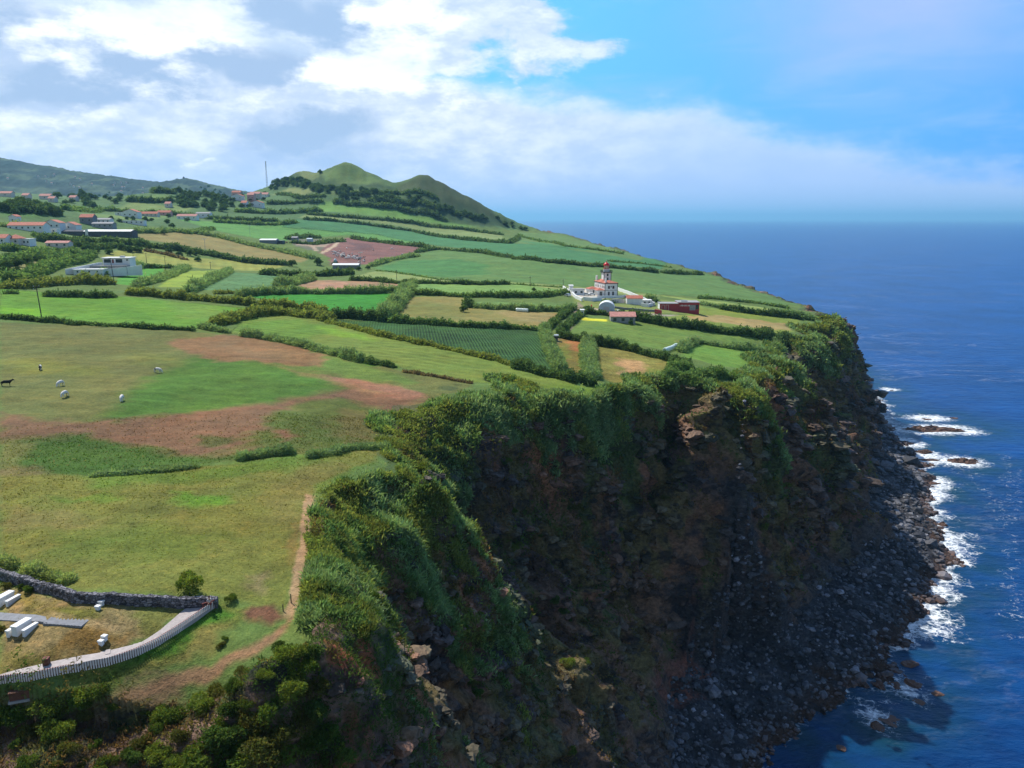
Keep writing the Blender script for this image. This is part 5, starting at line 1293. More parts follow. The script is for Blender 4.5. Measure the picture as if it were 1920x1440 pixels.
def lighthouse():
    p = w_y(1134, 553, 430); zg = h1(p[0]+4, 436)
    r = root('lighthouse', (p[0], 430, zg), R(13), 'white lighthouse with red lantern dome, square tower and two storey red roofed house', 'lighthouse')
    W_, L_, Hh = 7.4, 17.5, 7.0
    MB().box(0, W_, 0, L_, -3, Hh).build('wall', M_white, r)
    b = MB()
    b.box(-0.08, W_+0.08, -0.08, 0, 3.3, 3.5).box(-0.08, 0, 0, L_, 3.3, 3.5)
    b.box(-0.09, 0.2, -0.09, -0.01, -1, Hh).box(W_-0.2, W_+0.09, -0.09, -0.01, -1, Hh)
    b.box(-0.3, W_+0.3, -0.3, L_+0.3, Hh, Hh+0.3).build('stone_band', M_basalt, r)
    MB().hip(0, W_, 0, L_*0.42, Hh+0.3, Hh+1.7).hip(0, W_, L_*0.42+0.4, L_, Hh+0.3, Hh+2.1).build('roof', M_tile, r)
    MB().box(0.3, 1.2, 0.6, 1.5, Hh, Hh+3.0).build('chimney', M_white, r); MB().box(0.2, 1.1, L_-2, L_-1, Hh, Hh+3.6).build('chimney', M_white, r)
    windows(r, ((0,0,0),(1,0,0),(0,-1,0)), [(2.3, 5.0), (4.9, 5.0)], 0.95, 1.4, None, M_basalt)
    windows(r, ((0,0,0),(1,0,0),(0,-1,0)), [(3.6, 5.4)], 0.5, 0.8)
    windows(r, ((0,0,0),(1,0,0),(0,-1,0)), [(2.3, 1.6), (4.8, 1.6)], 0.9, 1.9, None, M_basalt)
    windows(r, ((0,0,0),(0,1,0),(-1,0,0)), [(1.2, 5.1), (3, 5.1), (4.8, 5.1), (8, 5.1), (11, 5.1), (13.2, 5.1), (15.4, 5.1)], 0.9, 1.5)
    # the two low wings on the left
    for (x0, x1, y0, y1) in ((-4.2, -0.02, 0.6, 5.4), (-6.0, -0.02, 9.5, 15)):
        MB().box(x0, x1, y0, y1, -3, 3.4).build('wing_wall', M_white, r)
        MB().hip(x0, x1, y0, y1, 3.4, 4.7).build('wing_roof', M_tile, r)
        windows(r, ((x0, y0, 0), (0, 1, 0), (-1, 0, 0)), [(0.9, 1.6), (2.4, 1.6), (3.9, 1.6)], 0.8, 1.9)
        windows(r, ((x0, y0, 0), (1, 0, 0), (0, -1, 0)), [((x1-x0)/2, 1.6)], 1.3, 2.1, None, M_basalt)
    # tower
    tx, ty, tw = 2.6, 9.5, 4.4; th_ = 12.4
    MB().box(tx, tx+tw, ty, ty+tw, 0, th_).build('tower', M_white, r)
    q = MB(); t = 0.26
    for a in ((tx-0.04, tx+t), (tx+tw-t, tx+tw+0.04)):
        for c in ((ty-0.04, ty+t), (ty+tw-t, ty+tw+0.04)): q.box(a[0], a[1], c[0], c[1], 0, th_)
    q.build('corner_stone', M_basalt, r)
    g = MB(); g.box(tx-0.5, tx+tw+0.5, ty-0.5, ty+tw+0.5, th_, th_+0.45)
    for k in range(9):
        u = tx-0.45+k*(tw+0.9)/8
        for yy in (ty-0.45, ty+tw+0.45): g.box(u-0.05, u+0.05, yy-0.05, yy+0.05, th_+0.45, th_+1.35)
        uu = ty-0.45+k*(tw+0.9)/8
        for xx in (tx-0.45, tx+tw+0.45): g.box(xx-0.05, xx+0.05, uu-0.05, uu+0.05, th_+0.45, th_+1.35)
    g.box(tx-0.5, tx+tw+0.5, ty-0.52, ty-0.42, th_+1.3, th_+1.4).box(tx-0.5, tx+tw+0.5, ty+tw+0.42, ty+tw+0.52, th_+1.3, th_+1.4)
    g.box(tx-0.52, tx-0.42, ty-0.42, ty+tw+0.42, th_+1.3, th_+1.4).box(tx+tw+0.42, tx+tw+0.52, ty-0.42, ty+tw+0.42, th_+1.3, th_+1.4)
    g.build('gallery', M_basalt, r)
    windows(r, ((tx, ty, 0), (1, 0, 0), (0, -1, 0)), [(tw/2, 9.0), (tw/2, 11.2)], 0.8, 1.3, None, M_basalt)
    c = (tx+tw/2, ty+tw/2, th_+0.45)
    MB().lathe(c, [(1.75, 0), (1.75, 1.5), (1.55, 1.6)]).build('lantern_drum', M_white, r, smooth=False)
    MB().lathe(c, [(1.35, 1.6), (1.35, 3.5)]).build('lantern_glass', M_lamp, r)
    br_ = MB()
    for k in range(8):
        a = k*math.pi/4; x_, y_ = c[0]+1.42*math.cos(a), c[1]+1.42*math.sin(a); br_.box(x_-0.07, x_+0.07, y_-0.07, y_+0.07, c[2]+1.5, c[2]+3.5)
    br_.lathe(c, [(1.9, 1.55), (1.9, 1.7)]).build('lantern_frame', M_lred, r)
    MB().lathe(c, [(1.75, 3.5), (1.72, 3.75), (1.5, 4.35), (1.1, 4.85), (0.5, 5.15), (0.22, 5.3), (0.3, 5.55), (0.18, 5.8), (0.04, 6.5)]).build('dome', M_lred, r, smooth=True)
lighthouse()

def wall_run(name, pts, h, t, mat, label, cat='wall', group=None, follow=True, cap=None, drop=0.3):
    W = hits(pts); c0 = W[0]; m = MB()
    for a, b in zip(W[:-1], W[1:]):
        d = Vector(b[:2]-a[:2]); L = d.length; d.normalize(); nrm = Vector((-d.y, d.x)); n = max(1, int(L/4))
        for k in range(n):
            p = Vector(a[:2])+d*(L*k/n); q = Vector(a[:2])+d*(L*(k+1)/n)
            zp, zq = h1(p.x, p.y), h1(q.x, q.y); v = []
            for (pp, zz) in ((p, zp), (q, zq)):
                for sg in (-1, 1):
                    for dz in (-drop, h): v.append((pp.x+nrm.x*sg*t/2-c0[0], pp.y+nrm.y*sg*t/2-c0[1], zz+dz-c0[2]))
            m.add(v, [(0,1,5,4),(2,6,7,3),(1,3,7,5),(0,4,6,2),(0,2,3,1),(4,5,7,6)])
    return m.build(name, mat, loc=tuple(c0), label=label, cat=cat, group=group)
wall_run('garden_wall', [(1156,544),(1176,551),(1197,560),(1212,567),(1226,574)], 1.9, 0.5, M_white, 'long white boundary wall running down the slope right of the lighthouse')
wall_run('garden_wall', [(1120,559),(1145,558.5),(1172,557.5)], 1.3, 0.5, M_white, 'white terrace wall directly in front of the lighthouse')
wall_run('garden_wall', [(1172,557),(1180,562)], 1.4, 0.5, M_white, 'short white wall joining the terrace to the red roofed shed')
wall_run('garden_wall', [(1094,563),(1110,565),(1128,564)], 1.8, 0.4, M_white, 'low white wall left of the terrace, beside the parked cars')
wall_run('garden_wall', [(1056,541),(1070,552),(1080,560),(1091,565)], 1.6, 0.6, M_white, 'curving white wall beside the entrance lane')
wall_run('garden_wall', [(1147,568),(1170,568)], 2.0, 0.8, M_cream, 'low pale block wall between the round shed and the red roofed shed')
wall_run('garden_wall', [(1202,574),(1214,576),(1227,572)], 1.6, 0.5, M_white, 'low rounded white wall at the lower end of the boundary wall')
wall_run('field_wall', [(1152,578),(1190,582),(1228,585)], 1.0, 0.8, M_grey2, 'dry stone bank below the red roofed shed')
wall_run('field_wall', [(1228,588),(1240,590)], 2.0, 0.8, M_red, 'low dark red wall left of the red building')

def house(px, py, wpx, h, depth, label, wall=None, roofm=None, roof='gable', axis='x', rot=0.0, rise=None, wins=3, cat='house', name='house', y=None, chim=False, group=None, door=False, winh=1.2, side=0, back=0.0):
    p = hits([(px, py)])[0] if y is None else np.array(w_y(px, py, y)); zg = h1(p[0], p[1]+depth/2)
    W_ = wpx*p[1]/F; r = root(name, (p[0], p[1], min(zg, p[2]+0.5)), rot, label, cat, group)
    wall = wall or M_white; roofm = roofm or M_tile; rise = rise if rise is not None else (min(W_, depth) if axis == 'x' else W_)*0.24
    x0, x1 = -W_/2, W_/2
    if roof == 'gable':
        MB().gwall(x0, x1, 0, depth, -2, h, h+rise, axis).build('wall', wall, r); MB().gable(x0, x1, 0, depth, h+0.02, h+rise+0.02, axis).build('roof', roofm, r)
    elif roof == 'hip':
        MB().box(x0, x1, 0, depth, -2, h).build('wall', wall, r); MB().hip(x0, x1, 0, depth, h, h+rise).build('roof', roofm, r)
    else:
        MB().box(x0, x1, 0, depth, -2, h).build('wall', wall, r); MB().box(x0-0.25, x1+0.25, -0.25, depth+0.25, h, h+0.3).build('roof', roofm, r)
    if wins:
        sp_ = [(W_*(k+0.5)/wins, h*0.55) for k in range(wins)]
        if door and wins > 1: sp_.pop(wins//2)
        windows(r, ((x0,0,0),(1,0,0),(0,-1,0)), sp_, min(1.2, W_/wins*0.45), min(winh, h*0.45))
    if door: windows(r, ((x0,0,0),(1,0,0),(0,-1,0)), [(W_*((wins//2+0.5)/max(wins,1)), 1.05)], 1.1, 2.1, M_wood, name='door')
    if side: windows(r, ((x0,0,0),(0,1,0),(-1,0,0)), [(depth*(k+0.5)/side, h*0.55) for k in range(side)], 1.0, min(winh, h*0.45))
    if chim: MB().box(x1-1.6, x1-0.8, depth*0.4, depth*0.4+0.8, h, h+rise+1.0).build('chimney', M_white, r)
    return r
house(1190, 571, 29, 3.0, 5.0, 'white shed with a red tiled roof below the lighthouse terrace', roof='gable', wins=0, cat='shed', name='shed', door=False)
house(1213, 572, 17, 2.4, 4.0, 'small flat roofed white annex right of the red roofed shed', roof='flat', roofm=M_white, wins=2, cat='shed', name='shed')
house(1168, 606, 46, 2.6, 6.5, 'long low barn with a pink red roof in the meadow', wall=M_grey, roofm=M_tile2, wins=3, cat='barn', name='barn', rise=1.4, rot=R(-2))
house(1161, 592, 7, 2.0, 2.5, 'tiny white roofed hut behind the pink roofed barn', wall=M_pink, roofm=M_white, roof='flat', wins=0, cat='hut', name='hut')
house(1085, 553, 22, 2.8, 5.0, 'pale flat roofed outbuilding at the left of the lighthouse yard', wall=M_white, roofm=M_grey, roof='flat', wins=2, cat='outbuilding', name='outbuilding', side=1, rot=R(12))
house(1071, 548, 7, 3.4, 4.5, 'small white block on the left end of the lighthouse yard', roof='flat', roofm=M_white, wins=0, cat='outbuilding', name='outbuilding')
house(1092, 592, 6, 2.2, 2.5, 'little white box hut at the top of the farm lane', roof='flat', roofm=M_white, wins=1, cat='hut', name='hut')
def red_building():
    p = hits([(1237, 580)])[0]; k = p[1]/F; r = root('red_building', (p[0], p[1], p[2]-0.5), R(-3), 'low dark red building with white end wall, right of the lighthouse', 'building')
    W1 = 34*k; W2 = 40*k
    MB().box(0, W1, 0, 7, -2, 3.2).build('wall', M_red, r); MB().box(-0.3, W1+0.2, -0.3, 7.3, 3.2, 3.45).build('roof', M_grey, r)
    MB().box(-0.06, 0, 0.1, 6.9, -2, 3.15).build('end_wall', M_white, r)
    MB().box(W1+0.02, W1+W2, 1.0, 10, -2, 3.7).build('wall', M_red, r); MB().box(W1-0.1, W1+W2+0.3, 0.8, 10.3, 3.7, 3.95).build('roof', M_grey, r)
    MB().box(W1+W2*0.55, W1+W2*0.82, 0.9, 0.99, 0, 2.6).build('shutter', M_grey, r)
    MB().box(W1+2, W1+5, 4, 6, 3.96, 4.5).build('roof_unit', M_metal, r)
    windows(r, ((0,0,0),(1,0,0),(0,-1,0)), [(1.6, 1.4), (3.6, 1.4)], 1.2, 2.4, M_red, M_white, 'garage_door')
    windows(r, ((W1,1.0,0),(1,0,0),(0,-1,0)), [(W2*0.9, 1.6)], 1.3, 2.2)
    s_ = MB()                                       # faint white lettering, too small to read
    for q in range(11): s_.box(W1+1.0+q*0.55, W1+1.0+q*0.55+(0.34 if q % 3 else 0.22), 0.94, 0.985, 1.9+(q % 2)*0.1, 2.5+(q % 3)*0.08)
    s_.build('lettering', M_white, r)
red_building()
def round_shed():
    p = hits([(1137, 584)])[0]; r = root('round_roofed_shed', tuple(p), R(-8), 'pale blue half round metal shed below the lighthouse', 'shed')
    m = MB(); R_ = 3.6; L_ = 8.0; K = 16
    v = [(R_*math.cos(math.pi*i/K), y_, 1.2+R_*0.85*math.sin(math.pi*i/K)) for y_ in (0, L_) for i in range(K+1)]
    m.add(v, [(i, i+1, K+1+i+1, K+1+i) for i in range(K)]); m.build('roof', M_sheet, r, smooth=True)
    m = MB(); v = [(-R_*0.99, 0.04, -1.5), (R_*0.99, 0.04, -1.5)]+[(R_*0.99*math.cos(math.pi*i/K), 0.04, 1.2+R_*0.84*math.sin(math.pi*i/K)) for i in range(K+1)]
    w = [(a, L_-0.04, c) for a, b, c in v]; n = len(v)
    m.add(v+w, [tuple(range(n)), tuple(range(2*n-1, n-1, -1))]+[(0, n, n+n-1, n-1), (1, 2, n+2, n+1)]); m.build('end_wall', M_blue, r)
    windows(r, ((0, 0, 0), (1, 0, 0), (0, -1, 0)), [(0, 0.9)], 2.6, 2.6, M_metal, name='door')
round_shed()
def modern_house():
    p = hits([(124, 514)])[0]; k = p[1]/F; r = root('modern_house', tuple(p), R(6), 'modern white flat roofed house with walled yard and two wide dark windows', 'house')
    def X(px): return (px-124)*k
    MB().box(X(173), X(226), 14, 22, -2, 8.6).build('main_block', M_white, r)
    MB().box(X(171), X(228), 13.2, 22.3, 8.6, 9.0).build('roof', M_white, r)
    MB().box(X(204), X(212), 16, 18, 9.0, 9.9).build('roof_box', M_metal, r)
    windows(r, ((X(173),14,0),(1,0,0),(0,-1,0)), [(X(124+9), 6.9), (X(124+32), 6.9)], 3.4, 2.2)
    windows(r, ((X(173),14,0),(1,0,0),(0,-1,0)), [(X(124+20), 6.7)], 1.0, 2.4, M_rustd, name='door')
    windows(r, ((X(173),14,0),(1,0,0),(0,-1,0)), [(X(124+48), 7.4)], 0.9, 0.9)
    MB().box(X(138), X(194), 0, 5, -2, 2.6).box(X(136), X(196), -0.2, 5.2, 2.6, 2.9).build('garage_block', M_white, r)
    windows(r, ((X(138),0,0),(1,0,0),(0,-1,0)), [(X(124+8), 1.4), (X(124+30), 1.5), (X(124+45), 1.5)], 0.8, 1.0)
    for (ax, ay, bx, by, ha, hb) in ((X(124), -0.5, X(166), 13, 3.0, 6.0), (X(166), 13, X(173)-0.1, 13.6, 6.0, 6.0), (X(194)+0.3, 4.6, X(226), 9, 2.6, 3.4), (X(226)+0.3, 9, X(252), 12, 3.4, 4.6)):
        d = Vector((bx-ax, by-ay)); n = Vector((-d.y, d.x)).normalized()*0.2
        MB().add([(ax+n.x,ay+n.y,-2),(bx+n.x,by+n.y,-2),(bx-n.x,by-n.y,-2),(ax-n.x,ay-n.y,-2),(ax+n.x,ay+n.y,ha),(bx+n.x,by+n.y,hb),(bx-n.x,by-n.y,hb),(ax-n.x,ay-n.y,ha)],
              [(0,3,2,1),(4,5,6,7),(0,1,5,4),(1,2,6,5),(2,3,7,6),(3,0,4,7)]).build('yard_wall', M_white, r)
    MB().box(X(150), X(226), 9, 13.95, -0.5, 4.4).build('terrace', M_grey, r); r.scale = (0.94, 1, 0.80)
modern_house()
H_ = house
H_(48, 432, 66, 3.6, 9, 'long white farmhouse with an orange tiled roof at the left edge', wins=6, rise=2.2)
H_(25, 422, 14, 6.0, 6, 'tall white block rising behind the long white farmhouse', roof='gable', axis='y', wins=1)
H_(97, 430, 30, 4.8, 9, 'white gabled house right of the long farmhouse', roofm=M_tile, axis='y', wins=3, rise=2.4, side=1)
H_(94, 436, 26, 2.6, 5, 'low white outbuilding in front of the gabled house', roof='flat', roofm=M_white, wins=2, cat='outbuilding', name='outbuilding')
H_(129, 432, 27, 3.8, 9, 'white gabled house at the left end of the long dark barn', axis='y', wins=1, rise=2.4)
def barn():
    p = hits([(182, 444)])[0]; k = p[1]/F; r = root('long_barn', tuple(p), R(-2), 'very long low dark grey barn with a pale sheet roof', 'barn')
    x0, x1 = -66*k, 66*k
    MB().gwall(x0, x1, 0, 9, -2, 4.2, 5.4, 'x').build('wall', M_dark, r); MB().gable(x0+18, x1-1, 0.05, 8.95, 4.22, 5.42, 'x').build('roof', M_sheet, r)
    MB().box(-21*k, -16*k, -0.4, 0.4, 0, 6.0).build('pillar', M_white, r)
barn()
H_(162, 420, 24, 5.2, 8, 'dark stone house with a bright orange roof behind the long barn', wall=M_grey2, wins=2, rise=2.6, roofm=M_tile)
H_(190, 419, 32, 3.0, 7, 'low white row with a grey roof behind the long barn', roofm=M_grey, wins=4, rise=1.2)
H_(192, 428, 38, 3.4, 7, 'grey walled outbuilding with small windows just behind the barn roof', wall=M_grey, roofm=M_grey, wins=4, rise=1.2, cat='outbuilding', name='outbuilding')
H_(247, 420, 44, 2.8, 6, 'long low white wall like building right of the village houses', roof='flat', roofm=M_white, wins=5)
H_(244, 408, 28, 5.6, 9, 'two storey white house with an arched looking orange roof', wins=3, rise=2.8, axis='y', side=2)
H_(222, 404, 12, 3.2, 6, 'small white house left of the two storey white house', roof='flat', roofm=M_white, wins=1)
H_(280, 406, 30, 3.0, 7, 'low house with a wide clay roof right of the two storey house', wall=M_cream, wins=4, rise=2.2)
H_(307, 404, 24, 3.4, 7, 'pinkish house with a clay roof and gate pillars', wall=M_pink, wins=3, rise=2.2)
H_(350, 412, 36, 4.0, 8, 'long white house with a faded pink roof above the pale green field', roofm=M_tile2, wins=4, rise=2.2, side=1)
H_(381, 409, 26, 5.0, 8, 'white house with a small red chimney block, right end of the village street', roofm=M_grey, wins=3, rise=1.4, chim=True)
H_(24, 458, 22, 3.6, 8, 'house with a clay hip roof half hidden at the left edge', roof='hip', wins=2, rise=2.6, wall=M_cream)
H_(4, 457, 14, 3.4, 8, 'clay roofed house cut by the left edge of the photo', wins=1, rise=2.2)
H_(46, 460, 20, 4.0, 7, 'white flat roofed house beside the clay hip roof', roof='flat', roofm=M_white, wins=3)
H_(107, 464, 42, 2.8, 6, 'long low shed with a dusty pink roof in the bushes', wall=M_cream, roofm=M_tile2, wins=3, rise=1.2, cat='shed', name='shed')
for px, py, wd_, hh, lb, wl in [(445,376,20,6,'white house with a clay roof at the left of the hill village',M_white),(443,369,16,7,'pinkish house highest at the left of the hill village',M_pink),(470,378,12,9,'tall pink house in the hill village',M_pink),
    (478,374,18,8,'cream house with a clay roof behind the tall pink house',M_cream),(481,389,22,6,'white gabled house lowest in the hill village',M_white),(494,371,16,5,'white row house at the right of the hill village',M_white),(457,388,10,5,'small white house between the hill village hedges',M_white)]:
    H_(px, py, wd_, hh, 10, lb, wall=wl, axis='y' if px in (481, 445) else 'x', wins=2, rise=2.8, roofm=M_tile if px % 2 else M_tile2)
for px, py, wd_, lb in [(10,369,22,'pale roofed house behind the left knoll'),(47,373,12,'small pink roofed house behind the left knoll'),(84,374,20,'pink roofed house above the left knoll'),(96,379,12,'white house beside the pink roofed one on the knoll'),(136,377,12,'faint house among the dark trees'),(314,389,10,'tiny white shed on the terraced mound')]:
    H_(px, py, wd_, 4.2, 8, lb, wall=M_cream, roofm=M_tile2, wins=1, rise=2.4)
H_(502, 456, 30, 2.6, 10, 'white roofed open cattle shed left of the cattle yard', roof='gable', roofm=M_sheet, wall=M_grey2, wins=0, rise=1.0, cat='shed', name='cattle_shed')
H_(523, 457, 12, 2.6, 8, 'dark low shed beside the white roofed cattle shed', roof='flat', roofm=M_grey2, wall=M_dark, wins=0, cat='shed', name='shed')
H_(552, 453, 10, 3.6, 6, 'small blue grey shed behind the cattle sheds', roofm=M_grey, wall=M_grey2, wins=1, rise=1.0, cat='shed', name='shed')
H_(580, 454, 9, 3.0, 5, 'small greenish shed against the yard hedge', roofm=M_blue, wall=M_blue, wins=0, rise=0.8, cat='shed', name='shed')
H_(648, 505, 48, 3.0, 7, 'long white roofed shed in front of the cattle herd', roof='gable', roofm=M_sheet, wall=M_grey2, wins=0, rise=1.0, cat='shed', name='cattle_shed')
p = hits([(629, 497)])[0]; MB().lathe((0,0,0), [(1.0, 0), (1.3, 1.2), (1.3, 4.0), (0.5, 4.9), (0.2, 5.1)], 14).build('feed_silo', M_blue, loc=tuple(p), label='short grey green feed silo left of the long white shed', cat='silo', smooth=False)
H_(1042, 640, 8, 1.6, 2.0, 'small dark box trailer with a pale top at the bend of the farm lane', roof='flat', roofm=M_metal, wall=M_dark, wins=0, cat='trailer', name='trailer')
p = hits([(345, 337)])[0]
# ------------------------------------------------------------------ vehicles
def vehicle(px, py, L_, W_, Hh, rot, paint, label, cat, van=False):
    p = hits([(px, py)])[0]; r = root(cat, (p[0], p[1], p[2]+0.05), rot, label, cat)
    m = MB(); prof = [(-L_/2,0.35),(-L_/2,0.95),(-L_/2+L_*0.12,Hh),(L_*0.12 if not van else L_*0.30,Hh),(L_*0.28 if not van else L_*0.42,1.0),(L_/2-0.1,0.85),(L_/2,0.35)]
    n = len(prof); v = [(x_, -W_/2, z_) for x_, z_ in prof]+[(x_, W_/2, z_) for x_, z_ in prof]
    m.add(v, [tuple(range(n)), tuple(range(2*n-1, n-1, -1))]+[(i, n+i, n+(i+1) % n, (i+1) % n) for i in range(n)]); m.build('body', paint, r)
    g = MB(); g.box(-L_*0.34, L_*0.12, -W_/2-0.02, -W_/2-0.002, 1.0, Hh-0.12).box(-L_*0.34, L_*0.12, W_/2+0.002, W_/2+0.02, 1.0, Hh-0.12); g.build('window', M_glass, r)
    for sx in (-0.31, 0.31):
        for sy in (-1, 1):
            MB().cyl((L_*sx, sy*W_*0.5, 0.33), (L_*sx, sy*(W_*0.5+0.03)-sy*0.22, 0.33), 0.33, k=12).build('wheel', M_tyre, r)
    return r
vehicle(1103, 548, 5.0, 2.0, 2.2, R(100), M_white, 'white van parked at the back of the lighthouse yard', 'van', True)
vehicle(1099, 554, 4.2, 1.75, 1.45, R(10), M_silver, 'silver car parked left in the lighthouse yard', 'car')
vehicle(1110, 554, 4.2, 1.75, 1.45, R(14), M_white, 'pale car parked nearest the lighthouse wing', 'car')
vehicle(1064, 556, 4.0, 1.7, 1.45, R(120), M_silver, 'silver car standing on the entrance lane', 'car')
def tractor(px, py, rot, label):
    p = hits([(px, py)])[0]; r = root('tractor', tuple(p), rot, label, 'tractor')
    MB().box(-0.2, 2.1, -0.4, 0.4, 0.7, 1.5, taper=0.05).build('bonnet', M_red, r); MB().box(-1.3, -0.2, -0.65, 0.65, 0.9, 2.5, taper=0.1).build('cab', M_glass, r); MB().box(-1.35, -0.15, -0.7, 0.7, 2.5, 2.62).build('roof', M_red, r)
    for x_, rr_, w in ((-0.8, 0.8, 0.4), (1.6, 0.5, 0.3)):
        for sg in (-1, 1): MB().cyl((x_, sg*0.65, rr_), (x_, sg*(0.65+w), rr_), rr_, k=14).build('wheel', M_tyre, r)
tractor(535, 456, R(20), 'red tractor parked between the cattle sheds')
# ------------------------------------------------------------------ poles, lamps, mast
def pole(px, py, h, label, lean=0.0, arms=1, name='utility_pole', mat=None, r0=0.16, y=None):
    p = hits([(px, py)])[0]; r = root(name, tuple(p), 0.4, label, 'pole')
    r.rotation_euler = (0, lean, 0.4)
    MB().cyl((0,0,-0.5), (0,0,h), r0, r0*0.65, 8).build('post', mat or M_pole, r)
    for k in range(arms): MB().box(-0.9, 0.9, -0.06, 0.06, h-0.4-k*0.9, h-0.28-k*0.9).build('crossarm', mat or M_pole, r)
    for dx, dz in ((-0.8, -0.15), (0.8, -0.15), (-0.8, -1.05)) if arms > 1 else ((-0.8, -0.15), (0.8, -0.15)):
        MB().cyl((dx,0,h+dz-0.1), (dx,0,h+dz+0.16), 0.09, 0.07, 8).build('insulator', M_white, r)
    return r
pole(79, 600, 11.2, 'tall leaning wooden pole with white insulators beside the cow pasture', R(-2.5), 2, r0=0.19)
pole(215, 535, 12, 'dark wooden pole in front of the modern white house', R(-3))
pole(251, 494, 6.5, 'wooden pole at the right end of the modern house wall')
pole(275, 493, 6.5, 'thin wooden pole in the yellow field, right of the modern house')
pole(311, 508, 9, 'wooden pole at the hedge above the small bright plot')
pole(395, 504, 4.5, 'short wooden pole on the edge of the yellow field', arms=1)
pole(744, 526, 6, 'thin pole on the pale strip below the green slope')
pole(994, 537, 5.5, 'thin pole left of the lighthouse lane, the farther left one')
pole(1056, 540, 5, 'thin pole at the start of the entrance wall')
def yard_lamp(px, py, h, label):
    p = hits([(px, py)])[0]; r = root('lamp_post', tuple(p), 0.5, label, 'lamp post')
    MB().cyl((0,0,-0.4), (0,0,h), 0.16, 0.1, 8).build('post', M_metal, r)
    MB().box(-1.2, 1.2, -0.06, 0.06, h-0.1, h+0.02).build('crossarm', M_metal, r)
    for dx in (-1.1, 0, 1.1): MB().box(dx-0.3, dx+0.3, -0.35, 0.15, h-0.05, h+0.45).build('lamp_head', M_white, r)
yard_lamp(677, 507, 12.5, 'tall floodlight post beside the cattle yard')
yard_lamp(385, 470, 9, 'floodlight post in the hedge below the brown field')
yard_lamp(469, 442, 10, 'floodlight post standing in the pale green field')
def mast():
    p = w_y(501, 352, 1400); hh = 1400*(352-306)/F; r = root('radio_mast', (p[0], p[1], p[2]-6), 0, 'tall thin lattice radio mast on the left shoulder of the hill', 'mast')
    m = MB(); w = 1.3; n = 12
    for sx, sy in ((-1,-1),(1,-1),(1,1),(-1,1)): m.cyl((sx*w, sy*w, 0), (sx*0.35, sy*0.35, hh+6), 0.16, 0.12, 6)
    for k in range(n):
        z0, z1 = (hh+6)*k/n, (hh+6)*(k+1)/n; a = w+(0.35-w)*k/n; b = w+(0.35-w)*(k+1)/n
        m.cyl((-a,-a,z0), (b,-b,z1), 0.08, k=5).cyl((a,a,z0), (-b,b,z1), 0.08, k=5).cyl((-a,a,z0), (-b,-b,z1), 0.08, k=5).cyl((a,-a,z0), (b,b,z1), 0.08, k=5)
    m.build('lattice', M_metal, r)
    a = MB()
    for k, zz in enumerate((hh+5, hh+2, hh-3)):
        for q in range(3): t = q*2.09; a.box(0.8*math.cos(t)-0.25, 0.8*math.cos(t)+0.25, 0.8*math.sin(t)-0.25, 0.8*math.sin(t)+0.25, zz-1.2, zz+1.2)
    a.build('antenna', M_white, r)
mast()
# bales in white wrap
bale_me = None
def bales(pts, n, label, group):
    global bale_me
    if bale_me is None:
        m = MB(); m.lathe((0,0,0), [(0.45,-0.62),(0.62,-0.58),(0.66,-0.4),(0.66,0.4),(0.62,0.58),(0.45,0.62)], 16)
        m.v = [(z_, y_, x_+0.64) for x_, y_, z_ in m.v]; bale_me = bpy.data.meshes.new('hay_bale'); bale_me.from_pydata(m.v, [], m.f); bale_me.materials.append(M_wrap); bale_me.update()
    W = hits(pts); a = math.atan2(W[1][1]-W[0][1], W[1][0]-W[0][0])
    for k in range(n):
        t = k/(n-1); q = W[0]*(1-t)+W[1]*t; o = bpy.data.objects.new('hay_bale', bale_me); COL.objects.link(o); o.location = (q[0], q[1], h1(q[0], q[1])-0.05); o.rotation_euler = (0, 0, a+rng.uniform(-0.1, 0.1)); tag(o, label, 'bale', group)
        o.scale = (1.15, 1.15, 1.15)
bales([(971,584),(987,585)], 4, 'one of the wrapped bales lined up against the hedge in the brown field', 'bales in the brown field')
bales([(1247,660),(1269,651)], 8, 'one of the white wrapped bales in the diagonal row on the meadow', 'bales on the meadow')
MB().cyl((0,0,-0.3), (0,0,2.2), 0.22, 0.2, 10).build('water_pipe', M_sheet, loc=tuple(at(1137, 649)), label='short pale standing pipe in the dark hedge', cat='pipe')
r = root('red_post', tuple(at(1109, 578)), 0, 'small red hydrant post beside the lane', 'post'); MB().cyl((0,0,-0.2), (0,0,1.3), 0.28, 0.25, 10).build('post', M_lred, r); MB().lathe((0,0,1.3), [(0.33,0),(0.3,0.2),(0.05,0.35)], 10).build('cap', M_lred, r)
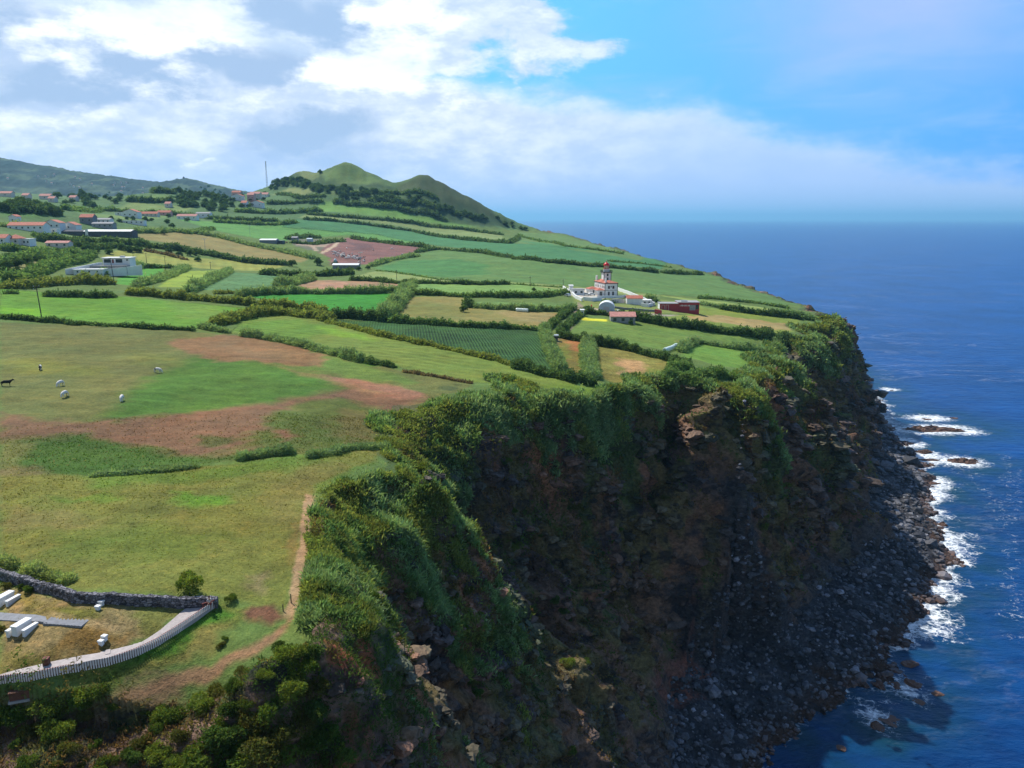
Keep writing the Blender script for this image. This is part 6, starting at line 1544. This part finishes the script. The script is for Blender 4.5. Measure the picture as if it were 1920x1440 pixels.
# ------------------------------------------------------------------ the viewpoint
def seg_pts(pts, step):
    W = hits(pts); seg = np.linalg.norm(np.diff(W[:,:2], axis=0), axis=1); cum = np.concatenate([[0], np.cumsum(seg)])
    n = max(2, int(round(cum[-1]/step))+1); t = np.linspace(0, cum[-1], n)
    return np.interp(t, cum, W[:,0]), np.interp(t, cum, W[:,1]), cum[-1]
def stone_mat():
    m, nt, b = material('dry_stone', 0.9, 0.2)
    pos = nt.vm('MULTIPLY', nt.geo(), (1, 1, 1.5)); vo = nt.new('ShaderNodeTexVoronoi'); nt.put(vo.inputs['Vector'], pos); vo.inputs['Scale'].default_value = 3.2
    ve = nt.new('ShaderNodeTexVoronoi', feature='DISTANCE_TO_EDGE'); nt.put(ve.inputs['Vector'], pos); ve.inputs['Scale'].default_value = 3.2
    bw = nt.new('ShaderNodeRGBToBW'); nt.put(bw.inputs[0], vo.outputs['Color'])
    c = nt.vm('SCALE', (0.145, 0.14, 0.155), scale=nt.ramp(bw.outputs[0], 0.2, 0.8, 0.45, 1.7))
    c = nt.mix(nt.ramp(ve.outputs[0], 0.0, 0.06, 1, 0), c, (0.02, 0.02, 0.022, 1))
    nt.put(b.inputs['Base Color'], c); nt.put(b.inputs['Normal'], nt.bump(nt.ramp(ve.outputs[0], 0, 0.12), 1.0, 0.1))
    return m
M_stone = stone_mat()
def stone_wall():
    X, Y, L = seg_pts([(-60,1063),(0,1084),(55,1100),(105,1115),(140,1128),(190,1131),(260,1134),(330,1137),(409,1137)], 0.35)
    h, t = 0.95, 0.62; n = len(X); tx, ty = np.gradient(X), np.gradient(Y); q = np.hypot(tx, ty); nx, ny = -ty/q, tx/q
    K = 9; prof = [(-0.5,-0.4),(-0.5,0.35),(-0.48,0.7),(-0.42,1.0),(0,1.04),(0.42,1.0),(0.48,0.7),(0.5,0.35),(0.5,-0.4)]
    rings = []
    for a, b in prof:
        j = rng.normal(size=n)*0.05; k = rng.normal(size=n)*0.045
        xx = X+nx*(a*t+j); yy = Y+ny*(a*t+j); rings.append(np.stack([xx, yy, Hf(X, Y)+b*h+k*(b > 0)], 1))
    co = np.stack(rings, 1).reshape(-1, 3); i = np.arange(n*K).reshape(n, K)
    qd = np.stack([i[:-1,:-1].ravel(), i[:-1,1:].ravel(), i[1:,1:].ravel(), i[1:,:-1].ravel()], 1)
    fl = np.concatenate([qd.ravel(), i[0,::-1], i[-1,:]]); cn = np.concatenate([np.full(len(qd), 4), [K, K]])
    c0 = co[0].copy(); link('stone_wall', mesh_from('stone_wall', co-c0, fl, cn, M_stone), loc=tuple(map(float, c0)), label='dark dry stone wall bending round the lawn of the viewpoint', cat='wall')
stone_wall()
M_plank = plain('pale_planks', (0.42, 0.37, 0.35), 0.85, 0.2, 3.5, bump=0.02)
M_picket = plain('whitewashed_pickets', (0.78, 0.72, 0.70), 0.75, 0.12, 3)
M_rust = plain('rust_red_rail', (0.16, 0.035, 0.028), 0.7, 0.25, 3)
M_slab = plain('white_concrete', (0.70, 0.70, 0.69), 0.75, 0.07, 2)
M_path = plain('grey_paving', (0.23, 0.235, 0.25), 0.9, 0.22, 2.5, bump=0.03)
FPX = [(-8,1287),(0,1286),(60,1277),(100,1268),(150,1259),(200,1249),(230,1240),(260,1229),(297,1211),(330,1190),(360,1170),(385,1152),(404,1139)]
def strip(name, A_, B_, mat, lift, label=None, kind=None, cat=None, drop=0.5):
    WA, WB = hits(A_), hits(B_); n = 40
    def rs(W):
        sg = np.linalg.norm(np.diff(W[:,:2], axis=0), axis=1); c = np.concatenate([[0], np.cumsum(sg)]); c /= c[-1]; t = np.linspace(0, 1, n)
        return np.stack([np.interp(t, c, W[:,k]) for k in range(3)], 1)
    a, b = rs(WA), rs(WB); za = Hf(a[:,0], a[:,1]); zb = Hf(b[:,0], b[:,1]); zz = np.maximum(za, zb)+lift
    zz = np.convolve(np.pad(zz, 2, 'edge'), np.ones(5)/5, 'valid')
    v = []
    for i in range(n): v += [(a[i,0], a[i,1], zz[i]), (b[i,0], b[i,1], zz[i]), (b[i,0], b[i,1], zz[i]-drop), (a[i,0], a[i,1], zz[i]-drop)]
    f = []
    for i in range(n-1):
        o = i*4
        for k in range(4): f.append((o+k, o+(k+1) % 4, o+4+(k+1) % 4, o+4+k))
    f += [(0,3,2,1), tuple((n-1)*4+k for k in range(4))]
    return MB().add(v, f).build(name, mat, label=label, kind=kind, cat=cat)
strip('walkway', [(-20,1270),(0,1266),(60,1250),(130,1234),(190,1224),(262,1207),(300,1182),(322,1163),(350,1139)], [(-20,1290),(0,1286),(60,1277),(100,1268),(150,1259),(200,1249),(260,1229),(330,1190),(404,1139)], M_plank, 0.03, kind='structure')
strip('footpath', [(-30,1146),(0,1150),(50,1154),(86,1158)], [(-30,1160),(0,1164),(50,1167),(90,1171)], M_path, 0.10, kind='structure')
def walkway_steps():
    for px, py, lb in [(106,1246,'short flight of pale steps on the walkway, beside the litter bin'),(188,1229,'short flight of pale steps half way along the walkway'),(250,1215,'short flight of pale steps nearest the broad end of the walkway')]:
        p = at(px, py); r = root('steps', (p.x, p.y, p.z), R(24), lb, 'steps')
        for k in range(4): MB().box(-0.8+k*0.4, -0.42+k*0.4, -0.35, 0.42, -0.3, 0.08+0.04*k).build('step', M_plank, r)
walkway_steps()
def lawn_steps():
    p = at(88, 1165); q = at(160, 1170); r = root('stairs', tuple(p), math.atan2(q.y-p.y, q.x-p.x), 'grey stone stairs stepping down from the footpath into the lawn', 'stairs')
    L = (q-p).length; n = 11; dz = (h1(q.x, q.y)-h1(p.x, p.y))
    for k in range(n):
        a = -0.38
        M = Matrix.Translation((L*(k+0.5)/n, 0, dz*(k+0.5)/n)) @ Matrix.Rotation(0.16, 4, 'Y')
        MB().box(-L/n*0.44, L/n*0.44, -0.55, 0.55, -0.4, 0.12, M).build('step', M_path, r)
lawn_steps()
def fence():
    X, Y, L = seg_pts(FPX, 0.2); cum = np.concatenate([[0], np.cumsum(np.hypot(np.diff(X), np.diff(Y)))])
    n = 100; t = np.linspace(0.1, L-0.1, n); xs = np.interp(t, cum, X); ys = np.interp(t, cum, Y); zs = Hf(xs, ys)
    zs = np.convolve(np.pad(zs, 4, 'edge'), np.ones(9)/9, 'valid')+0.06
    o0 = Vector((float(xs[0]), float(ys[0]), float(zs[0]))); r = root('picket_fence', o0, 0, 'long white picket fence with rust red rails along the walkway', 'fence')
    ang = [math.atan2(ys[min(k+1, n-1)]-ys[max(k-1, 0)], xs[min(k+1, n-1)]-xs[max(k-1, 0)]) for k in range(n)]
    hp_ = (L/n)*0.27; pk = MB().box(-hp_, hp_, -0.02, 0.02, -0.16, 0.70); pme = bpy.data.meshes.new('picket'); pme.from_pydata(pk.v, [], pk.f); pme.materials.append(M_picket)
    sd_ = MB().box(-0.02, 0.02, -0.06, 0.0, -0.28, 1.08)
    side = MB()
    for k in range(n):
        c = bpy.data.objects.new('picket', pme); COL.objects.link(c); c.parent = r
        loc = Vector((float(xs[k]), float(ys[k]), float(zs[k])))-o0; c.location = loc; c.rotation_euler = (0, 0, ang[k])
        M = Matrix.Translation(loc) @ Matrix.Rotation(ang[k], 4, 'Z'); side.box(hp_+0.001, hp_+0.03, -0.02, 0.09, -0.15, 0.69, M)
    side.build('picket_backing', M_rust, r)
    for zz, nm in ((0.60, 'top_rail'), (0.02, 'bottom_rail')):
        m = MB()
        for k in range(n-1):
            a = Vector((float(xs[k]), float(ys[k]), float(zs[k])))-o0; b = Vector((float(xs[k+1]), float(ys[k+1]), float(zs[k+1])))-o0
            nn = Vector((-math.sin(ang[k]), math.cos(ang[k]), 0)); u = Vector((0, 0, 0.06)); w1, w2 = nn*0.11, nn*0.16
            v = [a+w1+u*0+Vector((0,0,zz)), b+w1+Vector((0,0,zz)), b+w2+Vector((0,0,zz)), a+w2+Vector((0,0,zz))]; v += [q+u for q in v]
            m.add(v, [(0,3,2,1),(4,5,6,7),(0,1,5,4),(1,2,6,5),(2,3,7,6),(3,0,4,7)])
        m.build(nm, M_rust, r)
fence()
p = at(407, 1139); r = root('rail', tuple(p), R(40), 'rust red end rail meeting the stone wall', 'rail')
for k in range(5): MB().box(-1.3+k*0.3, -1.2+k*0.3, -0.04, 0.04, -0.2, 0.80).build('post', M_rust, r)
MB().box(-1.35, 0.1, -0.05, 0.05, 0.805, 0.86).build('handrail', M_rust, r)
# picnic slabs
def slab(px, py, L_, W_, h, rot, name, label, cat, group=None, legs=True):
    L_, W_, h = L_*0.80, W_*0.80, h*0.82; p = at(px, py); o = root(name, (p.x, p.y, p.z+0.10), rot, label, cat, group)
    MB().box(-W_/2, W_/2, -L_/2, L_/2, h-0.14, h).build('top', M_slab, o); MB().box(-W_/2+0.05, W_/2-0.05, -L_/2+0.05, L_/2-0.05, -0.3, h-0.143).build('base', M_slab, o)
    return o
AN = R(-14)
slab(41.5, 1181, 2.1, 0.85, 0.80, AN, 'picnic_table', 'white concrete picnic table between two benches, the lower one', 'table')
slab(27, 1184, 1.9, 0.46, 0.44, AN, 'bench', 'white concrete bench on the left of the lower picnic table', 'bench')
slab(57, 1183, 1.9, 0.46, 0.44, AN, 'bench', 'white concrete bench on the right of the lower picnic table', 'bench')
slab(10, 1128, 2.1, 0.85, 0.80, AN, 'picnic_table', 'white concrete picnic table nearest the stone wall', 'table')
slab(25, 1129, 1.9, 0.46, 0.44, AN, 'bench', 'white concrete bench right of the upper picnic table', 'bench')
for a, b, h, lb in [(184,1143,0.36,'lower white block of the pair near the stone wall'),(190.5,1135,0.44,'higher white block of the pair near the stone wall'),(190,1208,0.36,'lower white block of the pair in the dry lawn'),(196.5,1200,0.44,'higher white block of the pair in the dry lawn')]:
    slab(a, b, 0.50, 0.58, h, AN, 'block_seat', lb, 'seat')
def bin_():
    p = at(88, 1249); r = root('litter_bin', tuple(p), R(8), 'brown slatted litter bin beside the walkway', 'bin')
    MB().box(-0.22, 0.22, -0.2, 0.2, 0.1, 0.82).build('liner', M_rust, r); m = MB()
    for k in range(6):
        u = -0.25+k*0.1; m.box(u-0.035, u+0.035, -0.26, -0.225, 0, 0.9).box(u-0.035, u+0.035, 0.225, 0.26, 0, 0.9)
    for k in range(5): u = -0.2+k*0.1; m.box(-0.30, -0.265, u-0.035, u+0.035, 0, 0.9).box(0.265, 0.30, u-0.035, u+0.035, 0, 0.9)
    m.build('slats', M_wood, r); MB().box(-0.29, 0.29, -0.27, 0.27, 0.905, 0.96).build('rim', M_rust, r); r.scale = (0.8,)*3
bin_()
def hut():
    p = at(38, 1303); r = root('wooden_shelter', (p.x, p.y, p.z-0.2), R(20), 'small brown slatted wooden shelter half hidden below the fence', 'shelter'); m = MB()
    for k in range(14): u = -0.95+k*0.145; m.box(u, u+0.11, -0.7, -0.66, 0, 1.1)
    for k in range(8): u = -0.64+k*0.16; m.box(0.98, 1.02, u, u+0.12, 0, 1.1)
    m.build('slats', M_wood, r); MB().box(-0.95, 0.95, -0.64, 0.66, 0, 1.05).build('box', M_rust, r); MB().box(-1.1, 1.15, -0.85, 0.8, -0.35, -0.01).build('plinth', M_grey, r); MB().box(-1.02, 1.06, -0.76, 0.72, 1.11, 1.18).build('roof', M_wood, r); r.scale = (0.72, 0.62, 0.62)
hut()
MB().cyl((0,0,-0.3), (0,0,0.9), 0.06, 0.05, 8).build('marker_post', M_pole, loc=tuple(at(546, 1130)), label='thin dark post beside the cliff trail', cat='post')
MB().cyl((0,0,-0.3), (0,0,0.7), 0.06, 0.05, 8).build('marker_post', M_pole, loc=tuple(at(531, 1146)), label='short dark post where the trail meets the brown bank', cat='post')

# ------------------------------------------------------------------ skinned figures: one continuous surface each
def skinned(name, pts, edges, rad, mat, sub=2, faces_fn=None):
    me = bpy.data.meshes.new(name); me.from_pydata(pts, edges, []); o = bpy.data.objects.new(name, me); COL.objects.link(o)
    md = o.modifiers.new('skin', 'SKIN'); md.use_smooth_shade = True
    for i, v_ in enumerate(me.skin_vertices[0].data): r_ = rad[i]; v_.radius = r_ if isinstance(r_, tuple) else (r_, r_); v_.use_root = (i == 0)
    sb = o.modifiers.new('sub', 'SUBSURF'); sb.levels = sub; sb.render_levels = sub
    dg = bpy.context.evaluated_depsgraph_get(); m2 = bpy.data.meshes.new_from_object(o.evaluated_get(dg)); bpy.data.objects.remove(o)
    m2.name = name; m2.materials.clear(); m2.materials.append(mat); m2.polygons.foreach_set('use_smooth', [True]*len(m2.polygons))
    return m2
def cow_mat(name, white, thr, seed):
    m, nt, b = material(name, 0.8, 0.2)
    tc = nt.new('ShaderNodeTexCoord').outputs['Object']; n = nt.noise(nt.vm('ADD', tc, (seed, seed*2, 0)), 1.5, 2, 0.5)
    c = nt.mix(nt.ramp(n, thr-0.01, thr+0.01), (0.012, 0.011, 0.010, 1), (0.66, 0.63, 0.58, 1)) if white < 2 else None
    nt.put(b.inputs['Base Color'], c); return m
def cow_mesh(name, mat, graze=True, sub=2):
    hx, hz = (1.25, 0.35) if graze else (1.45, 1.45)
    P = [(0,0,1.08),(0.5,0,1.05),(0.85,0,1.05),(-0.5,0,1.10),(-0.85,0,1.12),
         (1.10,0,0.95 if graze else 1.25),(hx,0,hz+0.12 if graze else hz),(hx+0.22 if graze else hx+0.33,0,hz-0.22 if graze else hz-0.16),
         (0.72,0.22,0.75),(0.72,0.22,0.40),(0.72,0.22,0.03),(0.72,-0.22,0.75),(0.74,-0.22,0.40),(0.70,-0.22,0.03),
         (-0.80,0.22,0.78),(-0.92,0.22,0.48),(-0.84,0.22,0.03),(-0.80,-0.22,0.78),(-0.90,-0.22,0.48),(-0.80,-0.22,0.03),
         (-1.02,0,1.10),(-1.08,0,0.62),(hx-0.06,0.20,hz+0.18),(hx-0.06,-0.20,hz+0.18)]
    E = [(0,1),(1,2),(0,3),(3,4),(2,5),(5,6),(6,7),(2,8),(8,9),(9,10),(2,11),(11,12),(12,13),(4,14),(14,15),(15,16),(4,17),(17,18),(18,19),(4,20),(20,21),(6,22),(6,23)]
    Rr = [(0.37,0.42),(0.35,0.40),(0.27,0.36),(0.34,0.38),(0.26,0.32),(0.17,0.22),(0.13,0.15),(0.085,0.09),(0.13,0.15),0.07,0.06,(0.13,0.15),0.07,0.06,(0.15,0.18),0.08,0.06,(0.15,0.18),0.08,0.06,0.05,0.035,0.045,0.045]
    return skinned(name, P, E, Rr, mat, sub)
cmW = cow_mat('cow_hide_white', 1, 0.38, 3); cmB = cow_mat('cow_hide_patched', 1, 0.52, 8); cmD = cow_mat('cow_hide_dark', 1, 0.66, 5)
cowW = cow_mesh('cow', cmW); cowB = cow_mesh('cow', cmB); cowD = cow_mesh('cow', cmD, graze=False)
for me_, px, py, rot, lb in [(cowB,76,694,R(-60),'black and white cow grazing, farthest back on the left of the pasture'),(cowD,12,724,R(30),'mostly black cow at the left edge of the pasture'),(cowW,114,724,R(-100),'white cow grazing, upper of the two close together'),
    (cowW,122,744,R(-95),'white cow grazing, lower of the two close together'),(cowW,229,752,R(-75),'white cow nearest the dark green turf, lowest on the right'),(cowW,296,699,R(-10),'white cow seen side on, standing apart on the right')]:
    o = bpy.data.objects.new('cow', me_); COL.objects.link(o); q = at(px, py); o.location = (q.x, q.y, q.z); o.rotation_euler = (0, 0, rot); o.scale = (0.86,)*3; tag(o, lb, 'cow')
lo1 = cow_mesh('cow', cmW, True, 1); lo2 = cow_mesh('cow', cmB, False, 1)
hp = [(626+rng.uniform(0, 60), 0) for _ in range(58)]
hp = [(x_, 475+(x_-626)*0.18+rng.normal()*2.6+ (3 if x_ > 640 else 0)) for x_, _ in hp]+[(650,467),(624,474),(700,470),(735,468),(754,479),(786,478)]
for k, q in enumerate(hits(hp)):
    o = bpy.data.objects.new('cow', lo1 if k % 3 else lo2); COL.objects.link(o); o.location = (q[0], q[1], q[2]); o.rotation_euler = (0, 0, rng.uniform(0, 6.28)); o.scale = (1.15,)*3
    tag(o, 'one of the cows crowded together on the bare brown yard', 'cow', 'cattle herd in the bare yard')

def person():
    p = at(394, 1145); skin = plain('skin', (0.42, 0.24, 0.17), 0.6, 0.05, 5); shirt = plain('pale_shirt', (0.55, 0.50, 0.50), 0.85, 0.1, 6); shorts = plain('rust_shorts', (0.25, 0.06, 0.045), 0.85, 0.15, 6); hair = plain('brown_hair', (0.06, 0.03, 0.02), 0.7, 0.2, 9)
    P = [(0,0,0.92),(0,0.02,1.12),(0,0.04,1.34),(0,0.05,1.44),(0,0.08,1.52),(0,0.10,1.62),(0,0.115,1.72),
         (0.10,0,0.86),(0.105,0.02,0.48),(0.11,-0.03,0.08),(0.11,0.10,0.03),(-0.10,0,0.86),(-0.11,0.03,0.48),(-0.12,-0.01,0.08),(-0.12,0.12,0.03),
         (0.19,0.05,1.40),(0.27,0.08,1.14),(0.20,0.32,1.06),(-0.19,0.05,1.40),(-0.27,0.08,1.14),(-0.20,0.32,1.06)]
    E = [(0,1),(1,2),(2,3),(3,4),(4,5),(5,6),(0,7),(7,8),(8,9),(9,10),(0,11),(11,12),(12,13),(13,14),(2,15),(15,16),(16,17),(2,18),(18,19),(19,20)]
    Rr = [(0.15,0.11),(0.125,0.09),(0.16,0.11),(0.08,0.07),0.055,(0.085,0.10),(0.06,0.07),(0.095,0.095),(0.058,0.058),(0.04,0.04),(0.045,0.03),(0.095,0.095),(0.058,0.058),(0.04,0.04),(0.045,0.03),(0.06,0.055),(0.045,0.045),(0.032,0.03),(0.06,0.055),(0.045,0.045),(0.032,0.03)]
    # hands: palm, four fingers and a thumb on each side, closed over the rail
    for s_, w_ in ((1, 17), (-1, 20)):
        b = len(P); P.append((s_*0.18, 0.39, 1.055)); E.append((w_, b)); Rr.append((0.036, 0.018))
        for q in range(4):
            x_ = s_*(0.18-0.030+q*0.020); k = len(P); P += [(x_, 0.435, 1.06), (x_, 0.465, 1.03)]; E += [(b, k), (k, k+1)]; Rr += [0.009, 0.008]
        k = len(P); P += [(s_*0.135, 0.40, 1.045), (s_*0.12, 0.42, 1.02)]; E += [(b, k), (k, k+1)]; Rr += [0.010, 0.008]
    body = skinned('person', P, E, Rr, skin, 2)
    o = link('person', body, loc=(p.x, p.y, p.z+0.04), label='person in a pale top and rust red shorts leaning on the fence', cat='person'); o.scale = (0.84,)*3; o.rotation_euler = (0, 0, R(215))
    def cloth(nm, idx, mat, grow):
        mp_ = {q: i for i, q in enumerate(idx)}; e = [(mp_[a], mp_[b]) for a, b in E if a in mp_ and b in mp_]
        rr2 = [tuple(c_+grow for c_ in (Rr[q] if isinstance(Rr[q], tuple) else (Rr[q], Rr[q]))) for q in idx]
        link(nm, skinned(nm, [P[q] for q in idx], e, rr2, mat, 2), o)
    cloth('shirt', [0,1,2,3,15,16,18,19], shirt, 0.012)
    P2 = list(P); P[8] = (0.105, 0.015, 0.56); P[12] = (-0.108, 0.02, 0.56); cloth('shorts', [0,7,8,11,12], shorts, 0.022); P[8], P[12] = P2[8], P2[12]
    MB().lathe((0,0,0), [(0.05,-0.07),(0.098,-0.02),(0.112,0.05),(0.10,0.11),(0.06,0.145),(0.01,0.155)], 14).build('hair', hair, o, smooth=True).location = (0, 0.075, 1.65)
    for sx in (-1, 1): MB().lathe((0,0,0), [(0.004,-0.012),(0.012,0),(0.004,0.012)], 8).build('eye', hair, o, smooth=True).location = (sx*0.032, 0.197, 1.665)
    m = MB(); m.add([(-0.014,0,0),(0.014,0,0),(0,0.03,-0.005),(0,0.002,0.045)], [(0,2,1),(0,3,2),(1,2,3),(0,1,3)]); m.build('nose', skin, o).location = (0, 0.192, 1.63)
    MB().box(-0.025, 0.025, 0, 0.012, -0.005, 0.005).build('mouth', M_rust, o).location = (0, 0.185, 1.595)
person()

# ------------------------------------------------------------------ far hills, several kilometres off
def far_hills():
    R_ = [( -60,285),(0,296),(30,301),(60,308),(100,313),(130,320),(160,324),(200,331),(240,335),(280,340),(310,342),(335,337),(350,335),(365,337),(385,345),(400,347),(430,354),(450,357),(490,366),(560,380),(640,400)]
    Y0 = 3600.0; P = np.array([w_y(a, b, Y0) for a, b in R_]); xs = np.linspace(P[0,0]-1200, P[-1,0], 500); top = np.interp(xs, P[:,0], P[:,2]); top[xs < P[0,0]] += (P[0,0]-xs[xs < P[0,0]])*0.06
    ny = 70; t = np.linspace(-1, 1, ny); X = np.repeat(xs[None], ny, 0); Yy = Y0+t[:,None]*1100+0*X
    base = 40.0; sh = (1-np.abs(t[:,None])**1.25)
    Z = base+(top[None]-base)*sh+fbm(X/130, Yy/130, 701, 5)*16*(0.4+sh*0.6)*np.clip((top[None]-base)/200, 0.1, 1)*(1-np.exp(-((t[:,None])/0.12)**2)*0.8)
    Z += np.abs(fbm(X/17, Yy/17, 705, 3))*7
    i = np.arange(ny*len(xs)).reshape(ny, len(xs)); q = np.stack([i[:-1,:-1].ravel(), i[:-1,1:].ravel(), i[1:,1:].ravel(), i[1:,:-1].ravel()], 1)
    c = np.tile(np.array([0.026, 0.046, 0.030]), (X.size, 1))*(1+fbm(X.ravel()/60, Yy.ravel()/60, 702, 4)*0.5)[:,None]
    g = sstep(0.25, 0.4, fbm(X.ravel()/150, Yy.ravel()/110, 703, 3)); c = c*(1-g[:,None]*0.6)+np.array([0.10, 0.14, 0.06])*g[:,None]*0.6
    m, nt, b = material('wooded_slope', 0.95, 0.1); pos = nt.geo(); n = nt.noise(pos, 0.05, 6, 0.7)
    nt.put(b.inputs['Base Color'], nt.vm('SCALE', nt.attr('col'), scale=nt.ramp(n, 0.3, 0.7, 0.5, 1.5)))
    link('hills', mesh_from('hills', np.stack([X, Yy, Z], -1).reshape(-1, 3), q.ravel(), np.full(len(q), 4), m, True, dict(col=np.clip(c, 0.01, 1))), kind='structure')
    p = w_y(345, 339, 3600); r = root('old_windmill', (p[0], p[1], p[2]), 0, 'tiny dark tower on the crest of the far wooded ridge', 'tower')
    MB().lathe((0,0,0), [(6, -8), (5, 10), (6, 11), (3, 17), (0.3, 19)], 12).build('tower', M_dark, r)
    g = np.random.default_rng(5)
    for k in range(26):
        px = g.uniform(10, 330); py = 300+px*0.12+g.uniform(14, 34)
        f_ = (py-(296+px*0.13))/70; y_ = Y0-1100*min(0.9, max(0.15, f_))
        q = w_y(px, py, y_); o = root('hillside_house', (q[0], q[1], q[2]), g.uniform(0, 3), 'one of the pale specks of houses on the far wooded ridge', 'house', 'houses on the far ridge')
        o.scale = (0.6,)*3; MB().gwall(-5, 5, -4, 4, -8, 3, 5.5, 'x').build('wall', M_cream, o); MB().gable(-5, 5, -4, 4, 3.05, 5.55, 'x').build('roof', M_tile2, o)
far_hills()
# ------------------------------------------------------------------ the air: pale haze over land and sea
def build_haze():
    X0, X1, Y0, Y1, Z0, Z1 = -92000., 92000., -800., 92000., -14., 470.
    v = [(x_, y_, z_) for z_ in (Z0, Z1) for y_ in (Y0, Y1) for x_ in (X0, X1)]
    f = [(0,2,3,1),(4,5,7,6),(0,1,5,4),(2,6,7,3),(0,4,6,2),(1,3,7,5)]
    me = bpy.data.meshes.new('haze'); me.from_pydata(v, [], f)
    m = bpy.data.materials.new('haze_air'); m.use_nodes = True
    for n in list(m.node_tree.nodes):
        if n.type == 'BSDF_PRINCIPLED': m.node_tree.nodes.remove(n)
    nt = NT(m.node_tree); pv = nt.new('ShaderNodeVolumePrincipled')
    pv.inputs['Color'].default_value = (0.32, 0.70, 1.0, 1); pv.inputs['Density'].default_value = HAZE
    pv.inputs['Anisotropy'].default_value = 0.25
    out = [n for n in m.node_tree.nodes if n.type == 'OUTPUT_MATERIAL'][0]
    nt.l.new(pv.outputs[0], out.inputs['Volume'])
    me.materials.append(m)
    link('haze', me, kind='stuff')
HAZE = 0.55e-4
build_haze()
